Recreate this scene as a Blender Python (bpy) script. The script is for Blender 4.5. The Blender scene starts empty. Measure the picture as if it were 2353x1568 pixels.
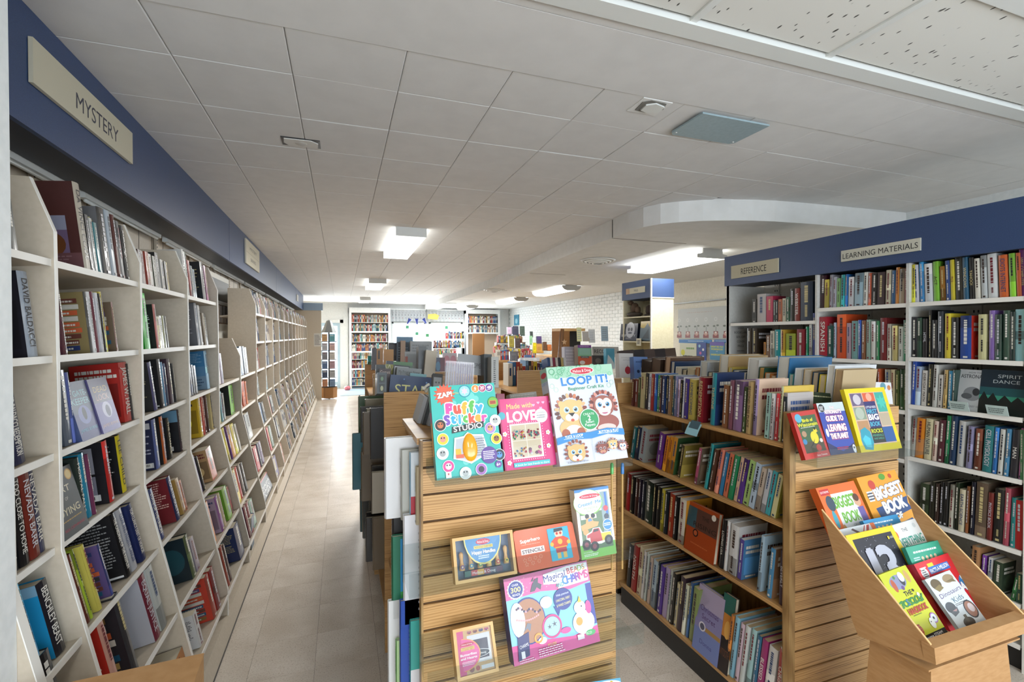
import bpy, math, random
from mathutils import Matrix, Vector
RND = random.Random(7)
SC = bpy.context.scene
C = SC.collection
# ------------------------------------------------------------------ camera
CAM_H = 1.66
F, YAW, PIT, ROL = 1107.64, 0.340136, -0.0118382, -0.0016937
CX, CY = 1176.5, 784.0
_c, _s = math.cos(YAW), math.sin(YAW)
fw = Vector((_s, _c, 0)); rt = Vector((_c, -_s, 0)); up = Vector((0, 0, 1))
fw2 = fw * math.cos(PIT) + up * math.sin(PIT)
up2 = up * math.cos(PIT) - fw * math.sin(PIT)
rt3 = rt * math.cos(ROL) + up2 * math.sin(ROL)
up3 = up2 * math.cos(ROL) - rt * math.sin(ROL)
CAMP = Vector((0, 0, CAM_H))
cam_data = bpy.data.cameras.new('camera')
cam = bpy.data.objects.new('camera', cam_data); C.objects.link(cam)
cam_data.sensor_fit = 'HORIZONTAL'; cam_data.sensor_width = 36.0
cam_data.lens = F / 2353.0 * 36.0
cam_data.clip_start = 0.02; cam_data.clip_end = 200
m3 = Matrix((rt3, up3, -fw2)).transposed()
cam.matrix_world = Matrix.Translation(CAMP) @ m3.to_4x4()
SC.camera = cam
# ------------------------------------------------------------------ world, sun, area lights, exposure
SC.view_settings.view_transform = 'Standard'; SC.view_settings.look = 'None'
SC.view_settings.gamma = 1.0; SC.view_settings.use_curve_mapping = False
SC.view_settings.exposure = 0.68
SC.cycles.max_bounces = 8; SC.cycles.diffuse_bounces = 4; SC.cycles.glossy_bounces = 3
SC.cycles.transmission_bounces = 6; SC.cycles.transparent_max_bounces = 12
SC.cycles.caustics_reflective = False; SC.cycles.caustics_refractive = False
SC.cycles.sample_clamp_indirect = 6.0
w = bpy.data.worlds.new('sky'); SC.world = w; w.use_nodes = True
w.node_tree.nodes['Background'].inputs[0].default_value = (0.80, 0.90, 1.0, 1)
w.node_tree.nodes['Background'].inputs[1].default_value = 2.6
def lamp(name, kind, loc, rot, energy, col=(1, 1, 1), size=None, size_y=None, angle=None):
    d = bpy.data.lights.new(name, kind); d.energy = energy; d.color = col
    if kind == 'AREA':
        d.shape = 'RECTANGLE'; d.size = size; d.size_y = size_y
    if angle is not None: d.angle = angle
    o = bpy.data.objects.new(name, d); o.location = loc; o.rotation_euler = rot; C.objects.link(o)
    return o
sun_dir = Vector((-0.20, -1.0, -0.36))
sun = lamp('sun', 'SUN', (0, 20, 8), (0, 0, 0), 9.0, (1, 0.97, 0.9), angle=0.009)
sun.rotation_euler = sun_dir.to_track_quat('-Z', 'Y').to_euler()
# daylight coming through the shop front behind the camera and the windows of the far wall
lamp('shopfront_daylight', 'AREA', (1.6, -2.35, 1.2), (math.radians(128), 0, 0), 85, (1.0, 0.99, 0.97), 5.6, 1.6)
lamp('far_window_daylight', 'AREA', (2.7, 15.8, 1.6), (math.radians(-105), 0, 0), 90, (0.9, 0.96, 1.0), 2.4, 1.1)
lamp('far_door_daylight', 'AREA', (-0.33, 15.8, 1.1), (math.radians(-90), 0, 0), 45, (0.9, 0.96, 1.0), 0.6, 2.0)
# ------------------------------------------------------------------ helpers
def ray(x, y): return fw2 + rt3 * ((x - CX) / F) - up3 * ((y - CY) / F)
def at(x, y, ax, v):
    d = ray(x, y); t = (v - CAMP[ax]) / d[ax]
    return CAMP + d * t
def pix(p):
    v = p - CAMP; z = v.dot(fw2)
    return CX + F * v.dot(rt3) / z, CY - F * v.dot(up3) / z
def lin(h):
    if not isinstance(h, str): return h
    if len(h) == 3: h = h[0]*2 + h[1]*2 + h[2]*2
    r = []
    for i in (0, 2, 4):
        c = int(h[i:i+2], 16) / 255.0
        r.append(c / 12.92 if c <= 0.04045 else ((c + 0.055) / 1.055) ** 2.4)
    return (r[0], r[1], r[2], 1.0)
def mul(c, k): c = lin(c); return (c[0]*k, c[1]*k, c[2]*k, 1)
class MB:
    def __init__(self): self.v = []; self.f = []; self.c = []; self.m = []; self.sm = []
    def face(self, pts, col=(.5, .5, .5, 1), mi=0, smooth=False):
        n = len(self.v); self.v += [tuple(p) for p in pts]; self.f.append(tuple(range(n, n + len(pts))))
        self.c.append(lin(col)); self.m.append(mi); self.sm.append(smooth)
    def mesh(self, vs, fs, col=(.5, .5, .5, 1), mi=0, smooth=False, M=None):
        n = len(self.v); col = lin(col)
        self.v += [tuple(M @ Vector(p)) if M else tuple(p) for p in vs]
        for f in fs:
            self.f.append(tuple(i + n for i in f)); self.c.append(col); self.m.append(mi); self.sm.append(smooth)
        return self
    def box(self, x0, x1, y0, y1, z0, z1, col=(.5, .5, .5, 1), mi=0, M=None):
        vs = [(x0, y0, z0), (x1, y0, z0), (x1, y1, z0), (x0, y1, z0), (x0, y0, z1), (x1, y0, z1), (x1, y1, z1), (x0, y1, z1)]
        return self.mesh(vs, [(0, 3, 2, 1), (4, 5, 6, 7), (0, 1, 5, 4), (1, 2, 6, 5), (2, 3, 7, 6), (3, 0, 4, 7)], col, mi, False, M)
    def prism(self, poly, a0, a1, axis=2, col=(.5, .5, .5, 1), mi=0, M=None):
        """poly: 2D points; axis: extrusion axis"""
        def P(p, a):
            if axis == 2: return (p[0], p[1], a)
            if axis == 1: return (p[0], a, p[1])
            return (a, p[0], p[1])
        n = len(poly)
        vs = [P(p, a0) for p in poly] + [P(p, a1) for p in poly]
        fs = [tuple(range(n))[::-1], tuple(range(n, 2 * n))] + [(i, (i + 1) % n, n + (i + 1) % n, n + i) for i in range(n)]
        return self.mesh(vs, fs, col, mi, False, M)
    def lathe(self, prof, n=20, col=(.5, .5, .5, 1), mi=0, M=None, smooth=True, sx=1, sy=1):
        vs = []; fs = []
        for r, z in prof:
            for i in range(n):
                a = 2 * math.pi * i / n; vs.append((r * math.cos(a) * sx, r * math.sin(a) * sy, z))
        for j in range(len(prof) - 1):
            for i in range(n):
                k = (i + 1) % n; fs.append((j*n+i, j*n+k, (j+1)*n+k, (j+1)*n+i))
        return self.mesh(vs, fs, col, mi, smooth, M)
    def tube(self, pts, r, n=6, col=(.5, .5, .5, 1), mi=0):
        rings = []
        for i, p in enumerate(pts):
            p = Vector(p); a = Vector(pts[max(0, i-1)]); b = Vector(pts[min(len(pts)-1, i+1)])
            d = (b - a).normalized(); u = d.orthogonal().normalized(); w_ = d.cross(u)
            rr = r[i] if isinstance(r, (list, tuple)) else r
            rings.append([p + u * rr * math.cos(2*math.pi*k/n) + w_ * rr * math.sin(2*math.pi*k/n) for k in range(n)])
        vs = [q for R in rings for q in R]; fs = []
        for j in range(len(pts) - 1):
            for k in range(n):
                l = (k + 1) % n; fs.append((j*n+k, j*n+l, (j+1)*n+l, (j+1)*n+k))
        fs.append(tuple(range(n))[::-1]); fs.append(tuple((len(pts)-1)*n + k for k in range(n)))
        return self.mesh(vs, fs, col, mi, True)
    def data(self, name, mats):
        me = bpy.data.meshes.new(name)
        me.from_pydata(self.v, [], self.f)
        for m in (mats if isinstance(mats, (list, tuple)) else [mats]): me.materials.append(m)
        ca = me.color_attributes.new('Col', 'FLOAT_COLOR', 'CORNER')
        buf = []
        for f, c in zip(self.f, self.c): buf.extend(list(c) * len(f))
        ca.data.foreach_set('color', buf)
        me.polygons.foreach_set('material_index', self.m)
        me.polygons.foreach_set('use_smooth', self.sm)
        me.update()
        return me
    def build(self, name, mats, parent=None, M=None, **kw):
        return link(name, self.data(name, mats), parent, M, **kw)
def link(name, data, parent=None, M=None, label=None, cat=None, group=None, kind=None):
    o = bpy.data.objects.new(name, data); C.objects.link(o)
    if M is not None: o.matrix_basis = M
    if parent is not None: o.parent = parent
    if label: o['label'] = label
    if cat: o['category'] = cat
    if group: o['group'] = group
    if kind: o['kind'] = kind
    return o
def empty(name, loc=(0, 0, 0), rz=0, label=None, cat=None, group=None, kind=None, M=None):
    o = link(name, None, None, M if M is not None else Matrix.Translation(Vector(loc)) @ Matrix.Rotation(rz, 4, 'Z'), label, cat, group, kind)
    o.empty_display_size = 0.05
    return o
def copy_tree(o, parent=None):
    c = o.copy(); C.objects.link(c); c.parent = parent
    for ch in [x for x in kids.get(o.name, [])]: copy_tree(ch, c)
    return c
kids = {}
# ------------------------------------------------------------------ materials
def mat(name, col=None, rough=0.5, metal=0.0, coat=0.0, emit=None, estr=0.0, vcol=False, ink=0.80):
    m = bpy.data.materials.new(name); m.use_nodes = True
    nt = m.node_tree; b = nt.nodes['Principled BSDF']
    if col is not None: b.inputs['Base Color'].default_value = lin(col)
    b.inputs['Roughness'].default_value = rough; b.inputs['Metallic'].default_value = metal
    b.inputs['Coat Weight'].default_value = coat; b.inputs['Coat Roughness'].default_value = 0.12
    if emit: b.inputs['Emission Color'].default_value = lin(emit); b.inputs['Emission Strength'].default_value = estr
    if vcol:
        a = nt.nodes.new('ShaderNodeAttribute'); a.attribute_name = 'Col'
        k_ = nt.nodes.new('ShaderNodeVectorMath'); k_.operation = 'SCALE'; k_.inputs['Scale'].default_value = ink
        nt.links.new(a.outputs['Color'], k_.inputs[0]); nt.links.new(k_.outputs[0], b.inputs['Base Color'])
    return m
def N(m, t, **kw):
    n = m.node_tree.nodes.new(t)
    for k, v in kw.items():
        if k in n.inputs: n.inputs[k].default_value = v
        else: setattr(n, k, v)
    return n
def L(m, a, b): m.node_tree.links.new(a, b)
def ramp(m, fac, stops):
    r = N(m, 'ShaderNodeValToRGB'); L(m, fac, r.inputs[0])
    e = r.color_ramp.elements
    e[0].position, e[0].color = stops[0][0], lin(stops[0][1])
    e[1].position, e[1].color = stops[-1][0], lin(stops[-1][1])
    for p, c in stops[1:-1]:
        x = e.new(p); x.color = lin(c)
    return r
def coords(m, scale=(1, 1, 1), kind='Object', rnd=False):
    tc = N(m, 'ShaderNodeTexCoord'); mp = N(m, 'ShaderNodeMapping'); mp.inputs['Scale'].default_value = scale
    L(m, tc.outputs[kind], mp.inputs[0])
    if rnd:
        oi = N(m, 'ShaderNodeObjectInfo'); mm = N(m, 'ShaderNodeVectorMath', operation='SCALE'); mm.inputs[0].default_value = (7, 11, 5)
        L(m, oi.outputs['Random'], mm.inputs['Scale']); L(m, mm.outputs[0], mp.inputs['Location'])
    return mp.outputs[0]
def bump(m, fac, strength=0.2, dist=0.002):
    b = N(m, 'ShaderNodeBump'); b.inputs['Strength'].default_value = strength; b.inputs['Distance'].default_value = dist
    L(m, fac, b.inputs['Height']); L(m, b.outputs[0], m.node_tree.nodes['Principled BSDF'].inputs['Normal'])
def BS(m): return m.node_tree.nodes['Principled BSDF']
def noisy(name, c1, c2, scale=(40, 40, 40), rough=0.6, b=0.1, bd=0.001, detail=4, rnd=False, lo=0.35, hi=0.65):
    m = mat(name, None, rough); v = coords(m, scale, rnd=rnd)
    n = N(m, 'ShaderNodeTexNoise'); n.inputs['Scale'].default_value = 1.0; n.inputs['Detail'].default_value = detail; L(m, v, n.inputs[0])
    r = ramp(m, n.outputs[0], [(lo, c1), (hi, c2)]); L(m, r.outputs[0], BS(m).inputs[0])
    if b: bump(m, n.outputs[0], b, bd)
    return m
MP = mat('printed_card', rough=0.38, coat=0.25, vcol=True)          # covers, prints: colour per face
MM = mat('matte_print', rough=0.75, vcol=True)
MPAGE = mat('page_edges', rough=0.9, vcol=True)
_v = coords(MPAGE, (900, 40, 8)); _n = N(MPAGE, 'ShaderNodeTexNoise'); _n.inputs['Scale'].default_value = 1.0; L(MPAGE, _v, _n.inputs[0])
bump(MPAGE, _n.outputs[0], 0.25, 0.0006)
MCREAM = noisy('cream_shelf_paint', 'beb29f', 'c4b8a6', (60, 60, 60), 0.5, 0.05)
MLIP = mat('white_shelf_edge', 'e9e6df', 0.45)
MCAB = noisy('grey_cabinet_paint', 'c9c8c2', 'd0cfca', (60, 60, 60), 0.5, 0.05)
MNAVY = noisy('navy_fascia_laminate', '2f4369', '384d75', (300, 300, 300), 0.42, 0.04)
MWHITE = noisy('white_wall_paint', 'e2e6e6', 'ebeeee', (30, 30, 30), 0.6, 0.04)
MWARM = noisy('warm_white_wall_paint', 'e4dfcf', 'ece8da', (30, 30, 30), 0.6, 0.04)
MCEIL = noisy('ceiling_tile_paint', 'd3d2d0', 'd8d7d5', (9, 9, 9), 0.8, 0.06, 0.002, rnd=True)
MPLASTER = noisy('soffit_plaster', 'd8d8d5', 'dededc', (9, 9, 9), 0.8, 0.05)
MSEAM = mat('dark_seam', '5a5652', 0.9)
MGRAY = mat('grey_metal', '8d9090', 0.4, 0.6)
MDARK = mat('black_kick_board', '1e1d1c', 0.45)
MBLACK = mat('black_plastic', '17181a', 0.4)
MWOODD = noisy('dark_display_wood', '5a3d28', '7a5638', (30, 30, 4), 0.5, 0.1)
MCORK = noisy('cork_board', 'a8794a', '7d5532', (150, 150, 150), 0.9, 0.2)
MGLOW = mat('lamp_diffuser', 'ffffff', 0.4, emit='fdfffb', estr=3.2)
MFIX = mat('white_enamel_fixture', 'd9dbd8', 0.4)
# oak veneer with horizontal grain
def oak(name, sc, light='bd9460', mid='a67c4a', dark='6f4e2c'):
    m = mat(name, None, 0.45, coat=0.1); v = coords(m, sc, rnd=True)
    n = N(m, 'ShaderNodeTexNoise'); n.inputs['Scale'].default_value = 1.0; n.inputs['Detail'].default_value = 5; n.inputs['Distortion'].default_value = 0.6; L(m, v, n.inputs[0])
    wv = N(m, 'ShaderNodeTexWave'); wv.bands_direction = 'Z'; wv.inputs['Scale'].default_value = 0.45; wv.inputs['Distortion'].default_value = 9; wv.inputs['Detail'].default_value = 2; wv.inputs['Detail Scale'].default_value = 0.5
    L(m, v, wv.inputs[0])
    mx = N(m, 'ShaderNodeMath', operation='MULTIPLY'); L(m, n.outputs[0], mx.inputs[0]); mx.inputs[1].default_value = 0.7
    ad = N(m, 'ShaderNodeMath', operation='MULTIPLY_ADD'); L(m, wv.outputs['Fac'], ad.inputs[0]); ad.inputs[1].default_value = 0.26; L(m, mx.outputs[0], ad.inputs[2])
    r = ramp(m, ad.outputs[0], [(0.20, dark), (0.36, mid), (0.56, light)]); L(m, r.outputs[0], BS(m).inputs[0])
    bump(m, ad.outputs[0], 0.06, 0.0008)
    return m
MOAK = oak('oak_veneer', (5, 5, 95))
MOAKV = oak('oak_veneer_back', (60, 60, 4), 'a08052', '8a6a40', '6a4e2c')
MOAKD = mat('slat_groove', '4a3218', 0.8)
MCARD = noisy('corrugated_cardboard', 'a67c4e', 'b0875a', (25, 25, 120), 0.85, 0.12)
MCARDE = mat('cardboard_edge', 'd0ab78', 0.85)
# vinyl floor tiles
MFLOOR = mat('vinyl_floor_tile', None, 0.26)
_v = coords(MFLOOR, (1, 1, 1), 'Object', True)
_n1 = N(MFLOOR, 'ShaderNodeTexNoise'); _n1.inputs['Scale'].default_value = 160; _n1.inputs['Detail'].default_value = 3; L(MFLOOR, _v, _n1.inputs[0])
_n2 = N(MFLOOR, 'ShaderNodeTexNoise'); _n2.inputs['Scale'].default_value = 4; L(MFLOOR, _v, _n2.inputs[0])
_r1 = ramp(MFLOOR, _n1.outputs[0], [(0.30, 'b8ac9e'), (0.42, 'd8cec1'), (0.62, 'ded5c9')])
_r2 = ramp(MFLOOR, _n2.outputs[0], [(0.3, 'e8e4df'), (0.7, 'ffffff')])
_mx = N(MFLOOR, 'ShaderNodeMixRGB', blend_type='MULTIPLY'); _mx.inputs[0].default_value = 1; L(MFLOOR, _r1.outputs[0], _mx.inputs[1]); L(MFLOOR, _r2.outputs[0], _mx.inputs[2])
L(MFLOOR, _mx.outputs[0], BS(MFLOOR).inputs[0]); bump(MFLOOR, _n2.outputs[0], 0.15, 0.004)
# fissured acoustic tile
MACOU = mat('acoustic_ceiling_tile', None, 0.9)
_v = coords(MACOU, (34, 13, 34), 'Object'); _n1 = N(MACOU, 'ShaderNodeTexVoronoi'); _n1.inputs['Scale'].default_value = 1.3; _n1.inputs['Randomness'].default_value = 1.0; L(MACOU, _v, _n1.inputs[0])
_v2 = coords(MACOU, (9, 6, 9), 'Object'); _n2 = N(MACOU, 'ShaderNodeTexNoise'); _n2.inputs['Scale'].default_value = 3.0; L(MACOU, _v2, _n2.inputs[0])
_ml = N(MACOU, 'ShaderNodeMath', operation='DIVIDE'); L(MACOU, _n1.outputs['Distance'], _ml.inputs[0]); L(MACOU, _n2.outputs[0], _ml.inputs[1])
_r1 = ramp(MACOU, _ml.outputs[0], [(0.24, '4a4844'), (0.34, 'd9d8d2')]); L(MACOU, _r1.outputs[0], BS(MACOU).inputs[0])
bump(MACOU, _r1.outputs[0], 0.4, 0.002)
def clear(name, tint='ffffff', gloss=0.12, rough=0.03):
    m = bpy.data.materials.new(name); m.use_nodes = True; nt = m.node_tree; nt.nodes.remove(nt.nodes['Principled BSDF'])
    t = nt.nodes.new('ShaderNodeBsdfTransparent'); t.inputs[0].default_value = lin(tint)
    g = nt.nodes.new('ShaderNodeBsdfGlossy'); g.inputs['Roughness'].default_value = rough
    mx = nt.nodes.new('ShaderNodeMixShader'); mx.inputs[0].default_value = gloss
    nt.links.new(t.outputs[0], mx.inputs[1]); nt.links.new(g.outputs[0], mx.inputs[2]); nt.links.new(mx.outputs[0], nt.nodes['Material Output'].inputs[0])
    return m
MACR = clear('clear_acrylic', 'f4f7f7', 0.045)
MWIN = clear('clear_box_window', 'fafafa', 0.02)
MGLASS = clear('window_glass', 'f4faff', 0.05)
MFILM = clear('clear_plastic_film', 'f2f2f6', 0.05, 0.2)
# ------------------------------------------------------------------ lettering and flat print
_tc = {}
def glyph(s, bold=0.0):
    k = (s, bold)
    if k in _tc: return _tc[k]
    cu = bpy.data.curves.new('tmp', 'FONT'); cu.body = s; cu.size = 1.0; cu.offset = bold; cu.resolution_u = 3
    cu.align_x = 'LEFT'
    ob = bpy.data.objects.new('tmp', cu)
    me = bpy.data.meshes.new_from_object(ob)
    vs = [(v.co.x, v.co.y) for v in me.vertices]; fs = [tuple(p.vertices) for p in me.polygons]
    bpy.data.objects.remove(ob); bpy.data.curves.remove(cu); bpy.data.meshes.remove(me)
    if vs:
        x0 = min(v[0] for v in vs); x1 = max(v[0] for v in vs); y0 = min(v[1] for v in vs); y1 = max(v[1] for v in vs)
    else: x0 = y0 = 0; x1 = y1 = 1
    _tc[k] = (vs, fs, x0, x1, y0, y1)
    return _tc[k]
class Art:
    """flat print on a w x h face, coordinates 0..1; every later shape lies 0.15 mm above the former"""
    def __init__(s, w, h): s.w = w; s.h = h; s.it = []; s.k = 0
    def add(s, pts, fs, col): s.k += 1; s.it.append((pts, fs, lin(col), s.k)); return s
    def P(s, pts, col): return s.add([(x*s.w, y*s.h) for x, y in pts], [tuple(range(len(pts)))], col)
    def R(s, x0, y0, x1, y1, col): return s.P([(x0, y0), (x1, y0), (x1, y1), (x0, y1)], col)
    def E(s, cx, cy, rx, ry, col, n=20, a0=0, a1=360):
        pts = [(cx + rx*math.cos(math.radians(a0+(a1-a0)*i/n)), cy + ry*math.sin(math.radians(a0+(a1-a0)*i/n))) for i in range(n if a1-a0 == 360 else n+1)]
        return s.P(pts, col)
    def O(s, cx, cy, r, col, n=20):   # round disc, radius in width fraction
        return s.E(cx, cy, r, r*s.w/s.h, col, n)
    def ring(s, cx, cy, r, t, col, n=24):
        a = s.w/s.h
        for i in range(n):
            p = 2*math.pi*i/n; q = 2*math.pi*(i+1)/n
            pts = [(cx+(r-t)*math.cos(p), cy+(r-t)*math.sin(p)*a), (cx+r*math.cos(p), cy+r*math.sin(p)*a), (cx+r*math.cos(q), cy+r*math.sin(q)*a), (cx+(r-t)*math.cos(q), cy+(r-t)*math.sin(q)*a)]
            s.P(pts, col); s.k -= 1
        s.k += 1; return s
    def star(s, cx, cy, r, col, n=5, k=0.45, rot=90):
        a = s.w/s.h
        return s.P([(cx + (r if i % 2 == 0 else r*k)*math.cos(math.radians(rot+180*i/n)), cy + (r if i % 2 == 0 else r*k)*a*math.sin(math.radians(rot+180*i/n))) for i in range(2*n)], col)
    def heart(s, cx, cy, r, col):
        a = s.w/s.h; pts = []
        for i in range(16):
            t = 2*math.pi*i/16
            pts.append((cx + r*(16*math.sin(t)**3)/16, cy + r*a*(13*math.cos(t)-5*math.cos(2*t)-2*math.cos(3*t)-math.cos(4*t))/16))
        return s.P(pts, col)
    def T(s, txt, cx, cy, hh, col, fit=None, rot=0, bold=0.0, halo=None, hb=0.04, align='C'):
        """hh: letter height as fraction of h; fit: text width as fraction of w (stretches)"""
        vs, fs, x0, x1, y0, y1 = glyph(txt, 0.0)
        sc = hh * s.h / 0.72; sx = sc
        if fit: sx = fit * s.w / max(1e-6, (x1 - x0))
        mx = (x0 + x1) / 2 if align == 'C' else x0; my = 0.36
        c, sn = math.cos(math.radians(rot)), math.sin(math.radians(rot))
        for b, cl, nd in (([(bold+hb, halo, 12)] if halo else []) + [(max(0, bold), col, 8 if bold > .03 else 4)]):
            ds = [(0, 0)] if b < .004 else [(b*math.cos(2*math.pi*i/nd), b*math.sin(2*math.pi*i/nd)) for i in range(nd)] + [(0, 0)]
            for dx, dy in ds:
                pts = []
                for x, y in vs:
                    X = (x - mx) * sx + dx * sc; Y = (y - my + dy) * sc
                    pts.append((cx * s.w + X * c - Y * sn, cy * s.h + X * sn + Y * c))
                s.add(pts, fs, cl); s.k -= .88
            s.k += .88
        return s
    def lines(s, x0, x1, y0, y1, n, col, seed=0, fill=0.55, rot=False):
        """rows of tiny marks like print too small to read"""
        r = random.Random(seed); vs = []; fs = []
        dy = (y1 - y0) / n
        for i in range(n):
            y = y1 - (i + 1) * dy + dy * (1 - fill) / 2; x = x0; end = x1 - r.random() * (x1 - x0) * 0.25
            while x < end:
                l = min((0.03 + 0.08 * r.random()) * (x1 - x0) * 1.2, end - x)
                k = len(vs); vs += [(x*s.w, y*s.h), ((x+l)*s.w, y*s.h), ((x+l)*s.w, (y+dy*fill)*s.h), (x*s.w, (y+dy*fill)*s.h)]; fs.append((k, k+1, k+2, k+3))
                x += l + 0.02 * (x1 - x0)
        return s.add(vs, fs, col)
    def barcode(s, x0, y0, x1, y1):
        s.R(x0, y0, x1, y1, 'eeeeea'); r = random.Random(3); x = x0 + (x1-x0)*0.08
        vs = []; fs = []
        while x < x1 - (x1-x0)*0.1:
            l = (x1-x0)*(0.015+0.03*r.random()); k = len(vs)
            vs += [(x*s.w, (y0+(y1-y0)*.25)*s.h), ((x+l)*s.w, (y0+(y1-y0)*.25)*s.h), ((x+l)*s.w, (y0+(y1-y0)*.85)*s.h), (x*s.w, (y0+(y1-y0)*.85)*s.h)]; fs.append((k, k+1, k+2, k+3)); x += l*2.1
        return s.add(vs, fs, '202020')
    def onto(s, mb, M, base=0.0004, step=0.000028, mi=0):
        """M maps (x, y, out) to the object"""
        for pts, fs, col, k in s.it:
            d = base + step * k
            mb.mesh([(p[0], p[1], d) for p in pts], fs, col, mi, False, M)
def frame(o, ex, ey):
    """matrix whose x,y axes run along ex,ey on a face and z points out of it"""
    ex = Vector(ex).normalized(); ey = Vector(ey).normalized(); ez = ex.cross(ey)
    return Matrix(((ex[0], ey[0], ez[0], o[0]), (ex[1], ey[1], ez[1], o[1]), (ex[2], ey[2], ez[2], o[2]), (0, 0, 0, 1)))
# ================================================================== THE SETTING
FARY, BACKY, CZ, SZ, WZ = 16.2, -2.5, 2.69, 2.53, 2.58
XR = 5.6
def struct(name, mb, m, parent=None, M=None, kind='structure'):
    return mb.build(name, m, parent, M, kind=(kind if parent is None else None))
# floor slab with vinyl tiles
TS = 0.3048
fl = struct('floor', MB().box(-1.4, XR + .2, BACKY, FARY + 3, -0.12, -0.004), MSEAM)
tm = MB().box(-TS/2+.0006, TS/2-.0006, -TS/2+.0006, TS/2-.0006, -0.004, 0.0).data('floor_tile', MFLOOR)
rest = MB(); cnt = 0
cells = []
for i in range(-5, 21):
    for j in range(-8, 62):
        x = 0.17 + (i + .5) * TS; y = 2.57 + (j + .5) * TS
        if x < -1.3 or x > XR + .1 or y > FARY + 2.4 or y < BACKY: continue
        vis = y > 1.2 and ((-0.75 < x < 0.35) or (0.8 < x < 1.7 and y < 3.4) or (2.2 < x < 3.0 and y < 2.2)) and y < 14.5
        if vis and len(cells) < 296: cells.append((x, y))
        else: rest.box(x - TS/2 + .0006, x + TS/2 - .0006, y - TS/2 + .0006, y + TS/2 - .0006, -0.004, 0.0)
for x, y in cells:
    link('floor_tile', tm, fl, Matrix.Translation((x, y, 0)))
rest.build('floor_tiles', MFLOOR, fl)['kind'] = 'stuff'
# ceiling tiles (0.406 m) beyond the smooth strip, smooth boards nearer, acoustic grid above the camera
ce = struct('ceiling', MB().box(-1.4, XR + .2, BACKY, FARY, CZ + 0.012, CZ + 0.15), MSEAM)
CT = 0.4064; cells = []; rest = MB()
for i in range(-2, 13):
    x0 = -0.582 + i * CT; x1 = x0 + CT
    for j in range(-1, 36):
        y0 = 2.09 + j * CT; y1 = y0 + CT
        if j == -1: y0 = 1.775
        y1 = min(y1, FARY)
        if y1 - y0 < 0.02 or x1 > 4.55: continue
        if x0 > 2.6 and y0 > 2.9: continue
        cells.append((x0, x1, y0, y1))
cells.sort(key=lambda c: c[2])
_cache = {}
for k, (x0, x1, y0, y1) in enumerate(cells):
    if k < 296:
        key = round(y1 - y0, 3)
        if key not in _cache:
            h = (y1 - y0) / 2; a = .0012; e = .004
            b = MB(); b.mesh([(-CT/2+a, -h+a, .012), (CT/2-a, -h+a, .012), (CT/2-a, h-a, .012), (-CT/2+a, h-a, .012),
                              (-CT/2+a+e, -h+a+e, 0), (CT/2-a-e, -h+a+e, 0), (CT/2-a-e, h-a-e, 0), (-CT/2+a+e, h-a-e, 0),
                              (-CT/2+a, -h+a, .002), (CT/2-a, -h+a, .002), (CT/2-a, h-a, .002), (-CT/2+a, h-a, .002)],
                             [(7, 6, 5, 4), (0, 1, 9, 8), (1, 2, 10, 9), (2, 3, 11, 10), (3, 0, 8, 11), (8, 9, 5, 4), (9, 10, 6, 5), (10, 11, 7, 6), (11, 8, 4, 7)])
            _cache[key] = b.data('ceiling_tile', MCEIL)
        link('ceiling_tile', _cache[key], ce, Matrix.Translation(((x0+x1)/2, (y0+y1)/2, CZ + RND.uniform(-.0012, .0006))))
    else: rest.box(x0+.0012, x1-.0012, y0+.0012, y1-.0012, CZ, CZ + .012)
rest.build('ceiling_tiles', MCEIL, ce)['kind'] = 'stuff'
xs = [-1.4, 2.49, 4.6]
for a, b_ in zip(xs, xs[1:]):
    MB().box(a + .001, b_ - .001, 1.42, 1.7735, CZ - .004, CZ + .012).build('ceiling_board', MCEIL, ce)
MB().box(-1.4, 4.6, 1.372, 1.416, CZ - .004, CZ + .012).build('trim_strip', MCEIL, ce)
MB().box(-1.4, 4.6, 1.30, 1.368, CZ - .014, CZ + .012).build('trim_strip', MFIX, ce)
MB().box(4.296, 4.5, 1.776, 2.75, CZ, CZ + .012).build('ceiling_board', MCEIL, ce)
# acoustic lay-in tiles on a T bar grid
for a in (-1.35, -0.74, -0.13, 0.48, 1.09, 1.70, 2.92, 4.14):
    MB().box(a - .013, a + .013, BACKY, 1.30, CZ - .006, CZ + .012).build('ceiling_grid_bar', MFIX, ce)
yy = [1.30, 0.89, -0.33, -1.55, BACKY]
for y in yy[1:4]:
    MB().box(-1.4, 4.6, y - .035 if y > .5 else y - .013, y + .035 if y > .5 else y + .013, CZ - .008, CZ + .012).build('ceiling_grid_bar', MFIX, ce)
ax = [-1.35, -0.13, 0.48, 1.09, 1.70, 2.92, 4.14]
for a, b_ in zip(ax, ax[1:]):
    for y1, y0 in zip(yy, yy[1:]):
        MB().box(a + .014, b_ - .014, y0 + .014, y1 - .014, CZ + .001, CZ + .012).build('acoustic_tile', MACOU, ce)
MB().box(4.15, 4.6, BACKY, 1.30, CZ + .001, CZ + .012).build('acoustic_tile', MACOU, ce)
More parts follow.
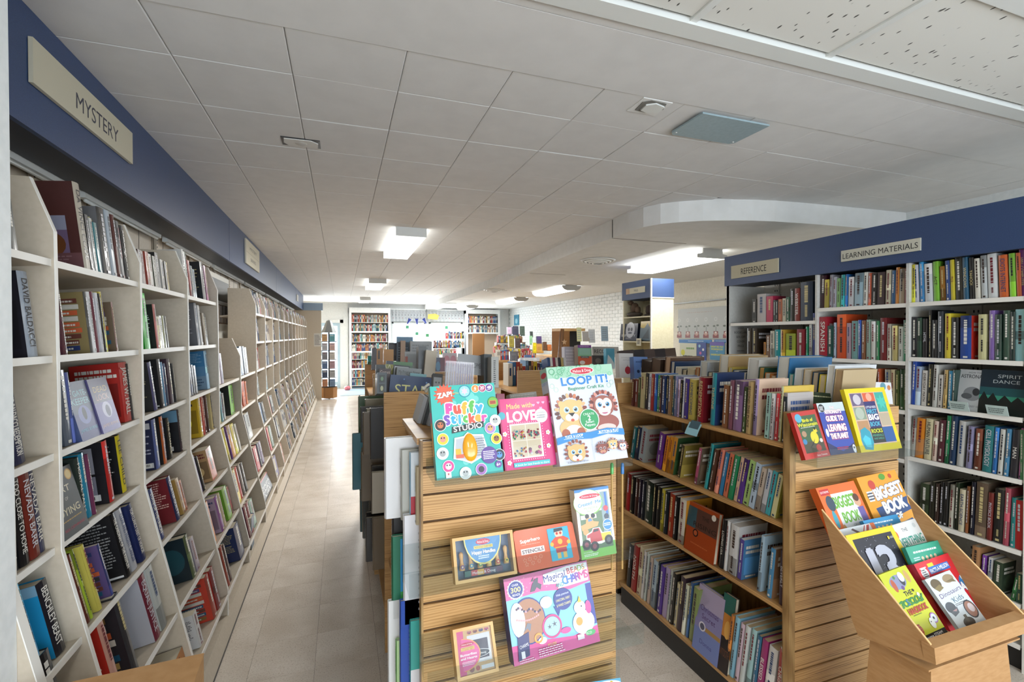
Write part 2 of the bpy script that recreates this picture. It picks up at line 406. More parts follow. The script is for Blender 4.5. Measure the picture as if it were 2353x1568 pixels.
# dropped soffit with the curved corner
curve = [(2.62, FARY), (2.57, 8.35), (2.44, 6.45), (2.33, 4.8), (2.283, 3.764), (2.282, 3.50), (2.30, 3.32), (2.36, 3.18), (2.457, 3.083), (2.60, 2.985), (2.793, 2.904), (2.96, 2.855), (3.136, 2.822), (3.38, 2.798), (3.633, 2.78), (4.083, 2.755), (4.55, 2.734)]
poly = curve + [(4.55, 2.95), (XR + .1, 2.95), (XR + .1, 3.80), (3.10, 3.80), (3.06, FARY)]
sf = struct('trim_1', MB().prism(poly, SZ, CZ + .01), MPLASTER)
MB().box(2.280, 2.286, 3.755, 3.765, SZ, CZ - .002).build('joint_strip', MSEAM, sf)
for y in (6.3, 8.9, 11.5, 14.0):
    MB().box(2.5, 3.05, y, y + .008, SZ - .002, SZ).build('joint_strip', MSEAM, sf)
MB().box(2.29, 3.1, 3.78, 3.787, SZ - .002, SZ).build('joint_strip', MSEAM, sf)
struct('ceiling_right', MB().prism([(3.05, FARY), (3.10, 3.79), (XR + .1, 3.79), (XR + .1, FARY)], WZ, CZ + .01), MPLASTER)
# left wall
lw = struct('wall_left', MB().box(-1.4, -1.16, BACKY, FARY, 0, CZ), MCREAM)
MB().box(-1.17, -1.154, 0.2, 13.4, 0.06, 2.5).build('panel', MCREAM, lw)
for i in range(60):
    MB().box(-1.155, -1.1525, 1.62 + i * .21, 1.624 + i * .21, 1.5, 2.45).build('panel_joint', MSEAM, lw)
# post at the near end of the left shelving
struct('trim_2', MB().box(-1.3, -.775, 1.30, 1.552, 0, CZ), MWHITE)
# far wall with two windows and the glazed door
def wall_with_holes(name, x0, x1, z0, z1, holes, y0, y1, m):
    b = MB(); xs_ = sorted({x0, x1} | {h[0] for h in holes} | {h[1] for h in holes}); zs = sorted({z0, z1} | {h[2] for h in holes} | {h[3] for h in holes})
    for a, c in zip(xs_, xs_[1:]):
        for d, e in zip(zs, zs[1:]):
            mx, mz = (a+c)/2, (d+e)/2
            if any(h[0] < mx < h[1] and h[2] < mz < h[3] for h in holes): continue
            b.box(a, c, y0, y1, d, e)
    return struct(name, b, m)
wall_with_holes('wall_far', -1.4, XR + .2, 0, CZ, [(-0.66, 0.0, 0, 2.08), (1.56, 2.66, .95, 2.1), (2.78, 3.92, .95, 2.1)], FARY, FARY + .2, MWHITE)
for k, (x0, x1) in enumerate(((1.56, 2.66), (2.78, 3.92))):
    wn = struct('window_%d' % (k + 1), MB().box(x0, x0+.05, FARY-.02, FARY+.1, .95, 2.1).box(x1-.05, x1, FARY-.02, FARY+.1, .95, 2.1).box(x0, x1, FARY-.02, FARY+.1, .95, 1.0).box(x0, x1, FARY-.02, FARY+.1, 2.05, 2.1), MWHITE)
    MB().box(x0+.04, x1-.04, FARY+.04, FARY+.05, .98, 2.07).build('pane', MGLASS, wn)
    MB().box(x0-.06, x1+.06, FARY-.06, FARY, .91, .95).build('window_sill', MWHITE, wn)
dr = struct('door_1', MB().box(-.70, -.62, FARY-.03, FARY+.12, 0, 2.16).box(-.04, .06, FARY-.03, FARY+.12, 0, 2.16).box(-.70, .06, FARY-.03, FARY+.12, 2.06, 2.16), MWHITE)
MB().box(-.62, -.56, FARY+.02, FARY+.07, 0, 2.06).box(-.12, -.04, FARY+.02, FARY+.07, 0, 2.06).box(-.56, -.12, FARY+.02, FARY+.07, 0, .2).box(-.56, -.12, FARY+.02, FARY+.07, 1.96, 2.06).build('door_frame', mat('pale_blue_door_frame', 'b9d3e2', .4), dr)
MB().box(-.56, -.12, FARY+.04, FARY+.05, .2, 1.96).build('pane', MGLASS, dr)
MB().tube([(-.15, FARY-.01, .95), (-.15, FARY-.05, .95), (-.15, FARY-.05, 1.15), (-.15, FARY-.01, 1.15)], .01).build('door_handle', MGRAY, dr)
struct('trim_3', MB().box(.06, .2, FARY-.05, FARY, 0, CZ), MWHITE)
# right side walls; brick-faced beyond the tall unit
struct('wall_right_near', MB().box(4.5, 4.75, BACKY, 2.95, 0, CZ), MWHITE)
struct('wall_return', MB().box(4.5, XR + .2, 2.95, 3.1, 0, CZ), MWHITE)
bw = struct('wall_right', MB().box(XR + .01, XR + .25, 3.1, FARY, 0, CZ), MWARM)
BRICKW = noisy('white_painted_brick', 'cfd3d2', 'dfe2e1', (30, 30, 30), 0.6, 0.3, 0.003, rnd=True)
MB().box(XR + .004, XR + .011, 7.9, FARY, 0.02, WZ).build('mortar_bed', mat('pale_mortar', 'bcc0bf', .9), bw)
bl, bh = 0.23, 0.076
bme = MB().box(-.012, 0.006, -bl/2+.004, bl/2-.004, -bh/2+.003, bh/2-.003).data('brick', BRICKW)
rest = MB(); n = 0
for j in range(36):
    for r in range(33):
        y = 7.95 + bl/2 + j * bl + (bl/2 if r % 2 else 0); z = WZ - bh/2 - r * bh
        if y > FARY - bl/2: continue
        if r < 11 and n < 296:
            link('brick', bme, bw, Matrix.Translation((XR + .004, y, z))); n += 1
        else: rest.box(XR - .008, XR + .010, y-bl/2+.004, y+bl/2-.004, z-bh/2+.003, z+bh/2-.003)
rest.build('bricks', BRICKW, bw)['kind'] = 'stuff'
# wall behind the camera: the glazed shop front
wall_with_holes('wall_back', -1.4, 4.75, 0, CZ, [(-.9, 4.3, .45, 2.5)], BACKY - .2, BACKY, MWHITE)
wn = struct('window_3', MB().box(-.9, 4.3, BACKY-.12, BACKY-.06, .45, .5).box(-.9, 4.3, BACKY-.12, BACKY-.06, 2.45, 2.5).box(.8, .86, BACKY-.12, BACKY-.06, .5, 2.45).box(2.5, 2.56, BACKY-.12, BACKY-.06, .5, 2.45), MGRAY)
MB().box(-.9, 4.3, BACKY-.095, BACKY-.09, .5, 2.45).build('pane', MGLASS, wn)
# ground and pavement outside the far door
struct('ground_outside', MB().box(-8, 14, FARY + .2, FARY + 30, -.14, -.02), mat('pale_pavement', 'cfcfcb', .8))
# ------------------------------------------------------------------ ceiling lights, vents, plates
def box_light(y0, y1, x0, x1, top, label, energy, hang=0.085):
    t = empty('ceiling_light', ((x0+x1)/2, (y0+y1)/2, top), 0, label, 'ceiling light', 'box ceiling lights')
    w_, l = (x1-x0)/2, (y1-y0)/2
    MB().box(-w_, w_, -l, -l+.02, -hang, 0).box(-w_, w_, l-.02, l, -hang, 0).box(-w_+.03, w_-.03, -l+.02, l-.02, -.03, 0).build('housing', MFIX, t)
    MB().box(-w_+.004, w_-.004, -l+.021, l-.021, -hang+.002, -.031).build('diffuser', MGLOW, t)
    d = lamp('ceiling_light_lamp', 'AREA', (0, 0, -hang - .01), (0, 0, 0), energy, (1, .985, .95), x1-x0-.04, y1-y0-.06); d.parent = t
    return t
box_light(4.66, 6.10, .49, .78, CZ, 'white box ceiling light nearest the camera over the aisle', 36)
box_light(9.05, 10.45, .47, .78, CZ, 'white box ceiling light second along the aisle', 24)
box_light(13.5, 14.6, .47, .75, CZ, 'white box ceiling light farthest along the aisle near the far wall', 16)
box_light(-2.2, -0.9, 1.5, 1.8, CZ - .015, 'white box ceiling light above the shop entrance, behind the viewer', 9)  # extra fixture out of view, added for more light from behind
box_light(-2.0, -0.7, -.2, .1, CZ - .015, 'white box ceiling light over the left aisle, behind the viewer', 15)  # invented fixture out of view, added to brighten floor and shelf fronts
def wrap_light(x, y0, y1, z, label, energy, rounded):
    t = empty('ceiling_light', (x, (y0+y1)/2, z), 0, label, 'ceiling light', 'long wraparound lights over the right side')
    l = (y1-y0)/2
    if rounded:
        pr = [(-.19, -.005), (-.185, -.04), (-.15, -.075), (-.09, -.095), (.09, -.095), (.15, -.075), (.185, -.04), (.19, -.005)]
    else: pr = [(-.13, 0), (-.13, -.05), (-.19, -.06), (-.19, -.10), (.19, -.10), (.19, -.06), (.13, -.05), (.13, 0)]
    MB().prism(pr, -l, -l + .02, 1).prism(pr, l - .02, l, 1).box(-.12, .12, -l+.02, l-.02, -.02, 0).build('end_caps', mat('grey_end_cap', 'b9b8b5', .5), t)
    MB().prism([(p[0]*.99, p[1]*.98 - .001) for p in pr], -l+.021, l-.021, 1).build('diffuser', MGLOW, t)
    d = lamp('ceiling_light_lamp', 'AREA', (0, 0, -.11), (0, 0, 0), energy, (1, .985, .95), .34, y1-y0-.06); d.parent = t
wrap_light(3.74, 4.14, 5.50, WZ, 'long winged white light hanging nearest, beside the navy reference fascia', 16, False)
wrap_light(4.0, 8.0, 9.5, WZ, 'round-ended wraparound light second from the viewer before the brick wall', 20, True)
wrap_light(4.1, 10.9, 12.4, WZ, 'round-ended wraparound light third from the viewer before the brick wall', 20, True)
wrap_light(3.75, 14.2, 15.5, WZ, 'faint wraparound light farthest away near the right bookcase', 14, True)
for k, (x, y) in enumerate(((2.80, 4.93), (2.74, 8.75), (2.76, 12.9))):
    t = empty('ceiling_vent', (x, y, SZ), 0, 'round ringed air vent in the soffit, ' + ('nearest of the three', 'middle one of the three', 'farthest of the three')[k], 'air vent', 'round soffit vents')
    for q, (r0, r1, z0) in enumerate(((.20, .17, -.004), (.155, .125, -.016), (.112, .085, -.026), (.075, .05, -.034))):
        MB().lathe([(r0, z0), (r0-.004, z0-.008), (r1, z0-.014), (r1, z0-.010), (r0-.006, z0)], 28).build('ring', MFIX, t)
    MB().lathe([(.0, -.04), (.04, -.038), (.045, -.03)], 20).build('core', MFIX, t)
    MB().lathe([(.0, -.0012), (.16, -.001)], 24).build('dark_throat', MBLACK, t)
# holes and plates in the ceiling
def plate_at(px, py): return at(px, py, 2, CZ)
p = plate_at(692, 327); t = empty('electrical_box', (p.x, p.y, CZ), 0, 'bare round junction box in a broken ceiling hole near the left fascia', 'junction box')
MB().box(-.095, .095, -.055, .055, -.004, .0).build('hole', MBLACK, t)
MB().prism([(-.08, -.045), (.05, -.05), (.085, -.02), (.08, .045), (-.06, .05), (-.085, .01)], -.008, -.003).build('box_face', mat('dirty_white', 'd4d2cc', .7), t)
MB().lathe([(.0, -.010), (.026, -.010), (.03, -.008)], 18).build('cover_disc', mat('dull_white', 'c0beb8', .6), t)
p = plate_at(1494, 243); t = empty('broken_box', (p.x, p.y, CZ), 0, 'jagged broken hole with white patch in the ceiling at centre right', 'ceiling hole')
MB().box(-.075, .075, -.06, .07, -.005, 0).build('frame', MPLASTER, t)
MB().prism([(-.06, -.03), (-.03, -.055), (.05, -.05), (.07, .0), (.02, .05), (-.05, .045)], -.008, -.004).build('hole', mat('grey_void', '77756f', .9), t)
MB().prism([(-.035, -.02), (0, -.045), (.055, -.03), (.06, .02), (.01, .04), (-.03, .03)], -.014, -.007).build('patch', MFIX, t)
a, b_, c_ = plate_at(1615, 251), plate_at(1771, 279), plate_at(1612, 312)
t = empty('blank_plate', ((a.x+b_.x)/2, (a.y+c_.y)/2, CZ), 0, 'blue-grey rectangular blank sign plate fixed flat to the ceiling', 'sign plate')
W2 = (b_.x-a.x)/2; H2 = abs(c_.y-a.y)/2
MB().prism([(-W2, -H2), (W2, -H2), (W2, H2-.02), (W2-.02, H2), (-W2+.02, H2), (-W2, H2-.02)], -.02, -.012).build('plate', noisy('blue_grey_enamel', '8fa3aa', '97abb2', (50, 50, 50), .45, .03), t)
for sx in (-1, 1): MB().lathe([(0, -.0235), (.004, -.022), (.005, -.02)], 10, M=Matrix.Translation((sx*(W2-.02), H2-.03, 0))).build('screw', MFIX, t)
MB().box(-W2*.7, W2*.7, -H2*.6, H2*.6, -.012, -.003).build('mounting_pad', MGRAY, t)
# ceiling stains are relief-free discolouration in the tile; cable lying on the fascia at right comes below
# ------------------------------------------------------------------ left shelving unit
PF = -.80                       # front plane of the upper shelves
def xf(z):                      # front of the unit at height z: the lower part leans out
    return PF - .01 if z > 1.02 else -.81 + (1.02 - z) / .80 * .185
PYS = [1.585, 1.796, 2.44, 3.10, 3.78, 4.55, 5.34] + [5.34 + .62 * k for k in range(1, 13)]
ZS = [1.885, 1.60, 1.31, 1.03, .75, .46, .19]
UN = empty('wall_shelving', (-1.15, 1.58, 0), 0, 'long cream wall shelving run with slanting lower shelves along the aisle', 'bookshelf')
def part(mb, name, m, t=UN): return mb.build(name, m, t, t.matrix_basis.inverted())
def sub(mb, name, m, p): return mb.build(name, m, p)     # geometry already in world coordinates, like its parent part's
prof = [(-1.15, .03), (-1.15, 2.125), (-.855, 2.125), (-.80, 1.97), (-.792, 1.02), (-.617, .22), (-.617, .07), (-.63, .03)]
plow = [(-1.15, .03), (-1.15, 1.64), (-.86, 1.64), (-.80, 1.49), (-.792, 1.02), (-.617, .22), (-.617, .07), (-.63, .03)]
for k, y in enumerate(PYS):
    pf = plow if k == 5 else prof
    if k == 6: pf = [(-1.04, .03), (-1.04, 2.125)] + prof[2:]
    th = .032 if k == 0 else .014
    ya, yb = (y - .032, y) if k == 0 else (y, y + th)
    pp_ = part(MB().mesh([(p[0], ya, p[1]) for p in pf] + [(p[0], yb, p[1]) for p in pf],
        [tuple(range(8)), tuple(range(8, 16))[::-1]] + [(i, 8 + i, 8 + (i+1) % 8, (i+1) % 8) for i in range(8)]), 'partition', MCREAM)
    b = MB()
    for (x0, z0), (x1, z1) in zip(pf[2:7], pf[3:7]):
        b.mesh([(x0+.0002, ya, z0), (x1+.0002, ya, z1), (x1+.0002, yb, z1), (x0+.0002, yb, z0),
                (x0+.003, ya, z0), (x1+.003, ya, z1), (x1+.003, yb, z1), (x0+.003, yb, z0)],
               [(4, 5, 6, 7)[::-1], (0, 1, 5, 4), (1, 2, 6, 5), (2, 3, 7, 6), (3, 0, 4, 7)])
    sub(b, 'partition_edging', MLIP, pp_)
def tilt(z): return -.09 if z > 1.02 else -.20
for k in range(len(PYS) - 1):
    y0 = PYS[k] + (.0 if k == 0 else .014); y1 = PYS[k+1]
    for z in ZS:
        if k in (4, 5) and z > 1.4: continue
        x = xf(z); xb = -1.15
        zb = z + tilt(z) * (x - xb)
        b = MB().mesh([(x, y0, z-.016), (x, y1, z-.016), (xb, y1, zb-.016), (xb, y0, zb-.016), (x, y0, z), (x, y1, z), (xb, y1, zb), (xb, y0, zb)],
                      [(0, 1, 2, 3)[::-1], (4, 5, 6, 7), (0, 1, 5, 4), (1, 2, 6, 5), (2, 3, 7, 6), (3, 0, 4, 7)])
        pp_ = part(b, 'shelf', MCREAM)
        sub(MB().box(x, x + .005, y0 + .001, y1 - .001, z - .019, z + .002), 'shelf_edging', MLIP, pp_)
part(MB().mesh([(-.62, 1.56, .075), (-.585, 1.56, .0), (-1.1, 1.56, 0), (-1.1, 1.56, .075), (-.62, 13.4, .075), (-.585, 13.4, .0), (-1.1, 13.4, 0), (-1.1, 13.4, .075)],
               [(0, 1, 2, 3)[::-1], (4, 5, 6, 7), (0, 1, 5, 4)[::-1], (3, 0, 4, 7), (1, 2, 6, 5)[::-1]]), 'plinth', MCREAM)
part(MB().box(-.589, -.583, 1.56, 13.4, 0.0, .006), 'floor_seal', MSEAM)
for y in PYS[2:]:
    b = MB().box(-1.15, -1.135, y - .03, y + .0, 1.9, 2.35)
    pp_ = part(b, 'slotted_upright', MCREAM)
    hb = MB()
    for i in range(9):
        hb.box(-1.135, -1.134, y - .022, y - .014, 2.14 + i*.024, 2.152 + i*.024)
    sub(hb, 'upright_holes', MBLACK, pp_)
# end panel at the far end of the run
ep = empty('end_panel', (-.7, 13.42, 0), 0, 'tall plain cream board closing the far end of the wall shelving', 'panel')
MB().box(-.46, .21, 0, .03, 0, 2.33).build('board', MCREAM, ep)
nt_ = MB().box(.03, .20, -.002, 0, 1.38, 1.72, 'e6e4de')
Art(.17, .34).lines(.1, .95, .1, .9, 8, '8a8a8a', 2).onto(nt_, frame((.03, -.002, 1.38), (1, 0, 0), (0, 0, 1)))
MB_ = nt_.build('posted_notice', MM, ep)
# fascia boards (each its own), dark soffit beneath, tube light strip behind
FA = empty('shelf_fascia', (-1.0, 1.56, 2.31), 0, 'long navy laminate fascia above the left wall shelving', 'fascia')
seams = [1.558, 4.79, 8.02, 11.2, 13.45]
for a, b_ in zip(seams, seams[1:]):
    part(MB().box(-.934, -.916, a + .004, b_ - .004, 2.312, 2.688), 'fascia_board', MNAVY, FA)
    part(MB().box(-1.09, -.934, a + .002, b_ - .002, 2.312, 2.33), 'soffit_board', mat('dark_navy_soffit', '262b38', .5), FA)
part(MB().box(-.913, -.45, 13.40, 13.46, 2.31, 2.50), 'return_board', mat('navy_return_painted_lit', '8fa3b8', .5), FA)  # navy board; strong light on it is painted in as paler blue
for a, b_ in ((1.58, 2.60), (2.72, 3.70), (3.82, 5.0), (5.1, 6.5), (6.6, 8.2), (8.3, 10), (10.1, 13)):
    pp_ = part(MB().box(-1.125, -1.093, a, b_, 2.29, 2.335), 'strip_light_channel', MFIX, FA)
    sub(MB().tube([(-1.108, a+.03, 2.283), (-1.108, b_-.03, 2.283)], .008), 'fluorescent_tube', MFIX, pp_)
# vent grille on the wall in the gap between the fourth and fifth bays
va = at(487, 700, 0, -1.13).y; vb = at(524, 700, 0, -1.13).y; vt = at(505, 645, 0, -1.13).z
VG = empty('wall_vent', (-1.13, (va + vb) / 2, 1.95), 0, 'tall dark louvred wall vent showing above the low shelving bay', 'wall vent')
part(MB().box(-1.15, -1.13, va - .3, vb + .05, 1.60, vt + .05), 'surround', mat('off_white_surround', 'dedcd4', .6), VG)
part(MB().box(-1.13, -1.122, va, vb, vt - .20, vt), 'upper_slot', MBLACK, VG)
part(MB().box(-1.13, -1.124, va, vb, 1.78, vt - .24), 'grille_back', MWOODD, VG)
for i in range(5):
    q_ = va + (vb - va) * i / 5; part(MB().box(-1.124, -1.112, q_ + .02, q_ + (vb - va) * .13, 1.79, vt - .25), 'louvre', mat('brown_grey_louvre', '8d837a', .5), VG)
# signs on the left fascia
def sign(name, M, w_, h_, t_, col, art, label, back='1a1a1a'):
    """M: x,y along the face, z out of it"""
    o = empty(name, M=M, label=label, cat='sign')
    pq = MB().box(0, w_, 0, h_, 0, t_, col).build('plaque', MM, o)
    a = MB(); art.onto(a, Matrix.Translation((0, 0, t_))); a.build('lettering', MM, pq)
    return o
ML = frame((-.903, 1.925, 2.452), (0, 1, 0), (0, 0, 1))
sign('section_sign', frame((-.914, 1.925, 2.452), (0, 1, 0), (0, 0, 1)), .762, .142, .012, 'dcd5bd',
     Art(.762, .142).T('MYSTERY', .57, .47, .42, '4a4a58', fit=.46, bold=-.004), 'cream sign reading MYSTERY on the navy fascia at upper left')
sign('section_sign', frame((-.914, 5.48, 2.395), (0, 1, 0), (0, 0, 1)), .84, .25, .014, 'dfdbc8',
     Art(.84, .25).R(.02, .49, .98, .50, '8a8574').T('MYSTERY', .5, .72, .13, '55555c', fit=.5).T('SERIES', .5, .28, .13, '55555c', fit=.4), 'small square cream two-line sign further along the left fascia')
sign('section_sign', frame((-.914, 11.4, 2.42), (0, 1, 0), (0, 0, 1)), .4, .14, .01, 'd9d9d4', Art(.4, .14).T('I', .5, .5, .6, '3a3a40', bold=.02), 'tiny pale sign at the far end of the left fascia')
# ================================================================== BOOKS
NAMES = [('black', '1c1c1e'), ('charcoal', '3c3c40'), ('grey', '808284'), ('pale grey', 'b4b6b8'), ('white', 'e4e4e2'), ('cream', 'd8cfb4'), ('tan', 'b89a6c'),
         ('brown', '6a4630'), ('dark brown', '38241a'), ('orange', 'd8702c'), ('red', 'b82c2c'), ('dark red', '701c20'), ('pink', 'd890a4'), ('magenta', 'a02468'),
         ('purple', '6a4090'), ('lavender', 'a898c8'), ('navy', '1e2c54'), ('blue', '2c58a8'), ('light blue', '8cb4d8'), ('teal', '1f8088'), ('pale teal', '8cc4c4'),
         ('dark green', '23402c'), ('green', '389050'), ('lime green', '7cb434'), ('olive', '7c7c30'), ('yellow', 'd8c838'), ('golden', 'c09434')]
NL = [(n, lin(c)) for n, c in NAMES]
def cname(h):
    c = lin(h)
    return min(NL, key=lambda e: sum((math.sqrt(e[1][i]) - math.sqrt(c[i])) ** 2 for i in range(3)))[0]
ORD = ['leftmost', 'second', 'third', 'fourth', 'fifth', 'sixth', 'seventh', 'eighth', 'ninth', 'tenth', 'eleventh', 'twelfth', 'thirteenth', 'fourteenth', 'fifteenth', 'sixteenth',
       'seventeenth', 'eighteenth', 'nineteenth', 'twentieth', 'twenty-first', 'twenty-second', 'twenty-third', 'twenty-fourth', 'twenty-fifth', 'twenty-sixth', 'twenty-seventh', 'twenty-eighth', 'twenty-ninth', 'thirtieth', 'thirty-first', 'thirty-second', 'thirty-third', 'thirty-fourth', 'thirty-fifth', 'thirty-sixth', 'thirty-seventh', 'thirty-eighth', 'thirty-ninth', 'fortieth']
def lum(c): c = lin(c); return .3*c[0] + .6*c[1] + .1*c[2]
def contrast(c, r): return r.choice(['e8e4d8', 'f0eee6', 'd8c890', 'd8d8e0']) if lum(c) < .25 else r.choice(['2a2a34', '40302a', '2c4a78', '7a2430'])
def vary(c, k): c = lin(c); return tuple(min(1, x * k) for x in c[:3]) + (1,)
def book(M, T, D, H, cs, cf=None, title=None, tcol=None, bands=None, art=None, side=1, label='', group='', hard=None, seed=0, page='ddd3bc', cat='book', marks=True, name=None):
    """spine at y=0 facing -y, thickness along +x, height along z; side: which cover carries print"""
    r = random.Random(seed); hard = (H > .2) if hard is None else hard
    cf = cf or vary(cs, .9); t = .0022 if hard else .0008; inset = .004 if hard else .0008
    M_ = M
    mb = MB()
    mb.box(0, t, .0006, D, 0, H, cf, M=None); mb.box(T - t, T, .0006, D, 0, H, cf)
    # rounded spine in vertical bands
    bl = min(.004, T * .16) if hard else .0006
    sec = [(T * i / 4, -bl * math.sin(math.pi * i / 4)) for i in range(5)]
    bands = bands if bands is not None else []
    zs = sorted({0, 1} | {b[0] for b in bands} | {b[1] for b in bands})
    for a, b in zip(zs, zs[1:]):
        c = cs
        for q in bands:
            if q[0] <= (a + b) / 2 <= q[1]: c = q[2]
        for (xa, ya), (xb_, yb) in zip(sec, sec[1:]):
            mb.mesh([(xa, ya, a*H), (xb_, yb, a*H), (xb_, yb, b*H), (xa, ya, b*H)], [(0, 1, 2, 3)], c, 0, True)
    mb.mesh([(x, y, 0) for x, y in sec], [(4, 3, 2, 1, 0)], cs); mb.mesh([(x, y, H) for x, y in sec], [(0, 1, 2, 3, 4)], cs)
    o = mb.build(name or ('hardcover_book' if hard else 'paperback_book'), MP, None, M_, label=label, cat=cat, group=group)
    MB().box(t, T - t, .001, D - inset, inset, H - inset, page).build('page_block', MPAGE, o)
    am = MB()
    sm_ = Art(H, T)
    tc = tcol or contrast(cs, r)
    if title:
        parts_ = title.split('/')
        n = len(parts_); seg = .84 / sum(max(3, len(q)) for q in parts_); x = .06
        for q in parts_:
            wq = seg * max(3, len(q)); hh = .55
            g = glyph(q); nat = (g[3] - g[2]) / .72 * hh * T / H
            sm_.T(q, x + wq / 2, .5, hh, tc, fit=min(wq * .94, nat * 1.25), bold=.01); x += wq
    elif marks:
        p = .06 + .06 * r.random(); e = .45 + .4 * r.random()
        sm_.lines(p, e, .34, .66, 1, tc, r.randint(0, 999), .9)
        if r.random() < .6 and e < .72: sm_.lines(e + .05, .9, .38, .62, 1, vary(tc, .8), r.randint(0, 999), .9)
        if r.random() < .4: sm_.R(.93, .3, .97, .7, tc)
    sm_.onto(am, frame((0, -bl * .72 - .0003, H), (0, 0, -1), (1, 0, 0)), base=.0006 if not hard else .0013)
    if art is not None:
        if side == 1: art.onto(am, frame((T, 0, 0), (0, 1, 0), (0, 0, 1)))
        else: art.onto(am, frame((0, D, 0), (0, -1, 0), (0, 0, 1)))
    if am.f: am.build('printed_design', MP, o)
    return o
def autoart(D, H, cf, kind, r, side):
    a = Art(D, H); c = contrast(cf, r)
    if kind == 'back':
        a.lines(.14, .9, .55, .86, 7, c, r.randint(0, 99), .42).lines(.14, .9, .28, .5, 5, vary(c, .8), r.randint(0, 99), .42)
        if r.random() < .8: a.barcode(.06, .06, .42, .2)
    elif kind == 'front':
        k = r.choice('abc'); c2 = vary(cf, 1.7 if lum(cf) < .2 else .6)
        if k == 'a': a.R(.1, .12, .9, .55, c2)
        elif k == 'b': a.R(0, 0, 1, .4, c2)
        else: a.E(.5, .4, .32, .2, c2)
        a.lines(.12, .95, .62, .86, 2, c, r.randint(0, 99), .6).lines(.2, .8, .04, .1, 1, c, 5, .7)
    elif kind == 'stack':   # back cover showing rows of coloured spines
        cols = ['8a6a3a', '2a3a6a', '6a3a30', '1f5a78', 'b89a5a', '3a3a3a', 'c8603a', 'd0ccc0', '5a4a7a']
        for i in range(9): a.R(.06, .06 + i*.095, .9 - .1*r.random(), .06 + i*.095 + .075, cols[(i + r.randint(0, 3)) % 9]); a.lines(.15, .8, .075 + i*.095, .11 + i*.095, 1, 'd8d4c8', i, .8)
    elif kind == 'pic':
        a.R(.06, .1, .94, .66, vary(cf, .5)); a.E(.5, .35, .25, .16, vary(cf, 2.0)); a.lines(.1, .95, .74, .92, 2, c, r.randint(0, 99), .6)
    return a
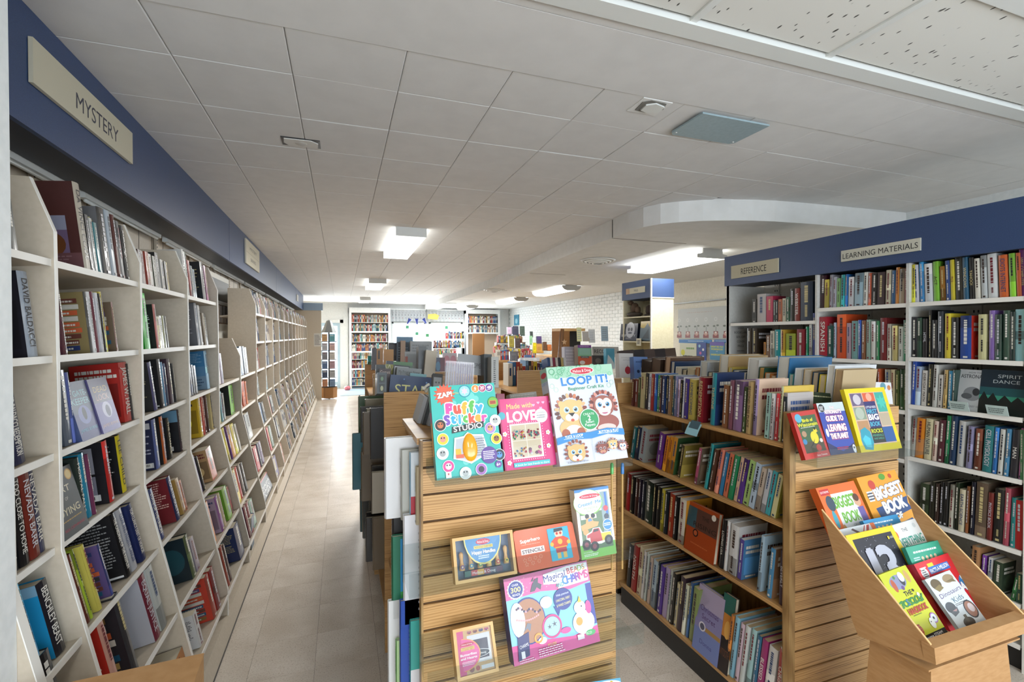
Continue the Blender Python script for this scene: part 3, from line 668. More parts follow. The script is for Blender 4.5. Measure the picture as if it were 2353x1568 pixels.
def row(where, plane, z, data, rowname, group, lean=0, tilt_=0, hard=None, setback=.012, dmul=1.0, page='ddd3bc', lim=None, ladd=0):
    """where: 'L' left wall, 'R' shelves facing the aisle to the left, 'F' facing the camera. data: 'x0,x1,ytop,spine[,cover[,kind[,lean]]][|TITLE]; ...'"""
    ax = 1 if where == 'F' else 0
    ua = 0 if where == 'F' else 1
    def upos(px):
        y = 900
        for _ in range(4):
            p = at(px, y, ax, plane); q = p.copy(); q[2] = z; y = pix(q)[1]
        return at(px, y, ax, plane)[ua]
    kname = {LB: 'mystery_novel', 'books in the right cabinet': 'reference_book'}.get(group, 'novel')
    items = [d.strip() for d in data.strip().strip(';').split(';')]
    for k, it in enumerate(items):
        title = None
        if '|' in it: it, title = it.split('|')
        q = [s_.strip() for s_ in it.split(',')]
        x0, x1, yt = float(q[0]), float(q[1]), float(q[2]); cs = q[3]
        cf = q[4] if len(q) > 4 and q[4] else None; kind = q[5] if len(q) > 5 else ''
        ln = float(q[6]) if len(q) > 6 and q[6] else lean
        r = random.Random(hash((round(x0), round(yt), len(rowname))) & 0xffff)
        r = random.Random(int(x0 * 31 + yt * 7))
        u0, u1 = upos(x0), upos(x1); T = max(.008, abs(u1 - u0) - .0008)
        pt = at((x0 + x1) / 2, yt, ax, plane); H = max(.12, min(.40, pt[2] - z))
        if kind == 'face':                        # cover turned outward
            W_ = T; T = .022
        D = (.112 if H < .185 else .135 if H < .215 else .16 if H < .26 else .2) * dmul
        if ladd: ln = min(0, ln + ladd) if ln < 0 else ln
        if lim:
            ua_, ub_ = sorted((u0, u1)); s_ = 1 if where == 'L' else -1
            if ub_ > lim[1]: d_ = ub_ - lim[1]; ua_ -= d_; ub_ -= d_
            if ua_ < lim[0]: d_ = lim[0] - ua_; ua_ += d_; ub_ += d_
            u0, u1 = (ua_, ub_) if where == 'L' else (ub_, ua_)
            room = (ua_ - lim[0]) if (ln * s_ < 0) else (lim[1] - ub_)
            if kind != 'face' and math.sin(abs(math.radians(ln))) * H > room: ln = math.copysign(math.degrees(math.asin(max(0, room) / H)), ln)
        if where == 'L': uv, vv = Vector((0, 1, 0)), Vector((-1, 0, 0))
        elif where == 'R': uv, vv = Vector((0, -1, 0)), Vector((1, 0, 0))
        else: uv, vv = Vector((1, 0, 0)), Vector((0, 1, 0))
        B = Matrix(((uv[0], vv[0], 0, 0), (uv[1], vv[1], 0, 0), (uv[2], vv[2], 1, 0), (0, 0, 0, 1)))
        org = Vector((0, 0, z + .0008)); org[ua] = u0; org[ax] = plane
        org += vv * (setback + r.uniform(0, .006))
        tr = Matrix.Rotation(-tilt_, 4, 'X')       # top leans back
        an = math.radians(ln)
        if an >= 0: le = Matrix.Translation((T, 0, 0)) @ Matrix.Rotation(an, 4, 'Y') @ Matrix.Translation((-T, 0, 0))
        else: le = Matrix.Rotation(an, 4, 'Y')
        M = Matrix.Translation(org) @ B @ tr @ le
        hb = (H > .205) if hard is None else hard
        H2 = H / max(.8, math.cos(an))
        bands = []
        if not title and r.random() < .45:
            a = r.choice([(0, .2), (.72, 1), (.0, .35), (.42, .58)]); bands = [(a[0], a[1], vary(cs, r.choice([.45, 1.8])))]
        side = -1 if where == 'L' else 1
        nm = '%s %s, %s from left, %s' % (cname(cs), 'hardcover' if hb else 'paperback', ORD[min(k, 39)], rowname)
        if k == 0: nm = nm.replace('leftmost from left', 'leftmost')
        if kind == 'face':
            M = Matrix.Translation(org) @ B @ tr @ Matrix.Rotation(math.radians(-9), 4, "X") @ Matrix.Translation((0, T + .002, 0)) @ Matrix.Rotation(-math.pi/2, 4, 'Z')
            a = FACE.get(title) if title else None
            a = a(W_, H) if a else autoart(W_, H, cf or cs, 'front', r, 1)
            o = book(M, T, W_, H, cs, cf or cs, None, None, [], a, 1 if False else 1, nm.replace('hardcover', 'book shown cover-out').replace('paperback', 'book shown cover-out'), group, hb, int(x0), marks=False, name=kname)
            continue
        art = None
        if kind: art = FACE[kind](D, H2) if kind in FACE else autoart(D, H2, cf or cs, kind, r, side)
        elif where == 'L' and r.random() < .8: art = autoart(D, H2, cf or cs, 'back', r, side)
        elif where == 'R' and r.random() < .8: art = autoart(D, H2, cf or cs, 'front', r, side)
        book(M, T, D, H2, cs, cf, title, None, bands, art, side, nm, group, hb, int(x0 * 3 + yt), page=page, name=kname)
FACE = {}
FACE['GRIM'] = lambda w_, h: Art(w_, h).R(0, 0, 1, 1, '1e2226').R(0, .92, 1, 1, 'b83a34').T('GRIM', .5, .6, .14, 'e8e8e4', fit=.8, bold=.03).T('FAIRY', .5, .4, .14, 'e8e8e4', fit=.8, bold=.03).T('LIES', .5, .2, .14, 'e8e8e4', fit=.6, bold=.03)
LB = 'books on the left wall shelves'
def _f(a, b):
    def g(fn): FACE[a] = fn; return fn
    return g
FACE['GATE'] = lambda w_, h: Art(w_, h).R(0, 0, 1, 1, '53617e').R(0, .0, 1, .45, '4a4d86').E(.5, .42, .3, .16, '7e86c0').E(.5, .44, .1, .11, '23283c').T('THE', .16, .86, .03, 'c8d8e0').T('GATE-', .56, .80, .1, '9fd4de', fit=.66, bold=.01).T('KEEPER', .5, .66, .11, '9fd4de', fit=.86, bold=.01).T('JAMES BYRNE', .5, .17, .055, '7fc8dc', fit=.86)
FACE['DEAD'] = lambda w_, h: Art(w_, h).R(0, 0, 1, 1, '4a4a72').R(0, .0, 1, .55, '6a60a4').E(.55, .40, .24, .15, 'cfcfe8').E(.58, .38, .12, .11, '33305a').T('DEAD', .5, .80, .11, 'e0c896', fit=.7, bold=.01).T('LOCK', .5, .65, .11, 'd6b4b0', fit=.66, bold=.01).T('JAMES BYRNE', .5, .13, .055, 'e0b8a0', fit=.86)
FACE['DYING'] = lambda w_, h: Art(w_, h).R(0, 0, 1, 1, '464b4c').T('THE', .45, .87, .055, 'e8e2d4', bold=.01).E(.82, .87, .13, .085, 'd2a24a').E(.82, .87, .1, .065, 'e8cc84').T('ART', .45, .69, .10, 'ece0c4', fit=.55, bold=.01).T('OF', .5, .54, .05, 'e0dcd0').T('DYING', .48, .36, .11, 'e8dcb8', fit=.8, bold=.01).lines(.1, .9, .22, .25, 1, 'c8a050', 3).T('REX CEPHINARD', .5, .11, .04, 'c0304a', fit=.8)
FACE['smiling'] = lambda w_, h: Art(w_, h).R(.16, .10, .84, .62, '6d5a78').E(.5, .42, .17, .16, '3e2a20').E(.5, .30, .3, .16, '6a3c1c').R(.16, .46, .84, .62, '8d8fa4').E(.5, .50, .14, .12, '4a2c1e').R(.0, 0, 1, .2, '6a4448').R(.04, .02, .3, .12, '8c8790').lines(.1, .9, .04, .18, 4, '8a6a70', 3, .4)
FACE['windows'] = lambda w_, h: Art(w_, h).R(.12, .5, .8, .92, '9a9aa4').R(.14, .12, .8, .46, '8a8a98').R(0, .46, 1, .5, '15151a').R(.1, .06, .85, .16, 'd8d8d8').barcode(.15, .06, .8, .15)
FACE['whale'] = lambda w_, h: Art(w_, h).R(0, 0, 1, 1, '1f8ec0').R(0, .86, 1, 1, '7fa8c0').E(.5, .55, .24, .34, '143a68').E(.35, .3, .3, .1, '10305a')
FACE['sunset'] = lambda w_, h: Art(w_, h).R(0, .0, 1, .4, '5a3424').R(0, .4, 1, .62, 'd8702c').R(0, .55, 1, .62, 'e0a840').R(0, .62, 1, 1, '3a3030').R(.55, .06, .9, .2, 'e0dcd0').lines(.1, .9, .7, .92, 5, 'a89888', 4, .4)
FACE['flag'] = lambda w_, h: Art(w_, h).R(0, 0, 1, 1, 'bcbcc4').E(.25, .4, .26, .3, '1c1c20').E(.3, .2, .3, .2, '2a2a2e').lines(.1, .9, .9, .96, 1, '6a2a3a', 2)
FACE['redblurb'] = lambda w_, h: Art(w_, h).lines(.08, .92, .35, .95, 12, 'f0c8b8', 5, .45).R(.0, .0, .5, .3, '1c1c1e').lines(.05, .45, .1, .26, 2, 'e8e4d8', 7, .5)
FACE['blackblurb'] = lambda w_, h: Art(w_, h).lines(.1, .9, .2, .92, 16, '9a9a98', 9, .4).R(.5, .03, .95, .06, 'e0e0e0')
FACE['bluegrad'] = lambda w_, h: Art(w_, h).R(0, 0, 1, .35, '7fa0bc').R(0, .35, 1, .6, '5a90bc').lines(.1, .9, .7, .95, 6, '9cc0dc', 9, .4).lines(.4, .9, .08, .3, 3, '3a5a7c', 9, .5)
FACE['navyback'] = lambda w_, h: Art(w_, h).R(.1, .82, .95, .94, 'd4d4d8').lines(.12, .92, .3, .78, 7, 'b8bcd4', 9, .4).R(.1, .04, .95, .14, 'd4d4d8').barcode(.4, .05, .9, .13)
FACE['lady'] = lambda w_, h: Art(w_, h).R(0, 0, 1, 1, '18181c').R(0, .72, 1, 1, '6f9cb8').E(.45, .72, .3, .16, '8a6040').E(.5, .70, .14, .1, 'c89880').E(.5, .4, .4, .26, '1c1c22').barcode(.4, .04, .8, .14)
FACE['limeframe'] = lambda w_, h: Art(w_, h).R(.0, .04, .82, .9, '26302a').lines(.1, .7, .2, .8, 5, '6a7a8a', 4)
FACE['dragon'] = lambda w_, h: Art(w_, h).R(0, 0, 1, 1, '1b2c34').E(.5, .5, .4, .3, '24505a')
FACE['greenback'] = lambda w_, h: Art(w_, h).lines(.1, .5, .1, .95, 14, '2a8a34', 2, .3)
BAY = ['narrow first bay', 'second bay', 'third bay', 'fourth bay', 'low fifth bay', 'sixth bay', 'seventh bay', 'eighth bay']
SH = ['top', 'second', 'third', 'fourth', 'fifth', 'sixth', 'bottom']
def left(bay, sh, data, lean=-6, **kw):
    z = ZS[sh]; x = xf(z)
    row('L', x, z, data, '%s shelf of %s, left wall' % (SH[sh], BAY[bay]), LB, lean, math.atan(.20) if z <= 1.02 else math.atan(.09), lim=(PYS[bay] + .015, PYS[bay+1] - .002), ladd=11 if z <= 1.02 else 5, **kw)
# bay 1 (narrow, cut by the post)
left(0, 0, '26,40,458,4a3a28; 41,56,458,1f2f28')
left(0, 1, '80,103,626,a8b4c4,23232e,pic|DAVID BALDACCI')
left(0, 2, '34,50,900,4a2a44; 53,78,880,1f2548,,,-9|DAVID BALDACCI/REDEMPTION')
left(0, 3, '42,60,1092,141416,,,-6|LINWOOD BARCLAY; 62,82,1080,18181a,,,-6|TOO CLOSE TO HOME; 84,106,1082,7a2a20,,,-7|NEVADA BARR; 108,124,1065,1c2650,,,-8|NEVADA BARR', -6)
left(0, 4, '90,102,1330,c05030,b4402c,pic,-13; 106,120,1312,58a8d8,2c8cc4,pic,-13; 146,168,1322,1c1c26,1f8ec0,whale,-12|BENCHLEY BEAST', -12)
left(0, 5, '150,178,1505,141416,141416,back,-14', -12)
# bay 2
left(1, 0, '209,224,428,c8bfae,4a2422,smiling,-8|DA VINCI CODE; 226,233,497,2a2a2c; 234,240,505,c8c8c4; 241,247,515,4a8a90; 251,267,482,1a1a1c,6a6a6c,back; 269,280,488,b8c4d0; 281,289,498,5a2420; 290,299,512,8a8a8c; 300,308,522,26262a', -7)
left(1, 1, '130,137,745,2a2438; 138,156,655,d0ccc8; 157,167,660,5a2430; 219,226,672,4a4a48,8a7a50,stack; 227,234,672,e4e4e4; 236,243,672,6a1c34; 244,250,674,dcdce0; 252,256,676,1a1a1a; 257,262,672,dcc85a; 280,284,695,7a3028,6a5a4a,stack', -6)
left(1, 2, '134,147,925,2a64a8; 148,153,890,1a1a1c|PURPLE CANE ROAD; 162,180,850,5c6674; 182,189,855,5a68a8; 298,315,832,c8302a,b02820,pic|JAMES W. HALL; 317,323,835,1c1c22', -4)
left(1, 2, '186,230,872,3a4a78,,face|GATE; 231,272,865,4a4478,,face|DEAD', 0, setback=-.012)
left(1, 3, '205,214,1048,2f3a34|MORTAL FALLS; 215,227,1038,2688a8; 228,232,1040,7a3a5a; 264,275,1010,c02c28,1c1c20,windows; 294,304,998,e0cc28,16161a,back|LEE CHILD', -8)
left(1, 3, '142,198,1072,3a3e40,,face|DYING', 0, setback=-.012)
left(1, 4, '190,199,1365,c8873c,c8873c,stack,-13; 210,221,1262,6a3428,5a3424,sunset; 222,228,1250,a8c038; 238,246,1240,c8bc58,c8bc58,back; 268,273,1240,2a3470,5a4a7a,stack; 304,314,1170,141416,1a1a1c,blackblurb|THE CARDINAL OF THE KREMLIN; 316,327,1160,b0b0b4|CLEAR AND PRESENT DANGER; 335,345,1150,1c2858|TOM CLANCY DEBT OF HONOR', -14)
left(1, 5, '285,297,1398,d4a090,c02c20,redblurb,-13; 318,330,1350,3a3a3e,2c2c30,stack,-13; 366,378,1310,7a2a3c,bcbcc4,flag,-14|EQUAL JUSTICE; 381,393,1290,c8ccc8,c8ccc8,back,-13', -13)
left(1, 6, '455,475,1500,c87a2c,3a3a3a,stack,-14', -13)
# bay 3
left(2, 0, '326,332,575,8a2a2a; 333,340,575,4a2a30; 341,348,578,b8a8a0; 349,356,580,a84a3a; 357,364,585,d8d4cc; 365,371,590,5a5a48; 372,379,582,1c1c1c,1c1c1c,back; 384,390,598,c8c4bc; 391,395,602,3a3a34; 396,399,604,c8b83a', -3)
left(2, 1, '345,357,674,2ec83a,28b030,greenback,-5; 369,375,700,c86a64,242424,back; 376,382,728,d8c848; 383,388,726,e0dcd0; 389,393,726,8a8a3a; 394,397,727,2a2a2a', -4)
left(2, 2, '326,330,850,c8c8c4; 331,336,845,dadada; 362,370,832,3a3a70,2a2a2c,back,-11; 379,386,825,1c1c20,18181a,blackblurb; 387,391,832,6a9cc0; 393,397,835,2a3a5a; 402,409,824,4a3440; 411,414,835,22262a', -4)
left(2, 3, '368,377,962,5a6aa4,1f2850,navyback,-4; 384,391,956,c86428,201c1a,back|JAMES PATTERSON; 400,406,960,2a2a20,1c1e22,back|THE CHANCE; 426,430,940,3a2a30,1a1a1e,lady', -4)
left(2, 4, '333,341,1120,22262e,,,-13; 376,386,1118,2a3c78,3a2c34,pic,-13|STATE OF THE UNION; 416,424,1090,1c2c5c,7a2028,redblurb,-13|COULTER GUILTY; 430,436,1095,b08c48,,,-13; 437,441,1100,c86428,,,-12', -13)
left(2, 5, '408,416,1280,20404c,14343c,stack,-12; 452,460,1224,5a6a44,12282c,dragon,-12; 462,469,1230,9a90a0', -12)
left(2, 6, '470,477,1400,d8d8d8,d0d0d0,back,-8; 498,505,1315,a84030,c8402c,stack,-10; 507,514,1300,8a3034,a02c24,back,-10', -10)
# bay 4
left(3, 0, '434,438,575,dcdcd8; 439,445,580,2a5a3a,1f4a30,back; 447,451,600,b83a34; 452,456,612,3a5a6a; 457,461,620,8ab0c4; 475,482,604,14141a,16161a,back; 483,487,612,9a4a7a', -3)
left(3, 1, '434,437,770,4a2a50; 463,468,697,9a9ca4,74767c,back,-4; 470,474,702,e0e0e0; 477,481,720,8a7a64; 483,486,722,4a4a40', -4)
left(3, 2, '436,440,820,d8d4cc; 443,447,828,e0dcd4; 448,451,835,2a3a6a; 453,456,838,3a3a44; 458,462,840,26262a; 484,490,806,7fb8dc,3a84b8,bluegrad,-3', -3)
left(3, 3, '436,439,950,b02820; 468,474,908,d8b81c,d8b41a,pic|LINCOLN; 475,478,905,c85040; 479,482,905,a83a30; 484,487,908,5a3a30; 498,502,898,dcc88c', -4)
left(3, 4, '464,474,1046,6a4a94,6a4a94,back,-14; 476,480,1045,3a3a3a,,,-14; 496,506,1026,d8602c,c8a070,pic,-14', -14)
left(3, 5, '495,505,1152,d07830,c86a2c,back,-12; 516,522,1136,7a2a8c,b0a0b8,pic,-12; 523,527,1130,d8c8a0,,,-12; 532,540,1116,7cb830,6aa428,back,-12; 541,544,1116,a02c2c,,,-12', -12)
left(3, 6, '525,530,1262,2a2428,,,-8; 531,535,1250,a84a3a,,,-8; 536,540,1245,5a3a34,6a8a9a,stack,-8; 558,567,1200,1c2c5c,1c2c5c,back,-8', -8)
# bay 5, its top two shelves missing
left(4, 2, '505,514,808,c8a8a8; 515,520,812,a89cb4,b4b0b8,stack', -5)
left(4, 3, '506,514,902,c8b848; 516,520,900,7ab0c0; 521,524,903,4a4a4a; 537,545,884,7cc82c,1c241c,limeframe,-3', -3)
left(4, 4, '527,533,985,e8d838,,,-12; 534,538,980,d8c838,,,-12; 539,541,978,6a3a8a,,,-12; 542,548,975,d89030,,,-12; 549,555,972,e0d040,,,-12; 556,559,972,d8d8d0,,,-12', -12)
left(4, 5, '552,560,1078,c8b030,c8b030,back,-11; 561,565,1070,c83a2c,,,-11; 566,570,1064,8a8078,,,-11; 571,575,1060,26262a,,,-11', -11)
left(4, 6, '574,579,1165,3a5a8a,,,-9; 580,584,1158,7a2030,,,-9; 585,589,1150,8a2a3a,,,-9; 590,596,1145,8ab4a4,,,-9', -9)
# bay 6
left(5, 2, '555,560,800,3a5a7a; 561,566,796,7a96b0; 567,571,796,1c1c24; 572,576,798,c8c8cc', -2)
left(5, 3, '553,558,882,2a2a2c; 559,562,880,c83a2c; 564,570,876,d86430; 571,574,876,e07840', -3)
left(5, 4, '572,577,962,3a3a3c,,,-12; 578,586,948,b0b4b4,26302c,back,-12', -12)
left(5, 5, '592,596,1032,2a2a2e,,,-11; 598,604,1024,c02c28,,,-11; 605,608,1016,1c2448,,,-11; 609,613,1012,5a3a6a,,,-11', -11)
left(5, 6, '611,615,1112,8a8a88,,,-12; 616,632,1095,26262a,,face|GRIM', 0)
left(6, 3, '588,595,868,c8ccd0,c8ccd0,back; 598,601,866,8a9aa0', -4)
left(6, 4, '604,612,926,3a6a98,4a94c8,back; 613,617,922,22262c', -10)
left(6, 5, '622,626,984,c8c8c4; 627,630,980,c03030; 631,635,976,2a5a34', -10)
left(6, 6, '637,645,1050,4a3a8a,3a4a9a,back', -10)
left(7, 3, '610,615,860,3a8ab0; 616,619,860,7ab0c8', -4)
left(7, 4, '624,629,912,d86430; 630,635,908,26262a,1c1c1e,back', -10)
left(7, 5, '640,644,958,1c1c1e; 645,650,954,3a2a2c', -10)
left(7, 6, '653,658,1020,c06a3c,c87a4c,back', -10)
# two books standing on the plinth
def loose(M, T, D, H, cs, cf, label, art=None, **kw): return book(M, T, D, H, cs, cf, None, None, [], art, 1, label, 'loose books', **kw)
p = at(585, 1250, 2, .075)
loose(Matrix.Translation((-.655, p.y, .076)) @ Matrix.Rotation(math.radians(90), 4, 'Z') @ Matrix.Rotation(math.radians(90), 4, 'Z') @ Matrix.Translation((-.02, 0, 0)), .05, .11, .235, '2c4a88', '2a5a80', 'thick book in a blue to green cover standing on the plinth below the fifth bay', marks=False, hard=True)
# the far bays: books too small to tell apart, plus far bookcases (filled in below)
FARB = MB()
def farbook(mb, o, uv, vv, T, D, H, cs, pg='dcd6c8', tl=0):
    zv = Vector((0, 0, 1)); M = Matrix(((uv[0], vv[0], 0, o[0]), (uv[1], vv[1], 0, o[1]), (uv[2], vv[2], 1, o[2]), (0, 0, 0, 1))) @ Matrix.Rotation(-tl, 4, 'X')
    mb.box(0, T, 0, D, 0, H, cs, 0, M); mb.box(T*.12, T*.88, .003, D - .002, H, H + .0006, pg, 0, M)
    if H > .15: mb.box(T*.3, T*.7, -.0008, 0, H*.45, H*.8, contrast(cs, RND), 0, M)
pal = ['e4e4e6', 'd4d8dc', '9aa8b4', '26262a', '1c1c20', '5a6a80', 'c8b8a0', 'b83a34', 'e8e4dc', '3a5a8a', 'c0c4c8', '2a3a4a', '7ab0c8', '4a3038', 'd8d0c0', 'f0f0f0']
for k in range(6, len(PYS) - 1):
    for s_, z in enumerate(ZS):
        if k < 8 and s_ > 2: continue
        x = xf(z); full = {0: .97, 1: .5, 2: .5, 3: .35, 4: .45, 5: .5, 6: .4}[s_]
        if k > 12: full = min(.95, full + .35)
        y = PYS[k+1] - .03 - full * .56 - (RND.uniform(0, .3) * (.97 - full)); yend = y + full * .56
        while y < yend:
            T = RND.uniform(.02, .045); H = RND.uniform(.17, .25) * (1 if s_ < 3 else .9)
            farbook(FARB, (x - .02, y, z), (0, 1, 0), (-1, 0, 0), T, .13, H, RND.choice(pal), tl=(.2 if z <= 1.02 else .09)); y += T + .002
FACE['ASTRO'] = lambda w_, h: Art(w_, h).R(0, 0, 1, 1, 'c8ccce').T('HOW TO', .5, .93, .04, '3a3c40').T('ASTRONAUT', .5, .84, .09, '33353a', fit=.9, bold=.01).E(.48, .42, .3, .17, '8a8e92').E(.6, .47, .12, .09, '33363a').E(.3, .36, .18, .07, '5a5e62').T('TERRY VIRTS', .6, .12, .05, '6a6e74', fit=.5)
FACE['SPIRIT'] = lambda w_, h: Art(w_, h).R(0, 0, 1, 1, '142a38').R(0, .3, 1, .55, '3a9a80').R(0, .42, 1, .6, '1f5a60').R(0, 0, 1, .3, '16201c').P([(0, .3), (.1, .5), (.2, .34), (.3, .48), (.42, .3), (.55, .44), (.7, .3), (.82, .42), (1, .28), (1, .1), (0, .1)], '101814').T('SPIRIT', .62, .86, .08, 'c8d4d8', fit=.5).T('DANCE', .56, .74, .08, 'c8d4d8', fit=.56)
FACE['RISING'] = lambda w_, h: Art(w_, h).R(0, 0, 1, 1, 'a84418').R(0, .5, 1, .92, '3a5a64').R(.3, .5, 1, .92, '5a3a30').T('THE', .6, .78, .08, '2a1c18', bold=.02).T('RISING', .6, .6, .1, '2a1c18', fit=.75, bold=.01).O(.33, .42, .09, '1a1a1e').O(.33, .42, .06, 'b85a30').O(.85, .88, .07, 'e8e0d4').lines(.2, .8, .18, .22, 1, 'c86a3c', 4)
FACE['XMAS'] = lambda w_, h: Art(w_, h).R(0, 0, 1, 1, '8f8ab8').R(0, 0, 1, .35, '7a8ac4').R(0, .7, 1, 1, 'b4a8c4').T('Christmas', .5, .68, .09, '5a3a70', fit=.7).T('Secret', .5, .56, .08, '5a3a70').R(.3, .36, 1, .42, 'b08a50').O(.3, .4, .13, 'e0dce8').O(.3, .4, .09, '5a5a70').T('Donna', .5, .18, .07, '4a4a90')
FACE['SUNSETF'] = lambda w_, h: Art(w_, h).R(0, 0, 1, 1, '241c1c').R(0, .45, 1, .8, 'd08a3c').R(0, .75, 1, 1, '2f6a60').E(.6, .55, .25, .12, 'e8b05a').T('SAWTOOTH', .5, .25, .1, '7a4a30', fit=.9)
# ================================================================== RIGHT-HAND CABINET (learning materials)
XC = 3.13
CB = empty('book_cabinet', (XC + .2, 2.3, 0), 0, 'grey metal book cabinet with navy fascia along the right wall', 'bookshelf')
def partc(mb, name, m, t=None):
    t = t or CB
    return mb.build(name, m, t, t.matrix_basis.inverted())
CA0, CA1, CB1, CC1 = 3.27, 2.47, 1.893, 1.375
partc(MB().box(XC, XC + .40, CA0, CA0 + .03, 0, 2.08), 'end_panel', MCAB)
partc(MB().box(XC, XC + .014, CA0 + .004, CA0 + .034, 0, 2.08), 'end_panel_edging', MLIP)
for y in (CB1, CA1): partc(MB().box(XC + .0, XC + .38, y - .008, y + .008, 0.05, 2.08), 'upright_panel', MCAB)
partc(MB().box(XC - .0, XC + .40, CC1 - .03, CC1, 0, 2.08), 'end_panel', MLIP)
partc(MB().box(XC + .385, XC + .40, CC1, CA0, 0, 2.30), 'back_panel', MCAB)
partc(MB().box(XC, XC + .40, CC1 - 2.0, CA0 + .03, 2.30, 2.325), 'top_board', MCAB)
partc(MB().box(XC + .03, XC + .385, CC1 - .9, CC1 - .03, 0, 2.30), 'neighbouring_bay', MCAB)
partc(MB().box(XC + .03, XC + .05, CC1, CA0, 0.0, .12), 'kick_board', MDARK)
for (ya, yb, zz) in ((CA1, CA0, (1.758, 1.482, 1.19, .90, .60, .33, .13)), (CB1, CA1, (1.843, 1.50, 1.21, .92, .60, .33, .13)), (CC1, CB1, (1.845, 1.527, 1.25, .945, .595, .33, .13))):
    for z in zz:
        pp_ = partc(MB().box(XC + .008, XC + .385, ya + .008, yb - .008, z - .014, z), 'shelf', MCAB)
        sub(MB().box(XC + .002, XC + .008, ya + .009, yb - .009, z - .022, z + .002), 'shelf_edging', MLIP, pp_)
for y in (CA0 - .14, CA1 - .1, CB1 - .14, 2.12, 2.9):
    pp_ = partc(MB().box(XC + .37, XC + .384, y - .025, y + .025, .15, 2.28), 'slotted_upright', MCAB)
    hb = MB()
    for i in range(40): hb.box(XC + .3685, XC + .37, y - .014, y - .007, .3 + i*.048, .315 + i*.048); hb.box(XC + .3685, XC + .37, y + .007, y + .014, .3 + i*.048, .315 + i*.048)
    sub(hb, 'upright_holes', MBLACK, pp_)
FB = empty('shelf_fascia', (XC - .02, 2.3, 2.08), 0, 'navy laminate fascia board above the right cabinet', 'fascia')
partc(MB().box(XC - .02, XC, .2, CA0 + .035, 2.078, 2.328), 'fascia_board', MNAVY, FB)
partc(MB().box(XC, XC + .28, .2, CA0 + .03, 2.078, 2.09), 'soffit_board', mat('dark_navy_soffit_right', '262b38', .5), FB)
def signR(px0, px1, ptop, pbot, txt, col, fit, label):
    a = at(px0, pbot, 0, XC - .021); b = at(px1, pbot, 0, XC - .021); c = at(px0, ptop, 0, XC - .021)
    w_ = abs(a.y - b.y); h_ = abs(c.z - a.z); z0 = (a.z + b.z) / 2
    return sign('section_sign', frame((XC - .021, a.y, z0), (0, -1, 0), (0, 0, 1)), w_, h_, .010, col, Art(w_, h_).T(txt, .5, .47, .48, '2a2a2e', fit=fit), label)
signR(1682, 1790, 605, 634, 'REFERENCE', 'd8d0b4', .54, 'cream REFERENCE sign on the right navy fascia')
signR(1935, 2117, 565, 590, 'LEARNING MATERIALS', 'dedccc', .95, 'off-white LEARNING MATERIALS sign on the right navy fascia')
p = at(1686, 760, 1, CA0 - .001)
nt = MB().box(0, .21, -.0012, 0, 0, .27, 'cfcecb'); na = Art(.21, .27)
for i, s_ in enumerate(('USED', 'BOOKS ARE', '50% OFF', 'COVER', 'PRICE')): na.T(s_, .5, .82 - i*.145, .072, '3c3c40')
na.lines(.3, .7, .06, .1, 1, '55555a', 3); na.onto(nt, frame((0, -.0012, 0), (1, 0, 0), (0, 0, 1)))
nt.build('price_notice', MM, None, Matrix.Translation((XC + .02, CA0 - .001, 1.50)), label='grey paper notice about used books on the cabinet end panel', cat='notice')
cb = MB().tube([(3.95 - .5 * t_ * .4, 2.75 - 2.3 * t_, 2.335 + .05 * math.sin(min(1, t_ * 3.0) * 1.57)) for t_ in [i / 16 for i in range(17)]], .0055, 6, '5a5a5a')
cb.build('cable', MM, None, label='grey ribbed cable lying over the top of the right cabinet', cat='cable')
RB = 'books in the right cabinet'
def rc(bay, z, data, nm, lean=0, **kw): row('R', XC + .008, z, data, nm.replace('the ', '', 1) + ', right cabinet', RB, lean, 0, lim=((CA1, CB1, CC1)[bay] + .009, (CA0, CA1, CB1)[bay] - .009), **kw)
rc(0, 1.758, '1725,1735,688,2a2a26; 1736,1756,676,c9c3c0; 1757,1772,681,c8355a; 1773,1778,690,3d4a44; 1779,1784,691,1c1c20; 1785,1793,688,c8744e; 1794,1802,686,d8d0b8; 1803,1811,683,3f6b52; 1812,1822,664,3a3a34; 1823,1834,663,8d4038|WEBSTER; 1836,1864,648,22344a', 'the high left shelf')
rc(1, 1.843, '1875,1889,634,3a1420; 1890,1901,643,b3a43c; 1902,1909,632,a9a6b0; 1910,1918,637,b8b8c4; 1919,1927,640,8bbf7a; 1928,1937,632,2fa3a8; 1938,1944,631,2d6fb4; 1945,1957,637,d8dde2; 1960,1978,628,a9c6d4; 1979,1989,626,e6e6de; 1990,1997,628,c25a3a; 1998,2010,629,2b2523; 2012,2028,626,4a3a3c; 2030,2042,621,c8c0a8; 2043,2052,622,2c5a86; 2053,2061,615,d68a3a; 2062,2074,618,b4a28a; 2075,2084,618,8b2b26', 'the top centre shelf', 1)
rc(2, 1.845, '2087,2096,609,e0d23c; 2097,2108,609,d8d8e4; 2110,2121,596,3a8fd0; 2123,2141,606,dde3e8; 2143,2156,601,7fbf3a|ACT; 2158,2169,612,a8762f; 2170,2180,599,2a4a8a; 2181,2191,597,d8c830|PCS; 2193,2209,591,26261e; 2211,2223,591,1f5a7a|WINDOWS; 2224,2236,592,101010|YAHOO!; 2238,2250,594,e8e4d6; 2252,2266,587,c8ced0; 2268,2289,583,dfe3e4; 2293,2314,586,e06a2c|IDIOTS INTERNET; 2317,2332,582,7cba2e; 2334,2345,581,d8642c; 2347,2360,571,7b2b86|1001 COMPUTER', 'the top right shelf', -2)
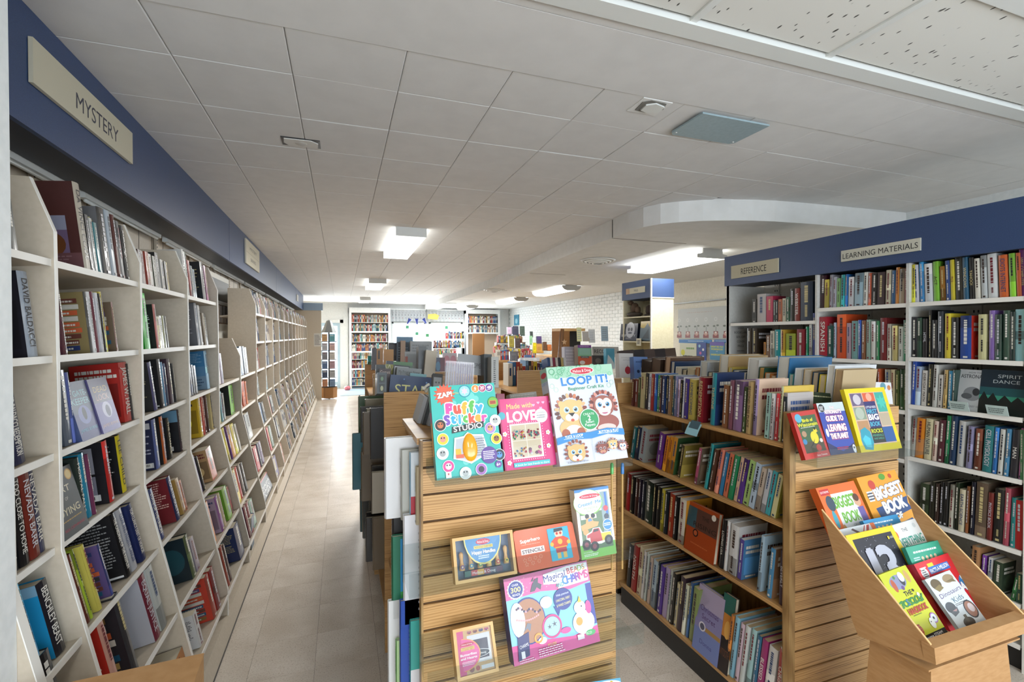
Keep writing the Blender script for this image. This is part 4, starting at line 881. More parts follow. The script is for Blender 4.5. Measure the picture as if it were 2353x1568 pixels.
rc(0, 1.482, '1714,1724,755,3a3026; 1725,1736,755,3a3026; 1751,1756,787,d8922c; 1757,1766,771,8a6a54; 1767,1776,761,d4d0bc; 1777,1789,758,1f9aa0; 1790,1800,758,c9a23a; 1802,1824,767,9fae2a; 1828,1846,757,8c1f2f; 1848,1853,751,2d9b72; 1856,1862,746,dde2dc; 1863,1871,720,33469b', 'the second left shelf')
rc(1, 1.50, '1875,1893,729,b02a3a,b02a3a,front|SPANISH; 1897,1911,749,24504a; 1912,1917,742,b7c8dc; 1919,1940,723,d9562a,d9562a; 1941,1951,743,b79aa6; 1953,1967,738,7aa8a6; 1968,1975,736,2c4d9b; 1976,1985,737,8b5a3c; 1987,1996,735,8fa89a; 1997,2007,739,d8d8d0; 2009,2016,738,3c8a5a; 2018,2033,731,7d2a2c; 2035,2044,745,b4b0a0; 2046,2058,749,c8b878; 2060,2071,751,e0e4dc; 2073,2083,736,2f9b6a', 'the second centre shelf')
rc(2, 1.527, '2087,2101,729,23232a; 2103,2114,731,2c4a3a; 2116,2127,733,201c20|HTML; 2130,2136,713,1a1a1a; 2138,2149,736,202024; 2151,2164,716,26303a; 2167,2181,721,e0cc3a,e0cc3a,front; 2183,2199,730,1c1c1c; 2202,2228,726,2a4fa0,c8382c,front; 2243,2262,723,d8d4a0; 2268,2281,714,8b6cb8; 2283,2298,723,1f3a30; 2300,2316,714,3c5a4a; 2318,2329,717,16302c; 2332,2356,711,9fd4da', 'the second right shelf')
rc(1, 1.21, '1990,1998,850,6a3a1a; 2000,2007,850,b07030; 2012,2018,848,c8603a; 2030,2042,850,d8d0b4; 2043,2052,850,c8b890; 2053,2062,852,4a5a2a; 2064,2074,850,2a4a2a; 2074,2083,850,6a7a4a', 'the third centre shelf')
rc(2, 1.25, '2087,2097,830,2a50b0; 2099,2111,843,a8b8d0; 2113,2124,852,e0dcd4|EVERYDAY MATH; 2126,2136,838,2a2a20; 2137,2148,839,d6d6d0; 2150,2160,862,dcd8d0; 2162,2170,851,c8a86a; 2172,2181,853,2f8ab4; 2183,2190,851,2b4a44', 'the third right shelf', 2)
rc(2, 1.25, '2192,2262,850,c8ccce,,face|ASTRO; 2258,2370,852,16303a,,face|SPIRIT', 'the third right shelf, end')
rc(2, .945, '2087,2097,957,b8b4ac; 2099,2117,962,e08a2c,e08a2c; 2119,2135,963,d8cfa8|HUMAN NATURE; 2137,2147,968,dcc4b4; 2149,2163,966,5a2a34; 2165,2175,956,1f8a5a; 2177,2190,956,203a5a; 2193,2208,968,c8c8c4; 2215,2228,980,8a86a8; 2232,2248,986,6b3a2a; 2252,2273,979,2f7d80|CELL PHYSIOLOGY; 2275,2285,983,2d6fb4; 2288,2299,987,d8d8d0; 2302,2313,986,4a8ab4; 2316,2333,988,33333a|MAN; 2336,2343,985,b46a9a; 2346,2356,990,5a9a6a', 'the fourth right shelf', 3)
rc(2, .595, '2108,2128,1112,3d4a34; 2130,2141,1107,2b2b20; 2143,2151,1112,3a2a24; 2153,2161,1108,1c1c1c; 2162,2172,1108,222222; 2175,2185,1115,c8c4b4; 2187,2196,1110,22301f; 2198,2211,1125,d8ceb0|EARTH SCIENCE; 2213,2220,1118,7a4a2a; 2223,2232,1108,14182a; 2234,2260,1110,6b5a4a; 2262,2274,1133,7a2f2a|PHYSICS BOOK; 2276,2298,1125,2a2a2a; 2300,2313,1122,b45060; 2315,2328,1145,2f9a9a; 2331,2350,1152,c83030', 'the fifth right shelf', 2)
rc(2, .33, '2225,2243,1256,b8865a; 2248,2258,1276,6a3a8a; 2262,2272,1282,d8d8d8; 2276,2296,1292,3a4a38; 2318,2328,1330,2f6b3a,,,8; 2330,2344,1320,3a5a4a,,,8', 'the sixth right shelf', 3)
for x, y, s_ in ((2186, 945, 'first'), (2271, 962, 'second')):
    p = at(x, y, 0, XC - .002)
    a = MB().mesh([(0, 0, 0), (.085, 0, 0), (.085, -.02, .05), (0, -.02, .05), (.0, .003, 0), (.085, .003, 0), (.085, -.017, .05), (0, -.017, .05)], [(0, 1, 2, 3), (4, 5, 6, 7)[::-1], (0, 3, 7, 4), (1, 5, 6, 2), (3, 2, 6, 7)], 'c8dcd8')
    Art(.085, .052).lines(.1, .9, .2, .8, 3, '7a8a88', 3).onto(a, frame((0, -.0005, 0), (1, 0, 0), (0, -.37, .93)))
    a.build('shelf_tag', MM, None, frame((XC - .002, p.y, 1.252), (0, -1, 0), (1, 0, 0)) @ Matrix.Translation((0, -.008, 0)), label='%s clear folded shelf tag on the third shelf lip of the right cabinet' % ('cream' if s_ == 'first' else 'pale teal'), cat='tag')
# ================================================================== RIGHT GONDOLA
GX0, GX1, GY0, GY1, GT = 1.60, 2.20, 1.36, 2.59, 1.365
GR = empty('oak_gondola', (1.9, 1.95, 0), 0, 'oak double-sided gondola with slatwall end, standing right of centre', 'bookshelf')
def partg(mb, name, m, t): return mb.build(name, m, t, t.matrix_basis.inverted())
def slatwall(t, x0, x1, y, top, n, pitch=.0762):
    partg(MB().box(x0, x1, y + .006, y + .020, .03, top), 'slat_backing', MOAKD, t)
    sm = None
    for i in range(n):
        z1 = top - i * pitch; z0 = z1 - pitch + .007
        if z0 < .05: break
        mb = MB().box(-(x1-x0)/2, (x1-x0)/2, 0, .008, -(pitch-.007)/2, (pitch-.007)/2)
        if sm is None: sm = mb.data('slat', MOAK)
        link('slat', sm, t, t.matrix_basis.inverted() @ Matrix.Translation(((x0+x1)/2, y, (z0+z1)/2)))
slatwall(GR, GX0 + .022, GX1, GY0, GT - .004, 18)
partg(MB().box(GX0 - .012, GX0 + .018, GY0 - .004, GY0 + .022, .10, GT), 'corner_post', MOAKV, GR)
partg(MB().box(GX0 - .003, GX1, GY0 + .02, GY0 + .034, .10, GT), 'end_panel', MOAKV, GR)
partg(MB().box(GX0 - .003, GX1, GY1 - .02, GY1, .10, GT), 'end_panel', MOAK, GR)
partg(MB().box(1.87, 1.885, GY0 + .03, GY1 - .02, .12, 1.24), 'back_panel', MOAKV, GR)
for z in (1.24, .93, .60, .145):
    partg(MB().box(GX0 + .004, 2.19 if z > 1.2 else 1.87, GY0 + .034, GY1 - .02, z - .018, z), 'shelf', MOAK, GR)
for y in (1.62, 2.30):
    partg(MB().box(1.862, 1.872, y - .008, y + .008, .15, 1.22), 'slotted_upright', MGRAY, GR)
partg(MB().box(1.63, 2.17, GY0 + .03, GY1 - .01, 0, .115), 'kick_board', MDARK, GR)
GB = 'novels on the oak gondola'
def rg(z, data, nm, lean=3, **kw): row('R', GX0 + .006, z, data, nm.replace('the ', '', 1) + ' of the right oak gondola', GB, lean, 0, lim=(GY0 + .036, GY1 - .022), **kw)
rg(1.24, '1446,1451,872,5a2620; 1452,1459,872,7a3a2a; 1460,1465,868,3a4a2c; 1466,1474,858,c8b98a; 1476,1482,858,2c2c34; 1483,1488,860,d4d4dc; 1489,1495,860,a83030; 1496,1502,860,2c5aa0; 1503,1508,863,3a9a5a; 1509,1513,863,4a3028; 1514,1521,864,203a6a; 1522,1528,864,1c2a44; 1529,1536,864,8a6a4a; 1537,1542,864,28506a; 1543,1549,866,6a6a8a; 1550,1554,872,c8b4d4; 1555,1560,874,1a1a1a; 1561,1565,868,d8d8e0; 1566,1573,871,4a3a8a; 1575,1586,873,c8b45a|HOMECOMING; 1596,1609,868,8a1f2a,6a1420|REDEMPTION; 1625,1635,858,2a8a98,1c2f58,front|THRONE; 1653,1664,886,8a5a3a; 1666,1675,875,7a4a5a; 1677,1695,876,8a6a94; 1698,1705,890,3a4a2a; 1708,1718,878,b49868|BEYOND THIS PLACE; 1721,1730,872,b4a0d0,e0c0a8,front; 1750,1760,903,a8d0c8; 1762,1769,905,d0ccd0; 1771,1779,905,c83a44; 1781,1787,888,d4d8b0,c8a83a,front; 1790,1798,912,26303a; 1800,1809,905,b0a8a4', 'the top shelf', 4, page='d8c8a0')
rg(.93, '1444,1450,980,1f6a70; 1452,1459,980,1f2c48; 1461,1474,983,a0acb0,8a8a84,front; 1500,1510,994,6a3088,5a2a7a,front; 1515,1522,1002,e08a28; 1524,1530,1002,e09028; 1531,1540,1004,d89438,2c4a2c,front; 1550,1556,1022,3a3024,8a7a3a,front; 1588,1594,1028,b8587a,6a5a4a; 1611,1618,1018,3aa0a4,1f6a70,front; 1622,1628,1030,5a3a2c; 1633,1642,1030,d8806c; 1645,1652,1038,3a84b4; 1655,1664,1040,d87a5c; 1667,1676,1044,2c8a5c; 1679,1686,1048,d8b49c; 1687,1696,1052,5a3a8c; 1699,1712,1056,a8c87c; 1714,1726,1062,b8cce0; 1728,1737,1072,c8b8a8; 1740,1750,1076,c8ccd4; 1752,1762,1080,4ab0bc; 1765,1776,1088,d8d4a4,a8a44a,front', 'the second shelf', 12, page='c8b088')
rg(.60, '1431,1440,1088,b02428; 1442,1450,1094,161616; 1452,1459,1098,3a1c18; 1460,1465,1100,241c2c; 1467,1473,1104,20242a; 1475,1490,1106,26382c; 1492,1498,1112,161616; 1500,1508,1118,1c1c1c; 1510,1517,1124,c8b83a; 1519,1526,1128,1c2228; 1528,1539,1134,a03820; 1540,1548,1140,161616; 1552,1566,1146,dcd4c4,c88a28,front; 1647,1655,1192,1c1c20|LOVING LISA; 1657,1663,1195,e0e0e0; 1666,1684,1205,d8d8d8,d0d0d0,front; 1688,1697,1238,5a4a9a,4a80b0,front; 1733,1741,1228,a8c4d8,a8c4d8,front; 1756,1767,1258,4a90c0,8a6a50,front; 1784,1796,1266,3a2438|BEVERLY; 1804,1811,1290,c8d0a8', 'the third shelf', 6, page='d8d4cc')
rg(.60, '1572,1640,1168,b4481c,,face|RISING', 'the third shelf', 0, setback=-.01)
rg(.145, '1434,1442,1247,1c1c1c; 1445,1455,1250,a02c28|NORTH; 1457,1466,1254,d8c8a4; 1467,1472,1262,e0d8d0; 1473,1478,1266,c8d0c8; 1480,1486,1276,c8b0a0; 1488,1498,1284,b8ccd8; 1499,1503,1286,1f2c38; 1504,1513,1296,5a3a94; 1514,1524,1300,b4a0c4; 1525,1530,1304,c0c4bc; 1532,1539,1312,2a2824; 1541,1548,1336,d8cca4; 1549,1559,1320,3a2a34; 1560,1567,1338,d0d0b4; 1569,1574,1332,3a5a84; 1576,1588,1346,8a9a5c; 1660,1667,1406,c87c34; 1669,1679,1410,8ac0d8; 1681,1690,1425,d8c0d0; 1692,1702,1430,d4dcdc; 1704,1715,1438,a8d0d4; 1718,1727,1452,2a6a90; 1729,1742,1462,a02870|BLESSED; 1744,1763,1480,dcdcdc; 1772,1785,1486,b02c28|CHRISTMAS; 1787,1798,1496,b8c4dc; 1800,1811,1500,d0dcd4', 'the bottom shelf', 8, page='c8b490')
rg(.145, '1592,1650,1362,8a84b4,,face|XMAS; 1645,1672,1372,2a2420,,face|SUNSETF', 'the bottom shelf', 0, setback=-.01)
tag = MB()
p0 = at(1575, 990, 0, GX0 - .004)
tag.mesh([(0, 0, 0), (.085, 0, 0), (.085, -.018, -.03), (0, -.018, -.03), (.085, -.03, -.055), (0, -.03, -.055)], [(3, 2, 1, 0), (5, 4, 2, 3)], '9ccfdc')
Art(.085, .05).R(.12, .1, .88, .9, '3a5a68').onto(tag, frame((0, -.0175, -.0295), (1, 0, 0), (0, .51, .86)) @ Matrix.Translation((0, 0, 0)))
tag.build('shelf_tag', MM, None, frame((GX0 - .004, 1.92, 1.238), (0, -1, 0), (1, 0, 0)), label='pale blue folded shelf talker hanging from the top shelf of the oak gondola', cat='tag')
# the far row on the gondola top: fore-edges towards the viewer
def topbook(x0, x1, ytop, col, D, page, k, lean=6, X=1.93):
    def uy(px):
        y = 880
        for _ in range(4):
            q = at(px, y, 0, X); q2 = q.copy(); q2.z = 1.24; y = pix(q2)[1]
        return at(px, y, 0, X).y
    u0, u1 = uy(x0), uy(x1); T = abs(u0 - u1) - .001; H = at((x0 + x1) / 2, ytop, 0, X).z - 1.24
    H = max(.14, min(.36, H))
    # spine faces +x, fore-edge faces the aisle
    B = Matrix(((0, -1, 0, X + D), (1, 0, 0, u1), (0, 0, 1, 1.2408), (0, 0, 0, 1)))
    an = math.radians(-lean)
    M = B @ Matrix.Rotation(an, 4, 'Y')
    book(M, T, D, H / math.cos(an), col, None, None, None, [], None, 1, '%s volume, page edges outward, %s along the rear top row of the gondola' % (cname(col), ORD[k]), 'page-edge books on the gondola top', H > .2, k, page=page)
tb = '''1446,1452,842,c8742c,.14,d8ccb0;1470,1490,830,5a4636,.24,4a3c30;1492,1512,826,4a3a30,.24,6a5442;1522,1534,822,6a4c3a,.26,caa888;1536,1544,832,1f3f6a,.22,dcd6c8;1547,1560,845,e0dccf,.2,e0d8c4;1562,1572,850,26262a,.17,dccfae;1574,1590,848,d8c8a4,.18,dcccaa;1592,1600,846,d07838,.18,d8b890;1602,1618,832,b8c0c8,.25,e0ddd2;1620,1630,856,3a4a50,.16,ddd0b4;1632,1642,858,2a2a2c,.16,e0d6c0;1644,1664,818,c8a878,.27,eae6da;1666,1674,845,d4bc5a,.18,e0d8c0;1676,1690,852,2f4a6a,.17,e2dccb;1692,1706,857,5a6a78,.16,dcd4c0;1708,1732,826,d8d4cc,.28,e4e0d8;1734,1746,845,2f5a44,.2,d8a860;1748,1760,858,d0803c,.17,d8d0bc;1762,1772,864,c88a60,.16,dcc8a8;1774,1800,822,3070a0,.27,e4e0d4;1802,1812,860,4aa0a0,.18,dcd8c8;1814,1832,848,c8ccd0,.22,e6e2da;1834,1852,850,b49870,.22,dcd0bc;1854,1868,856,1f3a50,.2,c8b498;1870,1884,862,d8c03a,.18,d8c49c;1886,1902,840,d8dce0,.25,e8e4da;1904,1922,850,c0a880,.2,c0a078'''
for k, d in enumerate(tb.split(';')):
    q = d.split(','); topbook(float(q[0]), float(q[1]), float(q[2]), q[3], float(q[4]), q[5], k)
# ================================================================== CENTRE GONDOLA with the craft kits
QX0, QX1, QY = .205, .815, 1.34
GC = empty('oak_gondola', (.5, 1.9, 0), 0, 'oak gondola in the centre whose slatwall end carries craft kits', 'bookshelf')
slatwall(GC, QX0 + .004, QX1, QY, 1.365, 18)
partg(MB().box(QX0, QX0 + .006, QY - .001, QY + .02, .05, 1.368), 'panel_edging', MOAKV, GC)
partg(MB().box(QX0, QX1, QY + .02, QY + .034, .05, 1.366), 'end_panel', MOAKV, GC)
partg(MB().box(QX1 + .002, QX1 + .024, QY + .02, QY + .5, .10, 1.30), 'side_panel', MOAK, GC)
partg(MB().box(QX0 - .005, .30, QY + .034, 1.72, 1.350, 1.368), 'top_ledge', MOAK, GC)
partg(MB().box(.30, QX1, QY + .034, 2.46, 1.18, 1.198), 'top_shelf', MOAK, GC)
partg(MB().box(.50, .515, QY + .034, 2.46, .12, 1.19), 'back_panel', MOAKV, GC)
for z in (1.115, .825, .55, .26):
    partg(MB().box(.215, .50, QY + .034, 2.46, z - .016, z), 'shelf', MOAK, GC)
partg(MB().box(.27, .75, QY + .05, 2.46, 0, .1), 'kick_board', MDARK, GC)
def gon(x0, x1, y0, y1, top, label, shelves=(1.115, .825, .55, .26)):
    t = empty('oak_gondola', ((x0+x1)/2, (y0+y1)/2, 0), 0, label, 'bookshelf')
    partg(MB().box(x0, x1, y0, y0 + .022, .05, top), 'end_panel', MOAK, t)
    partg(MB().box(x0, x1, y1 - .022, y1, .05, top), 'end_panel', MOAK, t)
    partg(MB().box((x0+x1)/2 - .008, (x0+x1)/2 + .008, y0 + .022, y1 - .022, .1, top - .1), 'back_panel', MOAKV, t)
    for z in shelves: partg(MB().box(x0 + .01, x1 - .01, y0 + .022, y1 - .022, z - .016, z), 'shelf', MOAK, t)
    partg(MB().box(x0 + .04, x1 - .04, y0 + .03, y1 - .03, 0, .1), 'kick_board', MDARK, t)
    return t
gon(.20, .82, 2.50, 3.37, 1.372, 'second oak gondola behind the craft kit gondola', (1.19, 1.03, .75, .46, .2))
gon(.20, .82, 3.40, 4.62, 1.40, 'third oak gondola, darker, along the left aisle', (1.19, .90, .61, .32))
gon(1.33, 1.93, 3.62, 4.85, 1.375, 'oak gondola deep in the middle, behind the loop craft kit', (1.19, .90, .61, .32))
gon(1.62, 2.2, 2.64, 3.5, 1.30, 'oak gondola just behind the far end of the right gondola', (1.19, .90, .61, .32))
def pfr(bl_, br_, tl_, yb, yt, ybr=None):
    o = at(bl_[0], bl_[1], 1, yb); r_ = at(br_[0], br_[1], 1, ybr or yb); t_ = at(tl_[0], tl_[1], 1, yt)
    ex = r_ - o; w_ = ex.length; exn = ex.normalized(); ey = (t_ - o); ey = ey - exn * ey.dot(exn); h_ = ey.length
    return frame(o, exn, ey.normalized()), w_, h_
def kit(name, M, w_, h_, T, side_col, art, label, cat='box', group=None, m=None, top_col=None):
    b = MB().box(0, w_, 0, h_, -T, 0, side_col)
    if top_col: b.box(.0005, w_ - .0005, h_, h_ + .0006, -T, 0, top_col)
    o = b.build(name, m or MP, None, M, label=label, cat=cat, group=group)
    if art: a = MB(); art.onto(a, Matrix.Identity(4), .0004); a.build('printed_front', MP, o)
    return o
CG = 'craft kits on the slatwall end'
def oval_logo(a, cx, cy, rx, ry, hh): a.E(cx, cy, rx*1.08, ry*1.12, 'f4e8e8', 28).E(cx, cy, rx, ry, 'c8203c', 28).T('Melissa & Doug', cx, cy, hh, 'fff4f0', fit=rx*1.6, rot=2)
# --- puffy sticker studio
M, w_, h_ = pfr((1004, 1105), (1157, 1085), (993, 889), 1.235, 1.30)
a = Art(w_, h_); a.R(0, 0, 1, 1, '2fb8ae').R(0, .0, 1, .02, '22948c')
for x, y, r_ in ((.6, .86, .07), (.68, .83, .05), (.34, .8, .04), (.45, .16, .05), (.2, .66, .05)): a.O(x, y, r_, '6fd0c8')
a.star(.21, .90, .17, 'd84428', 16, .72).star(.21, .90, .145, 'e86040', 16, .75).T('ZAP!', .21, .90, .055, 'ffffff', fit=.22, rot=6, bold=.05, halo='7a1c10', hb=.05).T('EXTRA', .38, .91, .018, 'f0d060')
a.O(.52, .925, .095, '1c8fa0').O(.52, .925, .08, '9ad4ec').star(.52, .925, .06, 'e8c8f0', 6, .5)
for x, c_, t_ in ((.69, 'e8943c', '6'), (.80, 'b03c6c', '30'), (.91, '5a3a90', '48')): a.O(x, .945, .062, 'f4f0f0').O(x, .945, .055, c_).T(t_, x, .952, .035, 'ffffff', bold=.03).lines(x-.03, x+.03, .92, .93, 1, 'ffffff', 2)
a.O(.95, .775, .09, '1f6a2c').O(.95, .775, .082, '6ab43c').R(.89, .75, 1.0, .80, 'c89a3c').R(.90, .757, .99, .793, 'a03c28')
pc = ['d84ca0', 'e8503c', 'f0b83c', '50b860', '30a0d8', 'd84ca0', '7a50b0']
x = .27
for k, (ch, c_) in enumerate(zip('Puffy', ['e04aa4', 'e8503c', 'f0b030', '58b84c', '3ca8dc'])):
    a.T(ch, x + k*.112, .74 + (.008 if k % 2 else -.003), .12, c_, bold=.075, halo='ffffff', hb=.075)
x = .215
for k, (ch, c_) in enumerate(zip('Sticker', ['7a50b8', '30a8d8', '48b4e0', '58b84c', 'e8503c', 'f0a830', 'e04aa4'])):
    a.T(ch, x + k*.095, .625 + (.006 if k % 2 else -.004), .10, c_, bold=.07, halo='ffffff', hb=.07)
a.P([(.27, .47), (.76, .51), (.77, .575), (.28, .54)], '141418').T('STUDIO', .52, .525, .058, 'ffffff', fit=.44, rot=4, bold=.02)
for x, y, c_, c2 in ((.11, .57, '16161a', 'c86a3c'), (.13, .42, 'e8c820', 'f09080'), (.11, .27, 'd8dcdc', 'a0a4a4'), (.18, .13, 'd8388c', 'f4f4f4'), (.86, .49, 'b088c8', 'e0a060'), (.94, .37, 'e8d020', '8a5030'), (.95, .57, 'e8e8e8', 'b0b0b0'), (.96, .19, '14202c', '4a90d8'), (.42, .04, 'd8dcdc', 'b0b4b4'), (.66, .06, 'a86ab8', '241c28')):
    a.O(x, y, .088, 'f0f4f4').O(x, y, .08, c_).O(x, y, .045, c2).O(x - .02, y + .012, .012, '202020').O(x + .02, y + .012, .012, '202020')
a.P([(.30, .42), (.44, .43), (.50, .47), (.58, .44), (.74, .43), (.80, .22), (.64, .17), (.52, .13), (.40, .17), (.26, .2)], 'ffffff').P([(.32, .405), (.45, .415), (.50, .45), (.58, .425), (.72, .415), (.77, .23), (.63, .185), (.52, .15), (.41, .185), (.285, .21)], 'b8bcc4')
a.lines(.58, .76, .2, .4, 8, '7a7e88', 4).R(.30, .2, .38, .3, 'e0b020').R(.3, .2, .42, .24, 'e0603c')
a.O(.80, .20, .125, '5a3a90').lines(.71, .90, .155, .25, 5, 'f0e8f8', 8, .5).O(.93, .09, .05, '6a3a98').T('6+', .93, .09, .03, 'ffffff', bold=.03).R(.13, .01, .21, .075, 'f4f4f4').R(.16, .04, .18, .06, 'b03030')
K = kit('sticker_kit_box', M, w_, h_, .030, '1f8f88', a, 'turquoise puffy sticker studio box with amber egg, left on the slatwall top', 'box', CG)
s2 = MB(); Art(.03, h_).lines(.2, .8, .1, .9, 1, 'e04aa4', 3).R(.2, .25, .8, .6, 'e8a030').onto(s2, frame((0, 0, -.03), (0, 0, 1), (0, 1, 0))); s2.build('printed_side', MP, K)
egg = [(.5 * math.sin(math.pi * t_) * (1 - .30 * (t_ - .5)), (1 - math.cos(math.pi * t_)) / 2) for t_ in [i / 14 for i in range(15)]]
MEGG = mat('amber_plastic', 'e09a18', .12, coat=.6)
eb = MB(); er = h_ * .155
eb.lathe([(r_ * er * 1.02 * 1.05, (z - .5) * er * 1.95) for r_, z in egg], 20, M=Matrix.Translation((w_ * .52, h_ * .305, .004)) @ Matrix.Scale(.5, 4, (0, 0, 1)) @ Matrix.Rotation(-math.pi / 2, 4, 'X')); eb.build('plastic_egg', MEGG, K)
# --- made with love
M, w_, h_ = pfr((1161, 1083), (1279, 1068), (1152, 918), 1.235, 1.285)
a = Art(w_, h_); a.R(0, 0, 1, 1, 'd42878').R(0, 0, .03, 1, 'a81c58')
for x, y, r_ in ((.85, .4, .2), (.9, .72, .15), (.2, .5, .2)):
    for q in (.3, .6, 1): a.ring(x if x < .85 else .84, y, r_ * q * .8, .006, 'e0508c', 18)
a.T('Made with', .40, .89, .075, 'f0c868', fit=.5, rot=1, bold=.01).T('LOVE', .42, .74, .145, 'f4f0f0', fit=.56, rot=1, bold=.035).heart(.345, .735, .03, 'c02050')
for x, y in ((.68, .88), (.78, .91), (.88, .91), (.82, .83)): a.heart(x, y, .03, 'f0a8cc')
a.O(.81, .72, .13, 'f0f0f0').T('CLEARANCE', .81, .765, .025, '404044', fit=.2).lines(.72, .9, .68, .74, 2, '8a8a90', 4)
a.O(.04, .76, .07, '2fa0b0')
for i in range(15): a.O(.18 + i*.042, .645, .008, 'f4d8e4'); a.O(.18 + i*.042, .12, .008, 'f4d8e4')
for i in range(13): a.O(.13, .15 + i*.038, .008, 'f4d8e4'); a.O(.80, .15 + i*.038, .008, 'f4d8e4')
a.R(.16, .14, .77, .63, 'eee4e6').R(.19, .16, .74, .61, 'd8c8a8').R(.46, .16, .475, .61, 'f0e8d8').R(.19, .385, .74, .395, 'f0e8d8')
for x, y, c_ in ((.06, .5, 'f8e8f0'), (.9, .47, 'f0e890'), (.88, .28, 'f8f0f4'), (.09, .1, 'f0d850')):
    for q in range(5): a.O(x + .028*math.cos(q*1.257), y + .028*math.sin(q*1.257)*w_/h_, .018, 'f8f4f4')
    a.O(x, y, .014, 'e8c030')
a.R(.17, .03, .87, .09, '3fb8c0').T('A book for best friends to share', .52, .058, .032, 'f4f4f4', fit=.66)
K = kit('bead_kit_box', M, w_, h_, .022, 'b01c60', a, 'pink book-shaped bead kit lettered LOVE between the two larger boxes', 'box', CG)
bd = MB(); rr = random.Random(5); bc = ['e04a80', '3aa8b0', 'f0c040', 'e8e8e8', 'c83040', '70b8d8', 'f090b0', '50a070']
for cx_, cy_, n_, pal_ in ((.32, .49, 34, bc), (.6, .48, 26, ['c83050', 'e04a80', '50a0a0', 'a0304a']), (.32, .24, 16, ['e0b040', '4a90d0', 'd04a60', 'e8e8e8']), (.6, .23, 7, ['f4f4f4', 'e060a0', '8a5a7a'])):
    for i in range(n_):
        s_ = .0026 if n_ > 10 else .0045
        bd.lathe([(s_*.3, 0), (s_, .0008), (s_, .002), (s_*.3, .003)], 7, rr.choice(pal_), M=Matrix.Translation(((cx_ + rr.uniform(-.11, .11)) * w_, (cy_ + rr.uniform(-.07, .05)) * h_, .0035)))
bd.build('beads', MP, K)['kind'] = 'stuff'
MB().box(w_*.19, w_*.74, h_*.16, h_*.61, .0068, .0073).build('clear_window', MWIN, K)
# --- loop it
M, w_, h_ = pfr((1287, 1073), (1443, 1052), (1275, 844), 1.215, 1.295)
a = Art(w_, h_); a.R(0, 0, 1, 1, 'd3d6e4').R(0, .88, 1, 1, 'a4cdb4')
rr = random.Random(8)
for i in range(26): a.ring(rr.uniform(.04, .96), rr.uniform(.89, .98), rr.uniform(.03, .05), .012, rr.choice(['6fb48c', '86c4a0', '5aa078', '9ad0b0']), 12)
for x, y in ((.05, .8), (.1, .76), (.95, .8), (.9, .77)): a.ring(x, y, .035, .008, 'b4d0c0', 12)
oval_logo(a, .52, .945, .17, .036, .032)
a.T('LOOP IT!', .54, .845, .085, '2a80c8', fit=.70, bold=.045, halo='f4f8fc', hb=.03, rot=1).T('Beginner Craft Kit', .55, .765, .034, '2f9a6a', fit=.54, rot=1, bold=.01)
def loopface(a, cx, cy, r_, fur, loops, face, muz, eye, kind, n_=14, sm=1):
    k = w_ / h_
    for i in range(n_):
        an = math.radians(-20 + 220 * i / (n_ - 1)); c_ = loops[i % len(loops)]
        x, y = cx + r_*1.22*math.cos(an), cy + r_*1.22*k*math.sin(an)
        a.O(x, y, r_*.15, c_); a.O(x + r_*.12*math.cos(an), y + r_*.12*k*math.sin(an), r_*.12, c_)
    a.O(cx - r_*.8, cy + r_*.6*k, r_*.26, fur).O(cx + r_*.8, cy + r_*.6*k, r_*.26, fur)
    a.E(cx, cy, r_*1.05, r_*.95*k, fur, 28)
    if face: a.E(cx - r_*.36, cy + r_*.1*k, r_*.48, r_*.6*k, face, 20).E(cx + r_*.36, cy + r_*.1*k, r_*.48, r_*.6*k, face, 20).E(cx, cy - r_*.45*k, r_*.62, r_*.45*k, face, 20)
    if muz: a.E(cx - r_*.25, cy - r_*.5*k, r_*.34, r_*.28*k, muz, 18).E(cx + r_*.25, cy - r_*.5*k, r_*.34, r_*.28*k, muz, 18)
    for s_ in (-1, 1):
        a.O(cx + s_*r_*.4, cy + r_*.12*k, r_*.25, 'f4f8fc'); a.O(cx + s_*r_*.4, cy + r_*.12*k, r_*.21, eye); a.O(cx + s_*r_*.38, cy + r_*.12*k, r_*.13, '101014'); a.O(cx + s_*r_*.34, cy + r_*.2*k, r_*.05, 'ffffff')
    if kind == 'lion': a.P([(cx - r_*.3, cy - r_*.14*k), (cx + r_*.3, cy - r_*.14*k), (cx, cy - r_*.45*k)], '16161a').E(cx, cy - r_*.72*k, r_*.16, r_*.12*k, 'c85a48')
    else: a.E(cx, cy - r_*.12*k, r_*.13, r_*.1*k, '9a5a48').E(cx, cy - r_*.6*k, r_*.3, r_*.13*k, 'b85a80', 16, 180, 360)
a.E(.27, .36, .2, .1, 'dcb67c', 20).E(.27, .33, .12, .06, 'e8e4e4', 18).O(.15, .31, .06, 'a8583c').O(.37, .31, .06, 'a8583c')
a.E(.76, .38, .2, .09, '9a5248', 20).E(.76, .33, .14, .04, 'e0c4bc', 18)
loopface(a, .27, .53, .165, 'dfb97a', ['6a3028', 'c87850', '8a4030', 'e0b080', '5a2c24'], None, 'f0ece8', '9ac0e0', 'lion', 16)
loopface(a, .76, .555, .15, '9c5a4e', ['8a3c34', 'c07060', '6a2c28', 'd89080'], 'ecdcd4', None, '3a90c8', 'monkey', 18)
a.P([(0, .27), (.25, .305), (.5, .30), (.75, .325), (1, .30), (1, .235), (.75, .265), (.5, .235), (.25, .245), (0, .205)], '2a86c8')
a.T('TUCK & LOOP', .25, .277, .028, 'ffffff', fit=.26, bold=.02, rot=2).T('BUTTON & PLAY', .77, .292, .028, 'ffffff', fit=.30, bold=.02, rot=1).lines(.1, .4, .25, .258, 1, 'e0f0fc', 3).lines(.6, .93, .27, .278, 1, 'e0f0fc', 4)
